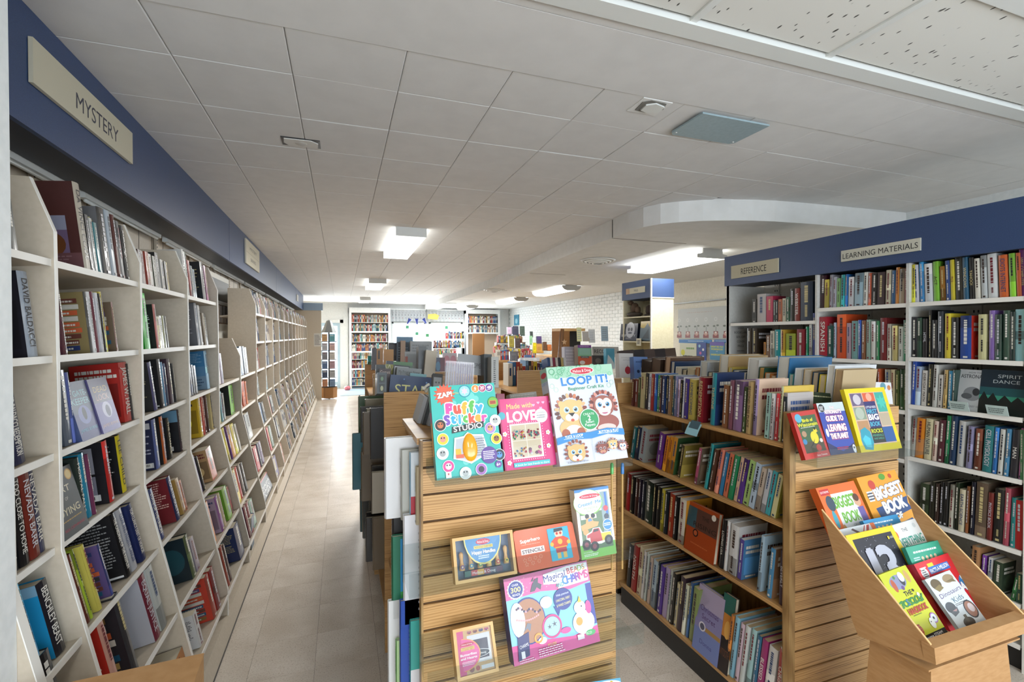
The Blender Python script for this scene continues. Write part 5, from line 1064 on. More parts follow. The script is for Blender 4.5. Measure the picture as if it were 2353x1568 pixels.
a.ring(.51, .43, .145, .012, 'f4f8f4', 28).O(.51, .43, .134, '2c9a5c').T('CREATE', .51, .485, .022, 'f0f8f0', fit=.16).T('2', .51, .445, .05, 'ffffff', bold=.03).T('Safari', .51, .405, .026, 'ffffff', fit=.12).T('Puppets', .51, .375, .026, 'ffffff', fit=.15)
a.R(.498, .02, .502, .23, 'a0b8cc')
loopface(a, .25, .11, .12, 'dfb070', ['7a3828', 'a85a40'], None, 'f0ece8', '60a8d8', 'lion', 12)
loopface(a, .63, .12, .07, '8a4438', ['6a2c24', '9a5040'], None, 'c89070', '8a4438', 'x', 12)
loopface(a, .79, .15, .065, 'e0b878', ['7a3828', 'c88050'], None, 'f0ece8', '60a8d8', 'lion', 12)
loopface(a, .93, .12, .06, '9c5a4e', ['6a2c24', 'a05048'], 'ecdcd4', None, '3a90c8', 'monkey', 12)
a.lines(.1, .42, .015, .035, 1, '8a8e9a', 7)
K = kit('puppet_kit_box', M, w_, h_, .050, '9cc4b0', a, 'tall white puppet craft kit box lettered LOOP IT!, right on the slatwall top', 'box', CG)
s2 = MB(); Art(.05, h_).R(0, 0, 1, .86, 'c8ccdc').E(.5, .93, .42, .03, 'c8203c').R(.1, .66, .9, .74, 'a0703c').R(.1, .5, .9, .64, '7a3c30').E(.5, .38, .4, .07, '3a9a70').T('2', .5, .38, .06, 'f4f4f4').R(.1, .14, .9, .3, 'a8743c').T('LOOP IT!', .5, .84, .03, '2a80c8', fit=.8).onto(s2, frame((0, 0, -.05), (0, 0, 1), (0, 1, 0))); s2.build('printed_side', MP, K)
# pencils sticking up under the loop kit
for x, c_ in ((1408, '58b85c'), (1432, '2a78c0')):
    p = at(x, 1068, 1, 1.30); MB().lathe([(.0035, -.33), (.0035, 0)], 6, 'c8a060').lathe([(.0055, -.03), (.0055, .0), (.003, .004)], 8, c_).build('pencil', MP, None, Matrix.Translation((p.x + .0, 1.305, p.z)), label='%s pencil standing at the right edge of the slatwall end' % ('green capped' if x < 1420 else 'blue capped'), cat='pencil')
# --- acrylic trays
def tray(pl, pr, yl, yr, label, y=1.205, x0=None, x1=None, floor=.062):
    A = at(pl, yl, 1, y); B = at(pr, yr, 1, y); zt = (A.z + B.z) / 2; xa = x0 if x0 is not None else A.x; xb = x1 if x1 is not None else B.x
    t = MB().box(xa, xb, y, y + .003, zt - floor, zt).box(xa, xb, y + .003, QY - .001, zt - floor, zt - floor + .003).box(xa, xb, QY - .004, QY - .001, zt - floor, zt + .02)
    t.build('acrylic_tray', MACR, None, label=label, cat='display shelf', group='clear trays on the slatwall end')
    return zt - floor + .003
tray(1189, 1338, 1283, 1254, 'clear acrylic tray holding the stamp set and stencils', x0=.155, x1=.81)
tray(988, 1410, 1543, 1452, 'clear acrylic tray holding the bead box, lower on the slatwall', x0=.20, x1=.84)
tray(1010, 1440, 1108, 1050, 'clear acrylic ledge under the three upper craft kits', floor=.02, x0=.22, x1=.80)
tray(1300, 1440, 1640, 1600, 'lowest clear acrylic tray at the bottom of the frame', x0=.21, x1=.84)
# --- wooden stamp set
MPINE = noisy('pale_pine', 'd8b078', 'c89c60', (12, 12, 120), .5, .06)
def woodbox(M, w_, h_, T, label, fill='5a6a84'):
    K = empty('stamp_set', M=M, label=label, cat='box', group=CG); f = .008
    MB().box(0, w_, 0, f, -T, 0).box(0, w_, h_-f, h_, -T, 0).box(0, f, f, h_-f, -T, 0).box(w_-f, w_, f, h_-f, -T, 0).build('wooden_frame', MPINE, K)
    MB().box(f, w_-f, f, h_-f, -T, -T+.003, fill).build('backing', MP, K)
    return K, f
M, w_, h_ = pfr((1047, 1345), (1189, 1319), (1043, 1238), 1.222, 1.262)
K, f = woodbox(M, w_, h_, .03, 'wooden framed stamp set with six handled stamps, left above the bead box')
for i, c_ in enumerate(('7a3a8a', '2a8ab0', '4a9a4a', 'e8c030', 'd02c30', 'f0d020')):
    x = f + (w_ - 2*f) * (.1 + .16*i); z0 = h_ * .26
    st_ = MB().lathe([(.0075, 0), (.0078, .003), (.0062, .012), (.0042, .024), (.0058, .034), (.0062, .04), (.003, .0455), (0, .046)], 12, M=Matrix.Translation((x, z0, -.014)) @ Matrix.Rotation(-math.pi/2, 4, 'X')).build('stamp', MPINE, K)
    q = MB(); Art(.012, .012).O(.5, .5, .42, c_).O(.5, .5, .2, 'f0e0a0' if i != 5 else '202020').onto(q, Matrix.Translation((x - .006, z0 + .003, -.0058))); q.build('stamp_motif', MP, st_)
ink = MB(); ia = Art(w_*.62, .014)
for i, c_ in enumerate(('1f5a44', 'c83a2c', 'e0a828', '9a2838', '3a3048', '5a2848')): ia.R(i/6, 0, (i+1)/6, 1, c_)
ia.T('Melissa & Doug', .5, .48, .5, 'f4f0f0', fit=.6); ia.onto(ink, Matrix.Translation((w_*.17, h_*.11, -.012))); ink.box(w_*.17, w_*.79, h_*.11, h_*.11+.014, -.027, -.0121, '444048'); ink.build('ink_pad', MP, K)
la = Art(w_*.62, h_*.62)
pts = [(.5 + .5*math.cos(math.radians(q)), 1 + 1.0*math.sin(math.radians(q))) for q in range(180, 361, 15)]
la.P(pts, 'f0e080').P([(.5 + .47*math.cos(math.radians(q)), 1 + .94*math.sin(math.radians(q))) for q in range(180, 361, 15)], '4a90c8')
la.E(.5, .82, .19, .11, 'c8203c').T('Melissa & Doug', .5, .82, .09, 'fff0f0', fit=.3).R(.25, .58, .75, .69, 'e8d050').T('WOODEN STAMP SET', .5, .635, .07, '303030', fit=.46).T('Happy Handles', .5, .46, .13, 'ffffff', fit=.62, bold=.03, halo='1c4a80').lines(.35, .65, .2, .34, 2, 'e0f0ff', 4)
q = MB(); la.onto(q, Matrix.Translation((w_*.18, h_*.33, -.002))); q.build('paper_label', MP, K)
MB().box(f, w_-f, f, h_-f, -.001, -.0006).build('clear_window', MWIN, K)
# --- superhero stencils
M, w_, h_ = pfr((1193, 1319), (1333, 1290), (1189, 1220), 1.225, 1.27)
rc_ = .009; pp = []
for cx_, cy_, a0 in ((w_-rc_, rc_, -90), (w_-rc_, h_-rc_, 0), (rc_, h_-rc_, 90), (rc_, rc_, 180)):
    for i in range(5): an = math.radians(a0 + 22.5*i); pp.append((cx_ + rc_*math.cos(an), cy_ + rc_*math.sin(an)))
K = MB().prism(pp, -.014, 0, 2, 'd86034').build('stencil_tin', MP, None, M, label='orange rounded superhero stencils case, middle of the upper tray', cat='box', group=CG)
a = Art(w_, h_); a.T('Superhero', .25, .73, .085, 'f8f0e8', fit=.32, rot=3, bold=.03).lines(.1, .42, .62, .635, 1, 'f0c0a8', 4).R(.08, .40, .46, .54, 'f0e0dc').T('STENCILS', .27, .47, .085, '4a3844', fit=.34, rot=1, bold=.02)
for i, (x, y) in enumerate(((.12, .27), (.2, .28), (.29, .29), (.38, .30), (.14, .17), (.24, .18), (.34, .2))): a.star(x, y, .035, 'f0b090', 5 + i % 4, .5).star(x, y, .027, 'd86034', 5 + i % 4, .5)
a.R(.545, .13, .90, .90, '2a9cc0').R(.55, .12, .895, .91, '38b0d0').O(.73, .77, .07, 'e8c8b0').P([(.65, .80), (.81, .82), (.8, .89), (.66, .89)], '2a2c3a').O(.70, .765, .02, 'c03028').O(.76, .765, .02, 'c03028').P([(.62, .42), (.84, .42), (.88, .6), (.8, .68), (.66, .68), (.58, .58)], 'd84c2c').O(.73, .56, .04, 'e8b840').R(.64, .30, .82, .43, 'b03848').R(.65, .16, .71, .3, 'e0b860').R(.75, .16, .81, .3, 'e0b860').O(.59, .52, .03, 'e8b840').O(.87, .52, .03, 'e8b840').R(.63, .41, .83, .44, 'e8a030')
q = MB(); a.onto(q, Matrix.Identity(4)); q.build('printed_front', MP, K)
# --- created by me truck kit
M, w_, h_ = pfr((1337, 1288), (1417, 1272), (1342, 1125), 1.228, 1.27)
K = kit('truck_kit_box', M, w_, h_, .034, 'd8d4cc', None, 'narrow boxed wooden monster truck kit at the right edge of the slatwall', 'box', CG, top_col='3a80b8')
a = Art(w_, h_); a.R(0, 0, 1, 1, 'e4e4e2').R(0, 0, 1, .2, '7cc44c').R(0, .96, 1, 1, '2a7cc0').R(.08, .12, .94, .66, '5f7a5a').R(.72, .2, .94, .93, '8aa0a4').R(.84, .3, .9, .92, '2c6cc0')
a.E(.36, .80, .42, .19, '8cc860', 24).E(.35, .805, .40, .18, 'e8ecea', 24); a.E(.42, .89, .3, .035, 'c8203c').T('Melissa & Doug', .42, .89, .022, 'fff0f0', fit=.46).T('Created', .26, .78, .05, '3a8ac8', fit=.4, rot=6, bold=.02).T('Me!', .66, .80, .05, '3a8ac8', fit=.2, rot=6, bold=.02).T('by', .5, .80, .03, '7cc44c').T('MONSTER', .42, .715, .03, '8cc860', fit=.4).T('TRUCK', .42, .67, .03, '8cc860', fit=.28)
a.R(.1, .56, .55, .62, 'e0dccc').O(.28, .6, .06, '26262a').O(.45, .6, .06, '26262a').O(.84, .68, .07, 'c84050').O(.84, .56, .07, '303c50')
a.P([(.1, .4), (.55, .44), (.6, .5), (.45, .52), (.4, .58), (.25, .57), (.22, .5), (.08, .48)], 'd0a468').P([(.3, .52), (.42, .53), (.38, .57), (.3, .56)], '6090c0').O(.2, .38, .08, 'c89c60')
a.O(.84, .44, .14, 'f0f4f8').O(.84, .44, .125, '2a84c4').lines(.74, .94, .42, .47, 2, 'f0f8ff', 4)
a.P([(.18, .2), (.2, .34), (.36, .38), (.4, .42), (.6, .42), (.66, .34), (.9, .34), (.94, .24), (.6, .18)], 'f0f0ec').P([(.2, .21), (.22, .33), (.37, .36), (.42, .41), (.58, .41), (.62, .33), (.64, .22)], 'b83c40').P([(.62, .33), (.9, .33), (.92, .24), (.64, .22)], 'e0c030').P([(.4, .36), (.56, .37), (.55, .4), (.43, .4)], '2a2a34').R(.2, .23, .3, .29, 'd8dce0')
for x, y in ((.4, .16), (.82, .22), (.18, .2)): a.O(x, y, .12, '1c1c20').O(x, y, .06, '8a4050' if x < .6 else '5a5a60')
a.T('WOODEN', .2, .09, .02, 'f4f8f0', fit=.26).lines(.08, .5, .03, .07, 2, 'f0f8e8', 3)
q = MB(); a.onto(q, Matrix.Identity(4)); q.build('printed_front', MP, K)
# --- magical beads and charms
M, w_, h_ = pfr((1182, 1533), (1379, 1474), (1167, 1330), 1.222, 1.285, 1.222)
a = Art(w_, h_); a.R(0, 0, 1, 1, '86c8e8').P([(0, .74), (.4, .76), (.75, .70), (1, .74), (1, 1), (0, 1)], 'e060a0').P([(0, 0), (1, 0), (1, .2), (.7, .15), (.35, .2), (0, .22)], 'e0509c').R(.93, .22, 1, .72, '2c3c9c')
rr = random.Random(4)
for i in range(40): a.O(rr.uniform(.02, .98), rr.uniform(.78, .98), .004, 'f8c8e0')
a.star(.12, .85, .10, 'f0f0f4', 18, .9); a.O(.12, .85, .082, '2a3a90').T('OVER', .12, .905, .026, 'ffffff').T('300', .12, .85, .06, 'f4e890', fit=.11, bold=.02).T('BEADS', .12, .79, .026, 'ffffff')
a.P([(.28, .78), (.31, .86), (.35, .92), (.39, .93), (.38, .87), (.42, .84), (.4, .78), (.36, .82), (.33, .78)], '4a4c58').P([(.3, .9), (.34, .95), (.33, .9)], '4a4c58')
a.P([(.44, .83), (.62, .80), (.60, .74), (.98, .76), (.99, .98), (.74, .99), (.45, .95)], 'f8f4f8')
a.T('Magical', .58, .90, .085, '3a3c8c', fit=.26, rot=3, bold=.01)
for k, (ch, c_) in enumerate(zip('BEADS', ['b82c48', 'c83a4c', 'd06a4c', '8ab44c', 'e0a040'])): a.T(ch, .755 + k*.046, .925 + .003*k, .07, c_, rot=3, bold=.02)
a.T('AND', .63, .785, .05, '3aa8a8', fit=.09, bold=.02)
for k, (ch, c_) in enumerate(zip('CHARMS', ['3a8ac0', '4a7ac8', '5a5ab8', '8a4aa8', 'c84a90', 'd0508c'])): a.T(ch, .70 + k*.052, .825 + .004*k, .10, c_, rot=3, bold=.03)
a.E(.22, .46, .19, .27, '2a3a90', 28).E(.22, .46, .18, .255, 'b07a58', 28).E(.10, .50, .08, .2, 'e4e8ee', 18)
for i in range(14): a.O(.1 + i*.02, .62 - .006*i + .02*math.sin(i), .012, ['5a3048', '2a2a50', 'c8a0b0'][i % 3])
for i in range(12): a.O(.09 + i*.022, .50 - .03*math.sin(i*.28), .010, 'e8a8a8')
a.P([(.14, .34), (.2, .44), (.24, .42), (.22, .34), (.19, .38)], '7a7c88')
a.ring(.47, .33, .115, .02, 'd83c88', 28).O(.47, .33, .093, 'a8d8ec').star(.44, .33, .03, '5a5c68', 5, .3).star(.5, .35, .035, '5a5c68', 5, .3)
a.E(.44, .62, .07, .07, 'e8f0f0', 20).P([(.52, .55), (.56, .42), (.60, .52)], '2a3a90').E(.64, .61, .11, .13, '2a3a90', 24).T('With premium', .64, .67, .028, 'e8f0ff', fit=.15, rot=4).T('UNICORN, FAIRY', .64, .61, .032, 'f4e890', fit=.17, rot=4).T('& WAND CHARMS!', .64, .55, .032, 'f4e890', fit=.17, rot=4)
a.E(.84, .28, .13, .14, 'f4f4f8', 24).E(.82, .46, .07, .08, 'f4f4f8', 20).P([(.8, .52), (.83, .60), (.85, .52)], 'e8c040').E(.92, .44, .035, .08, 'e04a98').E(.62, .24, .06, .035, 'e04a98').O(.84, .47, .008, '202030').E(.79, .30, .04, .05, 'd8a040').lines(.55, .65, .85, .88, 1, 'ffffff', 3)
a.P([(.05, .04), (.18, .08), (.2, .34), (.07, .30)], '2a2c6c').T('CHARMS', .13, .2, .04, 'f4f0f4', fit=.1, rot=8).R(.09, .06, .13, .14, 'f4f0f4').E(.34, .2, .05, .04, 'f4f0f4').ring(.3, .24, .05, .02, 'e8a040', 12)
a.T('INCLUDES', .44, .135, .03, 'f4d860', fit=.1).lines(.28, .62, .02, .12, 4, 'f8d8e8', 6, .45).lines(.06, .24, .01, .055, 2, 'f8d8e8', 9, .4).R(.74, .09, .82, .15, 'f4e8f0').E(.90, .14, .06, .035, '50b468').T('ECO', .88, .14, .03, 'f4fff4')
K = kit('bead_charm_box', M, w_, h_, .045, '26307a', a, 'large pink and blue magical beads and charms box on the lower tray', 'box', CG, top_col='1c2050')
q = MB(); Art(w_, .045).lines(.15, .7, .3, .7, 1, 'b8bcd0', 4).onto(q, frame((0, h_ + .0006, 0), (1, 0, 0), (0, 0, -1))); q.build('printed_lid', MP, K)
# --- butterflies stamp set
M, w_, h_ = pfr((1052, 1568), (1147, 1543), (1047, 1447), 1.222, 1.275)
K, f = woodbox(M, w_, h_, .04, 'wooden framed butterflies and hearts stamp set at the lower left of the slatwall', 'c89c60')
a = Art(w_ - 2*f, h_ - 2*f); a.R(0, 0, 1, 1, 'cfa66c').R(.02, .0, .2, 1, 'd83c80').R(.3, .22, .95, .86, 'd8d8dc').R(.38, .30, .88, .74, '3c2838').E(.62, .42, .3, .09, 'f0f0f0').E(.62, .42, .28, .08, '241c24').T('& Doug', .66, .42, .05, 'f4f4f4', fit=.28)
for i, x in enumerate((.38, .55, .72, .88)): a.O(x - .03, .93, .035, ['a84a50', '8a4030', '4a3a6a', 'b03c5c'][i]).O(x + .03, .93, .035, ['a84a50', '8a4030', '4a3a6a', 'b03c5c'][i]).O(x, .91, .02, '3a2020')
a.O(.35, .1, .07, '8a4838').O(.52, .1, .06, 'b03c34').R(.62, .05, .98, .14, 'e0e0e4')
a.E(.14, .45, .5, .37, 'f0a050', 28, -90, 90).E(.12, .45, .49, .355, 'e8589c', 28, -90, 90).E(.28, .68, .2, .045, 'c8203c').T('Melissa & Doug', .28, .68, .03, 'fff0f0', fit=.3).R(.1, .54, .48, .62, 'e8c050').T('WOODEN', .29, .60, .03, '7a2c3c', fit=.32).T('STAMP SET', .29, .56, .03, '7a2c3c', fit=.34).T('Butterflies', .3, .45, .055, 'ffffff', fit=.46, bold=.02).T('and Hearts', .3, .37, .055, 'ffffff', fit=.46, bold=.02).lines(.1, .5, .2, .3, 3, 'f8d8e4', 4)
q = MB(); a.onto(q, Matrix.Translation((f, f, -.006))); q.box(f, w_-f, f, h_-f, -.037, -.006, 'c89c60'); q.build('printed_insert', MP, K)
MB().box(f, w_-f, f, h_-f, -.001, -.0006).build('clear_window', MWIN, K)
# light blue book at the frame's lower edge
M, w_, h_ = pfr((1345, 1700), (1450, 1680), (1330, 1572), 1.222, 1.30)
a = Art(w_, h_); a.R(0, 0, 1, 1, '58b0d4').E(.7, .9, .3, .08, 'f0f0f0').O(.78, .92, .04, 'e0c030')
kit('activity_book', M, w_, h_ , .012, '4aa0c8', a, 'light blue picture book just peeping in at the bottom below the bead box', 'book', CG)
# ---------------- books on the aisle side of the centre gondola
AB = 'large books on the aisle side of the centre gondola'
def sb(px, pbot, ptop, Y, T, D, col, cf, label, art=None, lean=0, z=None, page='e0dccc'):
    p = at(px, pbot, 1, Y); z = z if z is not None else p.z; H = max(.12, at(px, ptop, 1, Y).z - z)
    B = Matrix(((0, 1, 0, p.x), (-1, 0, 0, Y + T), (0, 0, 1, z + .001), (0, 0, 0, 1)))
    return book(B @ Matrix.Rotation(math.radians(lean), 4, 'Y'), T, D, H, col, cf, None, None, [], art, 1, label, AB, True, int(px*7+pbot), page=page)
# local x -> -Y so the cover x=T faces the camera
sb(958, 1178, 1075, 1.385, .018, .2, 'b8a888', 'c4b494', 'tan book nearest the slatwall on the upper aisle shelf', z=1.116)
sb(944, 1178, 1042, 1.41, .016, .2, '8ab4d0', 'd0d8e0', 'light blue and white book second from the slatwall, upper aisle shelf', Art(.2, .25).R(.0, .0, .3, .3, 'b02c3c'), z=1.116)
sb(924, 1178, 1036, 1.435, .02, .22, 'a4a49c', 'b4b4ac', 'grey-green book third from the slatwall, upper aisle shelf', z=1.116)
a = Art(.24, .3); a.R(.33, .36, .5, .5, '3a3c50').T('FOC', .42, .26, .05, '55555a')
sb(887, 1170, 1010, 1.46, .024, .24, 'd8d8da', 'dcdcde', 'large white glossy photography book on the upper aisle shelf', a, z=1.116)
sb(930, 1392, 1187, 1.40, .02, .26, 'e0e0e4', 'dcdce2', 'tall white book with grey handwriting on the middle aisle shelf', Art(.26, .3).lines(.15, .5, .1, .9, 12, 'b4b4bc', 3, .3), z=.826)
a = Art(.22, .26); a.R(.1, .05, .95, .9, '2a88c0').R(.1, .05, .95, .3, '3a9a50').O(.5, .3, .1, 'c84040').O(.3, .2, .08, 'e0c040')
sb(903, 1380, 1236, 1.44, .02, .22, '1f6a4a', '1f6a50', 'green and blue picture book on the middle aisle shelf', a, z=.826)
a = Art(.2, .24); a.O(.4, .5, .12, 'c8a060').T('M', .3, .2, .1, 'e0d8c0').T('GO', .4, .9, .06, 'd8d8d8')
sb(905, 1270, 1168, 1.47, .03, .18, '161414', '1c1818', 'black book with a golden disc on the middle aisle shelf', a, z=.826)
a = Art(.24, .2); a.R(0, 0, 1, 1, '2048a0').star(.3, .75, .1, '3a78d0').star(.6, .4, .12, '3a78d0').star(.25, .3, .08, '3a78d0')
B_ = sb(921, 1468, 1384, 1.40, .016, .22, '1c3c8c', '2048a0', 'blue spiral notebook with stars on the lower aisle shelf', a, z=.62)
a = Art(.2, .3); a.T('PREGNANCY', .3, .5, .12, '5a5a60', rot=90, fit=.8)
sb(893, 1482, 1384, 1.44, .014, .2, 'd0d0d0', 'd4d4d4', 'spiral-bound white pregnancy book on the lower aisle shelf', a, z=.60)
a = Art(.22, .3); a.R(.06, .04, .94, .9, 'c8b8a0').E(.5, .45, .3, .25, 'c08a68').E(.4, .6, .2, .12, '4a3024')
sb(912, 1600, 1475, 1.415, .016, .22, '6aa858', 'a8c890', 'green-edged baby care book on the lowest visible aisle shelf', a, z=.551)
sb(944, 1600, 1430, 1.385, .014, .2, '2a8a88', '3aa098', 'teal and white book by the slatwall on the lowest aisle shelf', Art(.2, .3).R(0, 0, 1, .5, 'dcdce0').R(.2, .1, .7, .3, '2a2a34'), z=.551)
for (z_, n_, r_) in ((1.031, 7, 0), (.751, 8, 1), (.461, 7, 2)):
    for i in range(n_):
        rr = random.Random(i * 7 + r_); Y = 2.54 + i * .105; H = rr.uniform(.20, .27); X = .10 + .05 * rr.random()
        cs = rr.choice(['6a5a44', '4a4236', '2a2622', '8a8a70', '3a5a34', 'a89c84', '1c1a1a', '7a6a58', '2a4a4a'])
        B = Matrix(((0, 1, 0, X), (-1, 0, 0, Y + .03), (0, 0, 1, z_), (0, 0, 0, 1)))
        book(B, .028, .24, H, cs, rr.choice([cs, 'b8b0a0', '3a3a34']), None, None, [], None, 1, '%s tall book edge-on, %s on %s aisle shelf of the second gondola' % (cname(cs), ORD[i], ('upper', 'middle', 'lower')[r_]), AB, True, i)
B = Matrix(((0, 1, 0, .06), (-1, 0, 0, 3.0), (0, 0, 1, .752), (0, 0, 0, 1)))
book(B, .03, .2, .33, '1f6a78', '1f6a78', None, None, [], None, 1, 'teal book sticking farthest out into the aisle from the second gondola', AB, True, 3)
# ---------------- things standing on top of the centre gondolas
def card(name, bl_, br_, tl_, Y, T, col, art, label, cat, group=None, lean=.02, m=None):
    M, w_, h_ = pfr(bl_, br_, tl_, Y, Y + lean)
    if art: art = art(w_, h_)
    return kit(name, M, w_, h_, T, col, art, label, cat, group, m)
TG = 'books and boxes crowded on the centre gondola tops'
def bk(x0, x1, yt, yb, Y, T, col, label, art=None, name='hardcover_book', cat='book', dy=0, m=None, lean=.02):
    return card(name, (x0, yb), (x1, yb + dy), (x0, yt), Y, T, col, art, label, cat, TG, lean, m)
bk(889, 994, 860, 948, 2.56, .03, '14284a', 'large dark blue STARS book standing behind the oak end panel', lambda w_, h_: Art(w_, h_).R(0, 0, 1, 1, '15305c').T('STARS', .56, .62, .30, 'dcd888', fit=.88).O(.8, .85, .02, '6a90c0').O(.3, .9, .015, '6a90c0'), dy=6)
bk(866, 888, 856, 905, 2.54, .16, '4a545c', 'grey book spine with two small bird pictures left of the dark blue STARS book', lambda w_, h_: Art(w_, h_).R(.2, .08, .8, .45, '26302e').R(.2, .52, .8, .88, '26302e').E(.5, .25, .15, .12, 'b8b890').E(.5, .7, .15, .1, '6a8a6a'))
bk(870, 897, 847, 905, 2.66, .03, '3c1c1c', 'maroon Games book standing behind the grey bird spine', lambda w_, h_: Art(w_, h_).T('Games', .5, .86, .14, 'e0c8b8', fit=.85))
bk(862, 884, 838, 905, 2.74, .03, '1a1e1c', 'black book at the left edge behind the maroon book')
bk(882, 943, 829, 905, 2.86, .03, '3a5a2c', 'olive and green book with a pale letter W', lambda w_, h_: Art(w_, h_).R(0, .0, .26, 1, 'a8a440').T('W', .13, .80, .2, 'e8e4b0').R(.26, .9, 1, 1, '4a7a34').R(.0, .9, .26, 1, '2a2438'), dy=3)
bk(898, 935, 838, 905, 2.78, .02, '141414', 'black framed card between the olive and grey books', lambda w_, h_: Art(w_, h_).R(.06, .05, .94, .96, 'd8d8d8').R(.1, .08, .9, .93, '303030'), dy=3)
bk(907, 964, 843, 905, 2.70, .03, '8c9090', 'grey My Progress Notes book', lambda w_, h_: Art(w_, h_).T('My Progress Notes', .5, .84, .13, '33363a', fit=.86), dy=4)
bk(938, 976, 857, 905, 2.63, .02, '7ab0b8', 'thin pale teal book in front of the grey notes book', dy=3)
bk(974, 999, 804, 866, 3.10, .05, 'cbbba0', 'tall book with broad cream page edges in the middle of the pile', None, dy=2)
bk(961, 979, 796, 866, 3.16, .10, '5c5e60', 'dark grey spine beside the cream page edges', None)
bk(930, 962, 808, 866, 3.4, .02, 'c8ccd0', 'clear-wrapped pale card set in the middle of the pile', lambda w_, h_: Art(w_, h_).R(.1, .3, .9, .9, 'b0b4b8').R(.2, .1, .7, .25, '8ab090').R(.02, .4, .2, .8, 'c05a40'), name='card_set', cat='card set')
bk(942, 992, 784, 850, 4.2, .04, 'a0a4a6', 'large light grey folder standing upright behind the pile', lambda w_, h_: Art(w_, h_).lines(.1, .9, .5, .9, 4, '7a7e80', 3))
bk(911, 948, 774, 850, 4.4, .04, '2c3e50', 'steel blue cover standing tallest behind the pile', lambda w_, h_: Art(w_, h_).R(0, .84, 1, 1, '5a86a8').lines(.1, .8, .1, .7, 8, '8aa0b0', 5, .3))
bk(920, 931, 783, 850, 4.3, .03, 'b08c68', 'narrow tan pointed piece between the blue and grey covers')
bk(865, 880, 801, 850, 4.1, .12, 'c08a44', 'orange tan boxed spine at the left of the far pile', lambda w_, h_: Art(w_, h_).R(.2, .5, .5, .9, '4a3820'))
bk(881, 904, 803, 850, 4.15, .08, 'd09a50', 'wide orange box right of the orange spine')
bk(854, 865, 801, 850, 4.1, .10, '4c464c', 'dark grey box at the far left of the pile')
bk(845, 856, 818, 832, 4.4, .08, '2fa0a0', 'small turquoise box at the far left edge of the gondola top', name='small_box', cat='box')
bk(893, 912, 788, 830, 4.5, .05, '2a2628', 'small black frame on the far pile', lambda w_, h_: Art(w_, h_).R(.1, .3, .9, .9, '4a464a'), name='framed_card', cat='frame')
bk(998, 1022, 822, 872, 3.9, .06, '1c2c58', 'navy and maroon box with a blue egg shape', lambda w_, h_: Art(w_, h_).R(.55, 0, 1, 1, '6a2030').E(.35, .6, .22, .22, '3a78a0'), name='gift_box', cat='box')
bk(1017, 1050, 811, 860, 4.4, .02, 'd8c8cc', 'pale card printed with two pink hearts', lambda w_, h_: Art(w_, h_).E(.28, .62, .22, .26, 'd8909c').E(.74, .62, .22, .26, 'd8909c'), name='greeting_card', cat='card')
bk(996, 1010, 806, 840, 4.3, .05, 'dcdcdc', 'white box with small dark dots', lambda w_, h_: Art(w_, h_).O(.2, .8, .06, '404048').O(.6, .85, .06, '404048').O(.4, .6, .06, 'c04050').O(.8, .6, .06, '404048').O(.2, .4, .06, '404048'), name='dotted_box', cat='box')
bk(1049, 1111, 812, 858, 2.75, .004, 'a4a8ac', 'grey plastic CHILD DEVELOPMENT sign on a clear stand', lambda w_, h_: Art(w_, h_).T('CHILD DEVELOPMENT', .52, .48, .26, '4a4c50', fit=.94), name='section_sign', cat='sign', dy=6)
MB().box(0, .01, 0, .005, -.22, 0, 'e8e8e8').build('sign_post', MM, None, Matrix.Translation((at(1115, 850, 1, 2.76).x, 2.762, at(1115, 845, 1, 2.76).z)), label='thin white post beside the grey sign', cat='post')
bk(1112, 1130, 814, 890, 2.68, .14, '1f2422', 'black thick book right of the grey sign')
bk(1129, 1146, 820, 892, 2.60, .16, 'b8b6ae', 'cream spine lettered A History at the right of the grey sign', lambda w_, h_: Art(w_, h_).T('A History of the A', .5, .5, .24, '3a3a3c', rot=-90, fit=None) if False else Art(w_, h_).lines(.3, .6, .1, .9, 12, '3a3a3c', 3, .5))
# plastic sleeve of glitter pens
PB = empty('pen_packet', M=pfr((1022, 886), (1088, 890), (1020, 828), 2.25, 2.27)[0], label='clear packet of purple and silver gel pens on the gondola top', cat='pens')
w_, h_ = pfr((1022, 886), (1088, 890), (1020, 828), 2.25, 2.27)[1:]
for i in range(12):
    c_ = ['b8b8c4', 'c4c4cc', '9c9cb0', 'a8a0b8', '7a6a9c', '5c4a88', '4a3a7c', '5a4888', '6a5a94', '4c3c80', '5a4c88', '6a6484'][i]
    MB().lathe([(.0028, 0), (.0036, .01), (.0036, h_*.86), (.002, h_*.93)], 7, c_, M=Matrix.Translation((w_*(.05+.082*i), 0, -.012)) @ Matrix.Rotation(-math.pi/2, 4, 'X')).build('pen', MP, PB)
MB().box(0, w_, 0, h_, -.001, 0).box(0, w_, 0, h_, -.022, -.021).build('plastic_sleeve', MFILM, PB)
bk(993, 1016, 858, 892, 2.0, .03, '1c1c20', 'black tape box with a grey face', lambda w_, h_: Art(w_, h_).R(.1, .1, .9, .75, '8a8c90').O(.35, .4, .1, '4a4c50').O(.65, .4, .1, '4a4c50'), name='tape_box', cat='box', dy=2)
for i in range(4):   # slanting disc cases
    x = 956 + i * 11
    o = at(x, 975 + i*3, 1, 1.62 - .02*i)
    M = Matrix.Translation((o.x, 1.60 - .03*i, 1.199 + .172)) @ Matrix.Rotation(math.radians(16), 4, 'Y') @ Matrix.Rotation(math.radians(0), 4, 'Z')
    MB().box(0, .012, 0, .14, 0, .125, ['a0a2a6', '1e1f22', '9a9ca4', 'b4b6bc'][i]).build('disc_case', MP, None, M @ Matrix.Diagonal((1, .75, .72, 1)), label='slanting %s disc case, %s in the row left of the turquoise box' % (['grey', 'black', 'silver', 'pale'][i], ORD[i]), cat='disc case', group='disc cases')
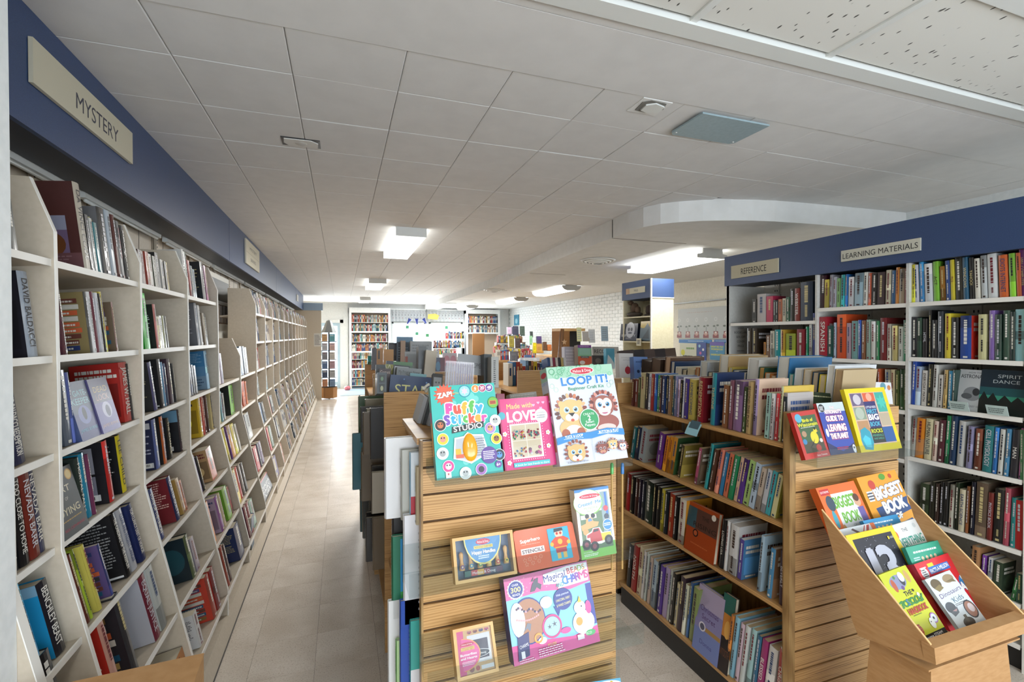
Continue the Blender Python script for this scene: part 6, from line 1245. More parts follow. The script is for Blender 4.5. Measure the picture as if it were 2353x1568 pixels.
rb = MB(); pts = [at(966 + 5*math.cos(q/3.), 890 + 6*math.sin(q/3.) , 1, 1.9) + Vector((.003*q, 0, 0)) for q in range(14)]
rb.tube(pts, .006, 6, 'dcd8cc').tube([p + Vector((.01, .01, -.012)) for p in pts[::-1]], .005, 6, 'c8c4b8').build('knotted_cord', MM, None, label='cream knotted cord bow above the disc cases', cat='cord')
bk(1143, 1161, 905, 950, 1.75, .10, 'b02060', 'magenta book spine behind the pink kit', name='hardcover_book')
bk(1122, 1142, 902, 950, 1.76, .10, 'c8c4c0', 'pale book with white page tops behind the turquoise box')
bk(1178, 1240, 906, 960, 1.60, .04, '9a9690', 'grey ornate patterned book behind the pink kit', lambda w_, h_: Art(w_, h_).lines(.05, .95, .4, .95, 6, 'c8c4bc', 4, .4), dy=-8)
# ================================================================== CARDBOARD DUMP BIN
BN = empty('display_bin', (1.76, 1.03, 0), 0, 'brown cardboard display bin full of children\'s activity books, lower right', 'display bin')
bx0, bx1 = 1.535, 1.975
def yz(px, py, X): p = at(px, py, 0, X); return (p.y, p.z)
side = [yz(1887.5, 1173, bx0), yz(1958, 1426, bx0), yz(1972, 1462, bx0), yz(2151, 1529, bx0), yz(2138, 1484, bx0)]
# keep it physical: no deeper than the slatwall behind it
side = [(min(1.325, y), z) for y, z in side]
T0, B0a, B0, F0, F1 = side
sd = [T0, B0a, B0, F0, F1]
partb = lambda mb, n_, m: mb.build(n_, m, BN, BN.matrix_basis.inverted())
partb(MB().prism(sd, bx0, bx0 + .005, 0), 'side_wall', MCARD)
partb(MB().prism(sd, bx1 - .005, bx1, 0), 'side_wall', MCARD)
for X in (bx0 - .0005, bx1 - .0055):
    e = MB(); (ya, za), (yb, zb) = T0, F1
    e.mesh([(X, ya, za), (X + .006, ya, za), (X + .006, yb, zb), (X, yb, zb), (X, ya, za + .003), (X + .006, ya, za + .003), (X + .006, yb, zb + .003), (X, yb, zb + .003)], [(0, 1, 2, 3)[::-1], (4, 5, 6, 7), (0, 1, 5, 4), (2, 3, 7, 6), (1, 2, 6, 5), (3, 0, 4, 7)]); partb(e, 'cut_edge', MCARDE)
partb(MB().mesh([(bx0, F0[0] - .0, F0[1]), (bx1 + .03, F0[0], F0[1]), (bx1 + .03, F1[0] - .012, F1[1]), (bx0 - .005, F1[0] - .012, F1[1]), (bx0, F0[0] + .03, F0[1]), (bx1 + .03, F0[0] + .03, F0[1]), (bx1 + .03, F1[0] + .02, F1[1] + .002), (bx0 - .005, F1[0] + .02, F1[1] + .002)],
                [(0, 1, 2, 3), (4, 5, 6, 7)[::-1], (3, 2, 6, 7), (0, 4, 5, 1), (1, 5, 6, 2), (0, 3, 7, 4)]), 'front_lip', MCARD)
tb_ = .35; mz = (B0a[0] + (T0[0] - B0a[0]) * tb_, B0a[1] + (T0[1] - B0a[1]) * tb_)
partb(MB().prism([B0a, mz, (mz[0] - .004, mz[1]), (B0a[0] - .004, B0a[1])], bx0 + .005, bx1 - .005, 0), 'back_wall', MCARD)
partb(MB().box(bx0 + .005, bx1 - .005, F0[0] + .02, B0[0] - .004, B0[1] + .01, B0[1] + .015), 'tray_floor', MCARD)
py_ = F0[0]
partb(MB().mesh([(bx0 + .02, py_ + .02, 0), (bx1 + .06, py_ + .02, 0), (bx1 + .06, B0[0] + .03, 0), (bx0 + .02, B0[0] + .03, 0), (bx0 + .05, py_ + .04, B0[1] + .01), (bx1 - .03, py_ + .04, B0[1] + .01), (bx1 - .03, B0[0] - .005, B0[1] + .01), (bx0 + .05, B0[0] - .005, B0[1] + .01)],
                [(0, 3, 2, 1), (4, 5, 6, 7), (0, 1, 5, 4), (1, 2, 6, 5), (2, 3, 7, 6), (3, 0, 4, 7)]), 'pedestal', MCARD)
BG = "children's books in the cardboard bin"
def binbook(bl_, br_, tl_, Yb, Yt, T, col, art, label, name='activity_book', ybr=None):
    M, w_, h_ = pfr(bl_, br_, tl_, Yb, Yt, ybr)
    a = art(w_, h_) if art else None
    b = MB().box(0, w_, 0, h_, -.001, 0, col).box(0, w_, 0, h_, -T, -T + .001, col).box(0, .001, 0, h_, -T, 0, col)
    o = b.build(name, MP, None, M, label=label, cat='book', group=BG)
    MB().box(.001, w_ - .002, .002, h_ - .002, -T + .001, -.001, 'd8d2c4').build('page_block', MPAGE, o)
    if a: q = MB(); a.onto(q, Matrix.Identity(4)); q.build('printed_cover', MP, o)
    return o
def art_fun(w_, h_):
    a = Art(w_, h_); a.R(0, 0, 1, 1, 'e8702c').R(.28, .06, .85, .9, 'e4e8ec').R(.05, .9, .28, .97, 'c83030').T('EXTREME', .165, .935, .025, 'ffffff', fit=.2)
    a.T('BIGGEST', .56, .80, .13, '74b43c', fit=.56, bold=.03).T('BOOK', .57, .62, .12, '74b43c', fit=.42, bold=.03).T('OF', .57, .52, .03, '8a9aa0').T('FUN', .57, .40, .13, '2a4a9c', fit=.42, bold=.04)
    a.E(.2, .8, .1, .09, '3a4a5c').E(.17, .62, .05, .1, '3aa0b4').E(.30, .45, .05, .1, 'c89858').E(.12, .42, .06, .05, '3a2c28').O(.86, .76, .08, 'd8a888').O(.86, .81, .07, '5a3424').R(.8, .5, .95, .7, '6a5aa0').E(.15, .2, .12, .1, '2a2420')
    return a
def art_hist(w_, h_):
    a = Art(w_, h_); a.R(0, 0, 1, 1, 'e8a02c').P([(.2, .42), (1, .5), (.95, .58), (1, .66), (.15, .6)], '2a4a80').P([(.25, .2), (.98, .28), (.9, .4), (.2, .34)], '2a4a80')
    for y, s_, f_ in ((.78, 'BIGGEST', .72), (.60, 'BOOK', .56), (.46, 'OF', .16)): a.T(s_, .62, y, .14 if f_ > .2 else .07, 'f4f4f4', fit=f_, rot=4, bold=.05, halo='30406a', hb=.03)
    a.T('HISTORY', .6, .26, .13, 'f4f4f4', fit=.7, rot=4, bold=.03, halo='30406a').O(.28, .88, .08, 'c84030').E(.6, .95, .08, .04, '5a9a30').O(.8, .94, .04, 'c84830').O(.15, .75, .08, '3a3c50').lines(.08, .24, .68, .82, 4, 'f0f0f0', 3)
    return a
def art_13(w_, h_):
    a = Art(w_, h_); a.R(0, 0, 1, 1, 'f0d020').R(.09, .07, .91, .93, '25232e'); rr = random.Random(2)
    for i in range(70): a.O(rr.uniform(.1, .9), rr.uniform(.08, .92), rr.uniform(.002, .005), 'c8c8d8')
    a.T('1', .30, .52, .56, 'b8bac8', fit=.10, bold=.03).T('3', .58, .52, .56, 'b8bac8', fit=.30, bold=.03).R(.78, .84, .81, .88, 'f0d020').T('KIDS', .86, .86, .025, 'e8e8e8', fit=.07)
    return a
def art_every(w_, h_):
    a = Art(w_, h_); a.R(0, 0, 1, 1, 'e4e6e4').O(.16, .86, .11, 'e86a2c').lines(.08, .24, .82, .9, 3, 'f8e0c0', 4).T('THE', .52, .90, .05, '3a3a40').T('EVERYTHING', .56, .74, .12, '3a9a88', fit=.78, bold=.02)
    for k, (ch, c_) in enumerate(zip("KIDS'", ['c83028', 'c83028', '3a70b0', 'e8c030', '50a050'])): a.T(ch, .36 + k*.14, .55, .13, c_, bold=.02)
    a.O(.86, .92, .05, 'c8d0d0').lines(.1, .9, .1, .4, 6, 'b0b8b8', 4); return a
def art_strip(col, c2):
    def g(w_, h_):
        a = Art(w_, h_); a.R(0, 0, 1, 1, col).lines(.15, .85, .88, .93, 1, 'e8f0f0', 3).lines(.1, .3, .78, .84, 2, 'd0e8f0', 5)
        for i in range(4): a.O(.34 + i*.12, .80, .035, 'e8c8a8').R(.32 + i*.12, .66, .36 + i*.12, .77, 'f0f4f4')
        a.T('GAMES', .5, .56, .08, c2, fit=.6, bold=.03); return a
    return g
def art_gross(w_, h_):
    a = Art(w_, h_); a.R(0, 0, 1, 1, 'c8cc28').R(0, 0, 1, .12, '141414').T('Awesome STEAM', .5, .085, .035, 'f4f4f4', fit=.72, bold=.02).T('and Art Activities', .5, .035, .035, 'f4f4f4', fit=.72, bold=.02)
    a.E(.45, .83, .28, .1, '8a90b0').E(.28, .80, .07, .09, 'b85a40').E(.6, .85, .08, .09, '3a3a44').E(.83, .86, .07, .09, 'c8a060').E(.63, .88, .09, .07, 'e0e8f0').O(.4, .9, .04, '508a50').O(.5, .74, .05, '6a4a8a')
    a.T('THE', .55, .66, .065, '1c1c20', fit=.26, bold=.03)
    for k, ch in enumerate('GROSSOLOGY'): a.T(ch, .14 + k*.082, .55 + .006*(k % 2), .085, ['3a8a40', '2a78a0'][k % 2 if k in (3, 4, 6) else 0], bold=.04, halo='1c4a2c', hb=.015)
    a.T('HANDBOOK', .55, .44, .08, 'b03a28', fit=.66, bold=.04).lines(.3, .6, .37, .385, 1, '4a5a20', 3).O(.85, .27, .11, 'a868b8').O(.85, .27, .085, 'dce8ec').O(.84, .27, .03, '202020').E(.72, .22, .08, .07, 'f0f0e8').O(.7, .24, .015, '101010').E(.2, .2, .13, .08, 'c06038').lines(.1, .35, .12, .28, 5, 'a03a28', 6).star(.82, .6, .06, 'f4f4f0', 8, .5).O(.74, .67, .03, '101010')
    return a
def art_facts(w_, h_):
    a = Art(w_, h_); a.R(0, 0, 1, 1, 'd82c38').lines(.06, .2, .9, .93, 1, 'f4f4f4', 3).R(.22, .80, .66, .90, '3a70c0').T('FACTS-A-MILLION', .44, .85, .06, 'f4f4f4', fit=.40, rot=3, bold=.02).R(.24, .90, .36, .95, 'e8e030').O(.86, .87, .08, 'f0f0f0').star(.86, .87, .045, '202024').E(.12, .84, .07, .08, 'e8e8ec').lines(.07, .17, .78, .9, 4, '202020', 2)
    a.E(.84, .56, .18, .13, '2a80c0').T('OF', .8, .64, .08, 'f4f4f4', bold=.04).T('FACTS', .8, .52, .12, 'f4f4f4', bold=.05, halo='1c4a90').E(.85, .2, .09, .1, '50a040').O(.86, .22, .03, 'e8e8e8').E(.8, .05, .1, .06, 'e8e8e8')
    return a
def art_dino(w_, h_):
    a = Art(w_, h_); a.R(0, 0, 1, 1, 'd8e0e4').E(.25, .86, .18, .1, '6a5a40').P([(.1, .8), (.35, .84), (.42, .76), (.2, .72)], '8a7a50').E(.75, .88, .2, .08, 'a08a6a').P([(.6, .84), (.9, .86), (.95, .78)], '7a6a4a').T('Dinosaurs', .52, .66, .085, '5a3a7a', fit=.84, rot=3).T('Kids', .62, .52, .1, '4a6a80', fit=.4, rot=3).T('for', .4, .54, .03, '4a6a80').lines(.4, .9, .40, .45, 2, '6a6a70', 4)
    a.E(.2, .42, .17, .1, '5a5e64').P([(.1, .34), (.4, .4), (.36, .3), (.15, .26)], '6a6e74').P([(.18, .36), (.36, .37), (.3, .33)], 'c8a0a0').O(.78, .28, .2, '30343c').O(.78, .28, .17, 'a87a68').E(.82, .3, .1, .08, 'd8c8c8').E(.45, .1, .2, .09, '4a4238').R(.4, .1, .5, .24, '5a5040')
    return a
def art_maze(w_, h_):
    a = Art(w_, h_); a.R(0, 0, 1, 1, 'd8dce0').P([(.25, .5), (.5, .5), (.85, .98), (.7, .98)], 'b83830').P([(.3, .5), (.42, .5), (.77, .98), (.73, .98)], 'f0f0f0').P([(.3, .95), (.36, .97), (.95, .6), (.9, .55)], '5a3a38').R(.88, .5, 1, 1, 'd86a30').E(.12, .7, .1, .1, '2a3450'); return a
binbook((1962, 1330), (2052, 1303), (1897, 1118), 1.16, 1.295, .03, 'd86028', art_fun, 'orange biggest book of fun leaning at the back left of the bin', ybr=1.16)
binbook((2050, 1290), (2140, 1262), (2000, 1092), 1.17, 1.29, .04, 'd8922c', art_hist, 'golden biggest book of history leaning at the back right of the bin', ybr=1.17)
binbook((1990, 1340), (2070, 1318), (1955, 1212), 1.10, 1.19, .012, 'c8ccd0', art_maze, 'white book with crossed red sticks in the second tier of the bin')
binbook((2040, 1310), (2120, 1290), (2010, 1192), 1.115, 1.20, .014, '2f88bc', art_strip('3a94c8', 'f4f4f4'), 'blue travel games book in the second tier of the bin')
binbook((2030, 1420), (2140, 1385), (1972, 1225), 1.03, 1.15, .02, 'e0c41c', art_13, 'square yellow-bordered book with a big 13 in the left of the bin')
binbook((2120, 1380), (2190, 1352), (2082, 1198), 1.05, 1.16, .014, 'd8dcda', art_every, 'white everything kids book in the right second tier of the bin')
binbook((2150, 1420), (2230, 1395), (2112, 1252), 1.0, 1.09, .014, '2f9a80', art_strip('3aa488', 'd03040'), 'green travel games book in the right third tier of the bin')
binbook((2190, 1462), (2292, 1418), (2122, 1290), .955, 1.06, .035, 'c02430', art_facts, 'thick red world of facts book at the front right of the bin')
binbook((2120, 1492), (2183, 1462), (2030, 1318), .925, 1.04, .022, 'b8bc24', art_gross, 'lime green grossology handbook at the front left of the bin', ybr=.925)
binbook((2210, 1455), (2268, 1428), (2158, 1320), .925, 1.02, .012, 'd0d8dc', art_dino, 'white dinosaurs book for kids in front of the red facts book')
# top tray of the right slatwall: three books standing in acrylic
MB().box(1.61, 2.23, 1.262, 1.265, 1.18, 1.243).box(1.61, 2.23, 1.265, 1.358, 1.18, 1.183).box(1.61, 1.613, 1.265, 1.358, 1.183, 1.25).build('acrylic_tray', MACR, None, label='clear acrylic tray across the top of the right slatwall end', cat='display shelf', group='clear trays on the slatwall end')
TT = "children's books on the right slatwall tray"
def art_bird(w_, h_):
    a = Art(w_, h_); a.R(0, 0, 1, 1, 'c03028').R(.12, .12, .92, .9, '3a5a34').R(.12, .12, .92, .35, '46402c').O(.22, .86, .13, '58a8c8').T('Birds of', .55, .80, .07, 'e8e020', fit=.42, bold=.03).T('Wisconsin', .5, .71, .075, 'e8e020', fit=.78, bold=.03).lines(.2, .8, .64, .66, 1, 'e8e8e0', 3).E(.62, .42, .15, .13, 'e0cc28').P([(.3, .2), (.5, .32), (.62, .4), (.5, .28)], '1c1c18').O(.72, .56, .07, 'e0cc28').O(.72, .60, .04, '181818').P([(.78, .55), (.85, .54), (.78, .53)], 'e08a30').O(.26, .52, .09, 'b08868').O(.2, .36, .08, '3a80b0').O(.84, .34, .06, 'd8d0c8').O(.66, .2, .1, 'a03a30').T('Stan Tekiela', .7, .05, .035, 'f0e8e0', fit=.4); return a
def art_astro(w_, h_):
    a = Art(w_, h_); a.R(0, 0, 1, 1, '3448a4').R(0, .82, 1, 1, 'c8d4d4').P([(0, 0), (1, 0), (1, .2), (.5, .05), (0, .25)], '2a2c5c').O(.14, .9, .11, '20242c').lines(.06, .22, .85, .94, 5, 'e8e8e8', 3)
    for s_, y, hh, f_ in (('THE', .90, .045, .16), ("ASTRONAUT'S", .82, .07, .62), ('GUIDE TO', .69, .1, .64), ('LEAVING', .51, .13, .66), ('THE PLANET', .35, .1, .66)):
        a.T(s_, .52, y, hh, 'f0e8ec', fit=f_, bold=.05, halo='c83a48', hb=.03)
    for y in (.76, .63, .43, .28): a.R(.2, y - .003, .84, y + .003, 'c83a48')
    a.E(.1, .42, .05, .08, 'e8e8ec').E(.93, .08, .06, .08, 'e8e8ec').O(.93, .1, .03, '202024').lines(.3, .75, .08, .14, 2, 'c83a48', 3); return a
def art_rocks(w_, h_):
    a = Art(w_, h_); a.R(0, 0, 1, 1, 'e8d018').R(.08, .1, .92, .93, 'd8b8a0')
    for x0, y0, x1, y1, c_ in ((.1, .72, .38, .92, '6a5a7a'), (.4, .78, .68, .92, 'd8603c'), (.7, .6, .92, .92, '3aa89a'), (.1, .5, .36, .70, '8a9a84'), (.68, .38, .92, .58, 'b8a890'), (.66, .12, .92, .36, '2a5a9a'), (.1, .3, .36, .48, 'b88a60')): a.R(x0, y0, x1, y1, c_)
    a.star(.82, .76, .13, '48c0b0', 7, .5).O(.24, .82, .09, 'c8c0c8').O(.54, .85, .07, 'e8a890').O(.22, .6, .1, 'b0b8a8').R(.38, .36, .66, .78, '2e2c68').R(.36, .12, .66, .36, '30302c')
    a.T('LITTLE KIDS', .52, .69, .035, 'e8e8f0', fit=.24, bold=.02).T('FIRST', .52, .62, .07, '58b8d0', fit=.24, bold=.03).T('BIG', .52, .53, .09, 'f4f4f4', fit=.24, bold=.05).T('BOOK', .52, .42, .07, '58b8d0', fit=.24, bold=.03).T('ROCKS', .51, .31, .06, 'd8e030', fit=.26, bold=.03).T('MINERALS', .51, .24, .035, '58b8a0', fit=.26).T('AND SHELLS', .51, .19, .03, '58b8a0', fit=.24)
    a.P([(.12, .04), (.3, .02), (.36, .14), (.34, .3), (.24, .38), (.12, .34), (.08, .18)], '2a9ab0').P([(.16, .08), (.28, .06), (.3, .2), (.2, .26), (.12, .2)], '48c0d4'); return a
def traybook(bl_, br_, tl_, Yb, Yt, T, col, art, label):
    o = binbook(bl_, br_, tl_, Yb, Yt, T, col, art, label); o['group'] = TT; return o
traybook((1851, 1058), (1908, 1047), (1838, 946), 1.275, 1.33, .018, 'b82c24', art_bird, 'red-bordered birds of Wisconsin guide on the right slatwall tray')
traybook((1909, 1047), (1970, 1040), (1898, 926), 1.275, 1.335, .014, 'c03838', art_astro, "blue astronaut's guide book, middle of the right slatwall tray")
traybook((1979, 1041), (2073, 1030), (1994, 892), 1.275, 1.345, .016, 'e0c818', art_rocks, 'large yellow-bordered rocks and minerals book leaning on the right slatwall tray')
bk(1975, 2055, 877, 960, 1.40, .012, 'd8d8dc', 'white picture book with dark shapes behind the yellow rocks book', lambda w_, h_: Art(w_, h_).E(.2, .8, .15, .1, '2a2a40').O(.45, .85, .07, '5a3a7a').O(.75, .88, .08, '5a90a0').O(.92, .85, .05, 'c87a40'), name='picture_book')
bk(1860, 1924, 900, 960, 1.44, .014, '2a3c2a', 'dark green flat book cover at the near end of the gondola top', lambda w_, h_: Art(w_, h_).lines(.1, .9, .8, .88, 1, 'c8c8a0', 3).T('The', .6, .3, .16, 'e8e8e0'), dy=4)
# ================================================================== CARDBOARD CARTON lower left
p = at(468, 1501, 2, .80)
M = frame((p.x, p.y, 0), (-1, 0.0, 0), (0.10, -1, 0)); CBX = empty('cardboard_carton', M=Matrix.Translation((p.x, p.y, 0)) @ Matrix.Rotation(math.radians(3), 4, 'Z'), label='closed brown cardboard carton standing beside the left shelves at the bottom edge', cat='box')
MB().box(-.335, 0, -.36, 0, 0.0, .796).build('carton_body', MCARD, CBX)
MB().box(-.336, .001, -.178, .001, .796, .799).build('flap', MCARD, CBX); MB().box(-.336, .001, -.361, -.182, .796, .799).build('flap', MCARD, CBX)
# ================================================================== TALL CREAM UNIT (games) and the wall with posters
MU = empty('tall_display_unit', (3.75, 5.35, 0), 0, 'tall cream display unit with navy header standing before the brick wall', 'bookshelf')
pm = lambda mb, n_, m: mb.build(n_, m, MU, MU.matrix_basis.inverted())
MCR2 = noisy('cream_laminate', 'd8cfae', 'e0d8ba', (50, 50, 50), .5, .04)
pm(MB().box(3.6, 3.93, 5.03, 5.05, 0, 2.125), 'side_panel', MCR2); pm(MB().box(3.6, 3.93, 5.64, 5.66, 0, 2.125), 'side_panel', MCR2)
pm(MB().box(3.91, 3.93, 5.05, 5.64, 0, 2.125), 'back_panel', MCR2); pm(MB().box(3.59, 3.93, 5.02, 5.67, 2.125, 2.36), 'header_box', MNAVY)
pm(MB().box(3.583, 3.598, 5.01, 5.028, 0, 2.36), 'corner_trim', MLIP); pm(MB().box(3.6, 3.93, 5.018, 5.022, 2.118, 2.13), 'header_trim', MLIP)
for z in (1.90, 1.58, 1.26, .95, .64, .33): pm(MB().box(3.6, 3.91, 5.05, 5.64, z - .015, z), 'shelf', MCR2)
pm(MB().box(3.90, 3.909, 5.30, 5.34, .3, 2.1), 'slotted_upright', MGRAY)
sign('section_sign', frame((3.588, 5.56, 2.20), (0, -1, 0), (0, 0, 1)), .42, .075, .006, 'ded8c0', Art(.42, .075).R(0, 0, .2, 1, 'd8b898').T('MANGA', .55, .5, .4, '55555a', fit=.22), 'small cream sign on the navy header of the tall unit')
def blob(name, loc, parts_, m, label, cat):
    t = empty(name, loc, 0, label, cat)
    for nm, x, y, z, sx, sy, sz, c_ in parts_:
        b = MB(); rr = random.Random(int(x*1000 + z*77)); n_ = 10; prof_ = [(math.sin(math.pi*i/7) * (1 + rr.uniform(-.12, .12)), -math.cos(math.pi*i/7)) for i in range(8)]
        b.lathe(prof_, n_, c_, M=Matrix.Translation((x, y, z)) @ Matrix.Diagonal((sx, sy, sz, 1))); b.build(nm, m, t)
    return t
blob('bear_figurine', (3.68, 5.50, 1.90), [('rock_base', 0, 0, .03, .09, .13, .04, '4a4038'), ('body', 0, .0, .12, .05, .07, .07, '5a4432'), ('head', -.02, .06, .19, .035, .035, .03, '5a4432'), ('bird', -.01, .09, .22, .02, .025, .03, 'c8c4bc'), ('cub', 0, -.07, .09, .04, .04, .05, '6a5440')], MM, 'brown animal group figurine with a white bird on the tall unit top shelf', 'figurine')
blob('bear_figurine', (3.72, 5.22, 1.90), [('body', 0, 0, .08, .05, .09, .07, '3c2a22'), ('head', -.01, -.08, .14, .035, .035, .035, '3c2a22'), ('rock_base', 0, 0, .015, .07, .1, .02, '3a302a')], MM, 'dark brown bear figurine beside the corner of the tall unit', 'figurine')
def wallcard(name, X, px0, px1, pt, pb, col, art, label, cat, T=.012, lean=0, group=None):
    a_, b_, c_ = at(px0, pb, 0, X), at(px1, pb, 0, X), at(px0, pt, 0, X); w_ = abs(a_.y - b_.y); h_ = c_.z - a_.z
    M = frame((X, a_.y, (a_.z + b_.z) / 2), (0, -1, 0), (math.sin(lean), 0, math.cos(lean)))
    return kit(name, M, w_, h_, T, col, art(w_, h_) if art else None, label, cat, group)
wallcard('game_box', 3.60, 1424, 1463, 745, 783, '1a2038', lambda w_, h_: Art(w_, h_).R(0, 0, 1, 1, '1c2340').O(.58, .62, .26, 'b8bcc8').O(.5, .66, .06, '1c2340').O(.66, .66, .06, '1c2340').R(.48, .40, .68, .5, '1c2340').T('INFINITY', .5, .3, .14, 'c8ccd4', fit=.8, bold=.02).lines(.35, .7, .12, .16, 1, 'd8d8e0', 3), 'dark navy infinity game box with a pale skull-like disc on the tall unit', 'box', .05, .1)
wallcard('picture_book', 3.62, 1469, 1496, 739, 783, '4a6270', lambda w_, h_: Art(w_, h_).R(0, .65, 1, 1, 'd0b430').P([(0, 0), (1, 0), (1, .5), (.6, .9), (.3, .6), (0, .7)], '5c7484').P([(.2, .1), (.8, .1), (.7, .6), (.5, .4)], '3a4c58'), 'grey mountain picture book with a yellow sky on the tall unit', 'book', .02, .1)
wallcard('price_card', 3.585, 1462, 1473, 778, 795, 'e0dcc4', lambda w_, h_: Art(w_, h_).lines(.2, .8, .2, .8, 3, '55555a', 3), 'small cream price card hanging from a shelf of the tall unit', 'card', .002)
# posters and activity books on the wall to the right
XW = XR - .004
MB().box(XW - .03, XW + .02, 5.9, 7.12, 2.205, 2.222).build('picture_rail', MGRAY, None, label='thin dark rail above the flower pot wallpaper panel', cat='rail')
def art_pots(w_, h_):
    a = Art(w_, h_); a.R(0, 0, 1, 1, 'c4c8c6').lines(.2, .75, .84, .88, 1, 'b8a8a0', 4)
    for i in range(6):
        x = .03 + i*.19
        a.ring(x + .0, .62, .03, .012, 'dce0de', 12).R(x - .055, .03, x + .055, .14, '9a4a48').R(x - .04, .14, x + .045, .24, '8a3c3c').E(x, .16, .035, .06, 'd8a898').E(x, .2, .02, .03, 'f0e8e4').P([(x, .24), (x + .008, .24), (x + .01, .38), (x + .002, .38)], '5a5e54').E(x - .03, .40, .025, .03, '6a7268').E(x + .035, .42, .025, .03, '6a7268')
    return a
wallcard('wall_poster', XW, 1558, 1671, 712, 779, 'c8ccca', art_pots, 'pale grey wall poster with a row of red potted seedlings', 'poster', .004)
wallcard('header_strip', XW - .1, 1560, 1635, 781, 789, '2a80c8', lambda w_, h_: Art(w_, h_).lines(.3, .8, .4, .7, 1, 'd8ecf8', 3), 'blue header strip above the activity books on the wall, left one', 'sign', .01)
wallcard('header_strip', XW - .1, 1641, 1672, 781, 788, '2a70b8', lambda w_, h_: Art(w_, h_).lines(.1, .9, .4, .7, 1, 'd8ecf8', 4), 'blue header strip above the activity books on the wall, right one', 'sign', .01)
wallcard('activity_book', XW - .12, 1562, 1600, 790, 828, 'd8dcc8', lambda w_, h_: Art(w_, h_).O(.2, .45, .12, 'd8d840').lines(.4, .9, .6, .8, 1, '6a9a4a', 3).lines(.2, .8, .2, .3, 1, '202020', 3), 'white and lime activity book under the blue strip', 'book', .012)
wallcard('activity_book', XW - .12, 1601, 1622, 788, 828, '2a4a9a', lambda w_, h_: Art(w_, h_).O(.3, .8, .12, '9ad0e8').O(.7, .6, .1, 'f0f0f0').O(.4, .4, .12, 'c060a0').O(.7, .2, .08, 'f0f0f0'), 'dark blue bubble-patterned activity book under the blue strip', 'book', .012)
wallcard('activity_book', XW - .14, 1631, 1664, 787, 828, '4a90b8', lambda w_, h_: Art(w_, h_).R(0, .8, 1, 1, '6a5ab0').T('GREAT BIG FUN', .5, .74, .09, 'e8e030', fit=.84, bold=.03).T('WORKBOOK', .5, .6, .09, 'e8e030', fit=.84, bold=.03).T('FOR', .5, .48, .05, 'f0f0f0').T('KINDERGARTEN', .5, .3, .09, 'e8e030', fit=.84, bold=.03), 'blue fun workbook with yellow block letters on the wall', 'book', .012)
# ================================================================== MIDDLE GROUND
MG = 'displays in the middle of the shop'
def mid(x0, x1, yt, yb, Y, T, col, label, name, cat, art=None, dy=0): return card(name, (x0, yb), (x1, yb + dy), (x0, yt), Y, T, col, art, label, cat, MG, .02)
mid(1424, 1457, 812, 868, 2.85, .05, 'd8d4d0', 'white apple story book standing on the gondola behind', 'hardcover_book', 'book', lambda w_, h_: Art(w_, h_).T('COOKING FOR', .5, .82, .05, '9a9490', fit=.7).T('APPLES', .5, .72, .05, '9a9490', fit=.5).E(.58, .3, .2, .16, 'a82430').R(.56, .44, .59, .52, '3a2a20'))
mid(1458, 1490, 820, 872, 2.80, .05, '6a8cc8', 'pale blue story book with white figures on the gondola behind', 'hardcover_book', 'book', lambda w_, h_: Art(w_, h_).lines(.15, .85, .72, .82, 1, '3a5a90', 3).E(.62, .25, .16, .14, 'e8ecf4').E(.6, .45, .1, .1, 'e8ecf4').O(.3, .35, .1, '2a3a5a'))
for i in range(5):
    mid(1427 + i*22, 1460 + i*24, 806 - i*1, 832, 3.0 + .07*i, .03, ['3c2c26', '241c1c', '4a3830', '2a2020', '5a4638'][i], '%s dark brown binder standing behind the story books' % ORD[i], 'binder', 'binder', None, -3)
mid(1298, 1324, 797, 850, 3.95, .06, 'c0bcc8', 'pale lilac book left of the pastel puzzle book', 'hardcover_book', 'book', lambda w_, h_: Art(w_, h_).lines(.1, .9, .1, .9, 6, 'dcd8e0', 3))
mid(1329, 1360, 793, 838, 3.8, .07, '8a7a6c', 'pastel green puzzle book with purple top', 'paperback_book', 'book', lambda w_, h_: Art(w_, h_).R(0, 0, 1, .42, 'd86038').R(0, .42, 1, .85, '8cc49a').R(.1, .5, .9, .8, 'a0d0b8').R(0, .85, 1, 1, '8a4a98').lines(.15, .85, .9, .95, 1, 'd8c0e0', 3).R(.2, .33, .8, .43, '2a3a44').T('SUDOKU', .5, .38, .07, 'e8e8e0', fit=.5).E(.3, .1, .2, .1, 'e8e0d8'))
mid(1363, 1423, 797, 818, 4.3, .14, 'a8a49c', 'grey RECOVERY sign box', 'section_sign', 'sign', lambda w_, h_: Art(w_, h_).R(0, 0, 1, 1, 'b0aca4').T('RECOVERY', .45, .5, .42, '26262a', fit=.78, bold=.01))
mid(1362, 1396, 817, 848, 4.1, .06, '4a3a32', 'dark brown book under the grey RECOVERY sign', 'hardcover_book', 'book', lambda w_, h_: Art(w_, h_).E(.4, .6, .2, .2, '7a6a5c'))
mid(1394, 1413, 801, 848, 4.0, .05, '58a8c4', 'light blue book with white mountains by the RECOVERY sign', 'hardcover_book', 'book', lambda w_, h_: Art(w_, h_).P([(0, 0), (1, 0), (.9, .3), (.6, .5), (.2, .7)], 'd0dce0'))
for i, c_ in enumerate(('2a4a7a', 'e0e0dc', '8a2040', 'd8d0c4', '3a3038', 'c8b070', 'dcdcdc')):
    mid(1259 + i*6.2, 1264.4 + i*6.2, 822, 842, 3.75, .12, c_, '%s small %s spine on top of the far middle gondola' % (ORD[i], cname(c_)), 'paperback_book', 'book')
CD = empty('rotating_card_stand', (at(1316, 800, 1, 6.4).x, 6.4, 0), 0, 'brown cork-sided display stand with a dark niche in the middle of the shop', 'display stand')
s_ = .25
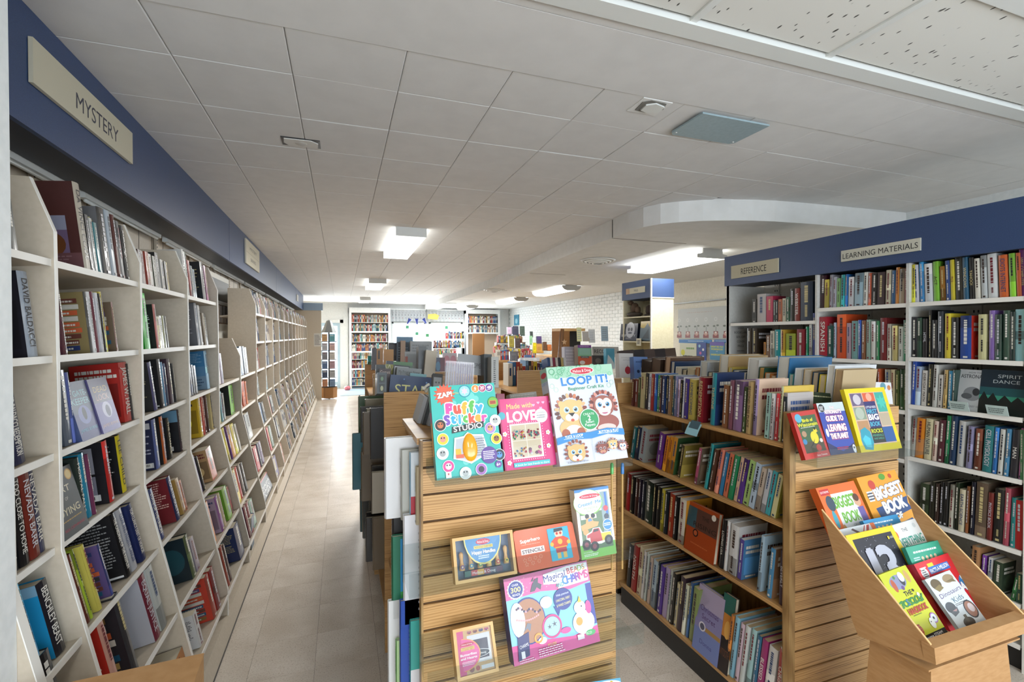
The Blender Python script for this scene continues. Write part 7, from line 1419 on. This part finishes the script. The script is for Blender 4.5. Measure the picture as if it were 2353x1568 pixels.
MB().box(-.20, -.05, 0, .3, .3, 1.72).build('cork_side', MCORK, CD); MB().box(-.20, .20, -.01, .3, 1.72, 1.76).build('top_board', MPINE, CD); MB().box(-.05, .18, .1, .3, .3, 1.72).build('dark_niche', MBLACK, CD)
MB().tube([(-.25, .0, 0), (-.24, -.01, .6), (-.22, .0, 1.2), (-.17, .0, 1.75)], [.04, .035, .035, .03], 7).build('driftwood_post', MWOODD, CD)
q = MB(); Art(.12, .12).star(.5, .5, .4, 'd0a880', 5, .4).onto(q, frame((-.22, -.045, 1.5), (1, 0, 0), (0, 0, 1))); q.build('starfish', MM, CD)
for (x0, x1, yt, yb, c_, l_) in ((1326, 1337, 753, 785, 'dcdca8', 'pale yellow paper note hanging on the card stand'), (1339, 1355, 762, 785, 'b8b0a8', 'grey tilted tag hanging right of the yellow note'), (1353, 1368, 757, 788, 'd4d8dc', 'white sheet hanging near the RECOVERY sign'), (1382, 1398, 750, 784, 'b0cce4', 'pale blue and pink sheet hanging left of the tall unit')):
    mid(x0, x1, yt, yb, 6.2, .002, c_, l_, 'paper_sheet', 'paper', lambda w_, h_: Art(w_, h_).lines(.15, .85, .15, .85, 5, '9aa4b0', 3, .3))
# wall poster and low items in front of the brick wall
wallcard('wall_poster', XR - .03, 1181, 1192, 724, 748, '4a9ab8', lambda w_, h_: Art(w_, h_).R(.08, .06, .92, .94, '3a8cb0').E(.5, .4, .25, .25, '9ad0e0'), 'small turquoise poster on the white brick wall', 'poster', .01)
def table(x0, x1, y0, y1, z, label, m=MOAK, name='display_table', top=None):
    t = empty(name, ((x0+x1)/2, (y0+y1)/2, 0), 0, label, 'table'); w2, d2 = (x1-x0)/2, (y1-y0)/2
    MB().box(-w2, w2, -d2, d2, z - .03, z).build('table_top', top or m, t)
    for sx in (-1, 1):
        MB().box(sx*w2 - (.02 if sx > 0 else 0), sx*w2 + (0 if sx > 0 else .02), -d2, d2, 0, z - .03).build('side_panel', m, t)
    MB().box(-w2 + .02, w2 - .02, -d2 + .02, -d2 + .035, .05, z - .03).build('front_panel', m, t)
    return t
MLG = noisy('grey_counter_top', 'a0a4aa', 'acb0b6', (60, 60, 60), .4, .03)
table(2.88, 3.45, 7.35, 9.4, .95, 'cream sales counter with a grey top in the middle distance', MCR2, 'sales_counter', MLG)
table(2.2, 2.9, 5.6, 6.9, .92, 'low wooden display table behind the middle gondola', MWOODD)
table(3.0, 4.2, 9.8, 11.2, 1.12, 'wooden display table in front of the brick wall', MOAK)
table(4.3, 5.2, 9.0, 10.6, 1.20, 'pale wooden table holding boxes near the brick wall', MPINE)
table(1.6, 2.6, 7.5, 9.2, 1.0, 'oak table of stacked books left of the counter', MOAK)
table(2.6, 3.8, 13.6, 15.0, 1.05, 'white display table under the far windows', MWHITE)
mid(1213, 1232, 868, 900, 7.1, .2, '16204a', 'navy block at the end of the sales counter', 'navy_crate', 'crate')
rr = random.Random(21)
lst = [('box', 'c0a8b4', 1178, 1205, 862, 888, 6.9, 'pink flowered box on the counter'), ('box', 'b07a50', 1163, 1172, 855, 875, 7.6, 'brown drink cup shaped box on the counter'),
       ('frame', '8a8c94', 1172, 1190, 808, 838, 7.4, 'upright grey photo card on the counter rack'), ('frame', 'd8c850', 1170, 1182, 772, 798, 7.5, 'yellow card high on the counter rack'), ('frame', '6a5a58', 1184, 1196, 778, 800, 7.5, 'dark portrait card high on the counter rack'),
       ('frame', 'dcdcd8', 1172, 1190, 838, 862, 7.35, 'white card low on the counter rack'), ('box', 'c89850', 1231, 1249, 790, 812, 9.3, 'tan box on the pale table'), ('book', 'e0cc20', 1225, 1233, 788, 812, 9.25, 'bright yellow book on the pale table'),
       ('book', '4a3a68', 1234, 1245, 773, 790, 9.4, 'purple book leaning above the tan box'), ('book', '8ab890', 1217, 1224, 772, 792, 9.6, 'pale green book by the brick wall'), ('cone', '26302c', 1218, 1225, 762, 775, 9.7, 'small dark cone ornament by the brick wall'),
       ('box', 'c0703c', 1258, 1268, 792, 806, 9.0, 'orange-brown ornament beside the card stand'), ('box', '6a4a34', 1248, 1257, 786, 806, 9.0, 'brown twig ornament beside the card stand'),
       ('book', 'b8a0b8', 1166, 1176, 752, 768, 12.5, 'lilac frame against the brick wall'), ('book', '3a3c50', 1178, 1192, 750, 770, 12.4, 'dark photo stack against the brick wall'), ('book', '4a5a50', 1196, 1206, 750, 772, 12.3, 'green-black book against the brick wall'),
       ('box', '1a1a1e', 1210, 1246, 832, 845, 8.2, 'black box under papers on the counter end'), ('paper', 'd8dce4', 1196, 1240, 822, 830, 8.6, 'loose pile of white papers on the counter end'), ('book', '2a4a7a', 1206, 1222, 816, 822, 9.0, 'blue folder flat behind the papers')]
for i, (kd, c_, x0, x1, yt, yb, Y, l_) in enumerate(lst):
    mid(x0, x1, yt, yb, Y, .05 if kd != 'paper' else .2, c_, l_, {'box': 'small_box', 'frame': 'photo_card', 'book': 'hardcover_book', 'cone': 'cone_ornament', 'paper': 'paper_pile'}[kd], {'frame': 'card', 'cone': 'ornament'}.get(kd, kd), lambda w_, h_, c_=c_: Art(w_, h_).R(.15, .15, .85, .85, vary(c_, 1.25)).lines(.25, .75, .3, .7, 3, vary(c_, .6), 3, .5))
# ================================================================== FAR END: bookcases, curtains, spinner, mat
def far_case(x0, x1, rows, label, zt=2.38):
    t = empty('built_in_bookcase', ((x0+x1)/2, FARY - .3, 0), 0, label, 'bookshelf'); Mi = t.matrix_basis.inverted()
    y0 = FARY - .30
    MB().box(x0 - .07, x0, y0, FARY, 0, CZ - .15).build('side_frame', MWHITE, t, Mi); MB().box(x1, x1 + .07, y0, FARY, 0, CZ - .15).build('side_frame', MWHITE, t, Mi)
    MB().box(x0 - .07, x1 + .07, y0 - .01, FARY, zt, CZ - .15).build('top_frame', MWHITE, t, Mi); MB().box(x0, x1, FARY - .04, FARY - .02, 0, zt).build('back_panel', mat('warm_back_panel', 'b8a896', .7), t, Mi)
    MB().box(x0, x1, y0, FARY, 0, .07).build('base', mat('blue_grey_base', '5a7488', .5), t, Mi)
    for i, z in enumerate(rows): MB().box(x0, x1, y0 + (.02 if i % 2 == 0 and i < 7 else 0), FARY - .04, z - (.015 if i % 2 == 0 else .05), z).build('shelf', MWHITE, t, Mi)
    pl = ['b0504a', '8a2a2c', 'd8c8a0', '2a6a70', '3a5a8a', 'e4e4e0', '26262c', 'b08050', '6ab0b4', '7a3a4a', 'd8a850', '4a6a4a', 'c8ccd0', '5a4a7a', 'c88a6c', 'f0ece0', '1c2c4a', '9ac4c8', 'd8d8d4', 'b8a890', '7a8a90']
    for z in rows:
        x = x0 + .01
        while x < x1 - .04:
            T = RND.uniform(.022, .045); H = RND.uniform(.19, .25)
            farbook(FARB, (x, y0 + .03, z), (1, 0, 0), (0, 1, 0), T, .14, H, RND.choice(pl)); x += T + .002
far_case(.30, 1.42, (2.08, 1.80, 1.465, 1.17, .92, .63, .35, .09), 'tall white built-in bookcase on the far wall, left of the windows')
far_case(4.05, 5.12, (2.08, 1.76), 'white built-in bookcase on the far wall, right of the windows', 2.40)
rows2 = [(2.7, 3.4, 14.9, 1.26), (2.7, 3.4, 14.9, 1.06), (3.3, 3.9, 15.9, 1.55), (3.3, 3.9, 15.9, 1.25), (3.2, 4.1, 10.0, 1.121), (4.35, 5.1, 13.5, 1.45), (4.2, 5.3, 13.4, 1.15), (1.7, 2.5, 8.2, 1.001), (2.3, 2.85, 6.2, .921), (1.45, 1.9, 4.2, 1.191), (.3, .8, 4.3, 1.191), (3.6, 4.1, 10.2, 1.121), (4.4, 5.0, 9.4, 1.201)]
for x0, x1, Y, z in rows2:
    x = x0
    while x < x1:
        T = RND.uniform(.02, .045); farbook(FARB, (x, Y, z), (1, 0, 0), (0, 1, 0), T, .15, RND.uniform(.17, .25), RND.choice(['c83a44', '26262c', 'e0dcd0', '3a6a9a', '7a9ab8', 'c89060', 'd8c030', '6a3a5a', '4a7a5a', 'ece8e0', 'b04030'])); x += T + .003
for x0, x1, Y, z in ((2.68, 3.42, 14.9, 1.26), (3.28, 3.92, 15.9, 1.55), (3.28, 3.92, 15.9, 1.25), (4.3, 5.2, 13.5, 1.45)):
    sh = empty('low_shelf', ((x0+x1)/2, Y, 0), 0, {2.68: 'low white bookshelf under the far right window', 3.28: 'narrow white bookshelf right of the far window%s' % (', upper' if z > 1.4 else ', lower'), 4.3: 'wooden book stand before the right bookcase'}[x0], 'shelf')
    MB().box(x0, x1, Y - .02, Y + .22, z - .02, z).build('shelf_board', MWHITE if x0 < 4 else MWOODD, sh, sh.matrix_basis.inverted())
    for x in (x0, x1 - .02): MB().box(x, x + .02, Y, Y + .22, 0, z - .02).build('side_panel', MWHITE if x0 < 4 else MWOODD, sh, sh.matrix_basis.inverted())
MB().box(4.02, 4.42, 15.2, 15.22, .3, 1.72).build('brown_panel', MCORK, None, label='brown board panel standing before the right bookcase', cat='panel')
FARB.build('distant_books', MM, None, kind='stuff', label='far-off books on the distant left bays, far bookcases and tables', cat='books')
# curtain pelmets over the far windows
for k, (x0, x1) in enumerate(((1.52, 2.64), (2.70, 3.94))):
    b = MB(); n_ = 48
    for i in range(n_):
        xa = x0 + (x1-x0)*i/n_; xb = x0 + (x1-x0)*(i+1)/n_; ya = FARY - .10 + .012*math.sin(i*1.3); yb = FARY - .10 + .012*math.sin((i+1)*1.3)
        b.mesh([(xa, ya, 2.12), (xb, yb, 2.12), (xb, yb, 2.50), (xa, ya, 2.50), (xa, ya + .004, 2.12), (xb, yb + .004, 2.12), (xb, yb + .004, 2.50), (xa, ya + .004, 2.50)], [(0, 1, 2, 3), (4, 5, 6, 7)[::-1]], 'ccd0d4')
    P_ = b.build('curtain_pelmet', MM, None, label='pale patterned fabric pelmet over the %s far window' % ('left', 'right')[k], cat='curtain', group='fabric pelmets')
    q = MB(); a = Art(x1-x0, .38)
    for i in range(11): a.R(.03 + i*.09, .2, .034 + i*.09, .9, '8a8e96').R(.045 + i*.09, .5, .055 + i*.09, .62, '3a3c44').R(.06 + i*.09, .25, .07 + i*.09, .35, ['a03c4c', '3a5a8a', '3a3c44'][i % 3]).R(.065 + i*.09, .7, .073 + i*.09, .78, '3a3c44')
    a.onto(q, frame((x0, FARY - .118, 2.12), (1, 0, 0), (0, 0, 1))); q.build('fabric_pattern', MM, P_)
    MB().box(x0 - .02, x1 + .02, FARY - .12, FARY - .02, 2.50, 2.53).build('pelmet_rail', MWHITE, P_)
def hang(name, px, py, Y, fn, label, cat):
    p = at(px, py, 1, Y); q = MB(); fn(q, p); return q.build(name, MM, None, label=label, cat=cat)
for k, (x, y, an) in enumerate(((939, 739, .5), (958, 739, -.1), (976, 738, -.5))):
    hang('paper_horn', x, y, 15.6, lambda q, p, an=an: q.lathe([(.02, -.09), (.03, -.02), (.055, .09), (.0, .09)], 10, '2c3c8c', M=Matrix.Translation(p) @ Matrix.Rotation(an, 4, 'Y')), '%s dark blue hanging paper cone before the far window' % ('left', 'middle', 'right')[k], 'ornament')
hang('yellow_cutout', 995, 728, 15.9, lambda q, p: q.prism([(-.18, -.07), (.15, -.1), (.2, .04), (.08, .1), (-.16, .08)], -.01, 0, 1, 'd8c060', M=Matrix.Translation(p)), 'yellow cut-out hanging over the far pelmet', 'ornament')
for k, (x, y) in enumerate(((936, 752), (958, 767), (982, 771), (1026, 753))):
    def sh_(q, p):
        for j in range(4): q.prism([(.028*math.cos(u*math.pi/3) + .03*math.cos(j*math.pi/2+.78), .028*math.sin(u*math.pi/3) + .03*math.sin(j*math.pi/2+.78)) for u in range(6)], -.003, .003, 1, '2f9a5c', M=Matrix.Translation(p))
        q.tube([p + Vector((0, 0, .02)), p + Vector((0, 0, .5))], .002, 4, 'c8c8c8')
    hang('paper_shamrock', x, y, 15.7, sh_, '%s green paper shamrock hanging in the far windows, counted from the left' % ORD[k], 'ornament')
# spinner rack by the far door
SP = empty('spinner_rack', (-.31, 13.6, 0), 0, 'dark rotating paperback rack with a cone top by the far door', 'display rack')
MB().prism([(.20*math.cos(q*math.pi/3), .20*math.sin(q*math.pi/3)) for q in range(6)], .02, .30).build('wooden_base', MCORK, SP)
MB().lathe([(.02, 0), (.02, 1.78)], 8).build('pole', MBLACK, SP)
MB().lathe([(.19, 1.74), (.06, 2.05), (.0, 2.08)], 6, smooth=False).build('cone_top', MGRAY, SP)
for k in range(6): MB().box(-.19, .19, -.15, .15, .32 + k*.235, .335 + k*.235).box(-.19, -.18, -.15, .15, .335 + k*.235, .42 + k*.235).box(-.01, .01, -.15, -.14, .335 + k*.235, .54 + k*.235).build('tier', MBLACK, SP)
pc2 = ['d8a050', '2f9aa0', 'c8c8cc', 'e0b0a0', '8a8c90', 'd8d0c4', '5a7aa8', 'c8a0a8', '3a4a6a', 'b8b8b8', 'd08a5a', '7a94b4']
for k in range(6):
    for s_ in range(2):
        x = -.31 + (-.165 if s_ == 0 else .02); c_ = pc2[k*2 + s_]
        kit('paperback_book', frame((x, 13.44, .336 + (5-k)*.235), (1, 0, 0), (0, 0, 1)), .13, .19, .02, c_, Art(.13, .19).R(.1, .1, .9, .6, vary(c_, .7)).lines(.1, .9, .7, .9, 2, contrast(c_, rr), k), '%s paperback on the %s tier, %s side of the rotating rack' % (cname(c_), ORD[k] if k else 'top', ('left', 'right')[s_]), 'book', 'paperbacks on the rotating rack')
MB().prism([(-.05, 14.0), (.75, 14.1), (.80, 15.6), (.0, 15.7)], .001, .009).build('door_mat', noisy('blue_grey_mat', '8fa4b4', '9cb0c0', (200, 200, 20), .95, .2), None, label='flat blue-grey door mat on the floor before the far door', cat='mat')
b = MB(); b.lathe([(0, 0), (.07, .01), (.095, .06), (.08, .12), (.02, .14)], 12, 'e07a84').lathe([(.008, .13), (.006, .17)], 6, '5a8a5a'); b.build('pumpkin_ornament', MP, None, Matrix.Translation((.16, 15.4, 0)), label='small pink pumpkin on the floor left of the far bookcase', cat='ornament')
# wire stand and bag at the end of the third gondola
WS = empty('wire_stand', (.33, 5.25, 0), 0, 'low black wire magazine stand at the far end of the left gondola row', 'rack')
for z in (.25, .5, .75, .95):
    MB().tube([(-.15, -.15, z), (.15, -.15, z), (.15, .15, z), (-.15, .15, z), (-.15, -.15, z)], .006, 5).build('wire_ring', MBLACK, WS)
for sx in (-.15, .15):
    for sy in (-.15, .15): MB().tube([(sx, sy, 0), (sx, sy, 1.02)], .007, 5).build('leg', MBLACK, WS)
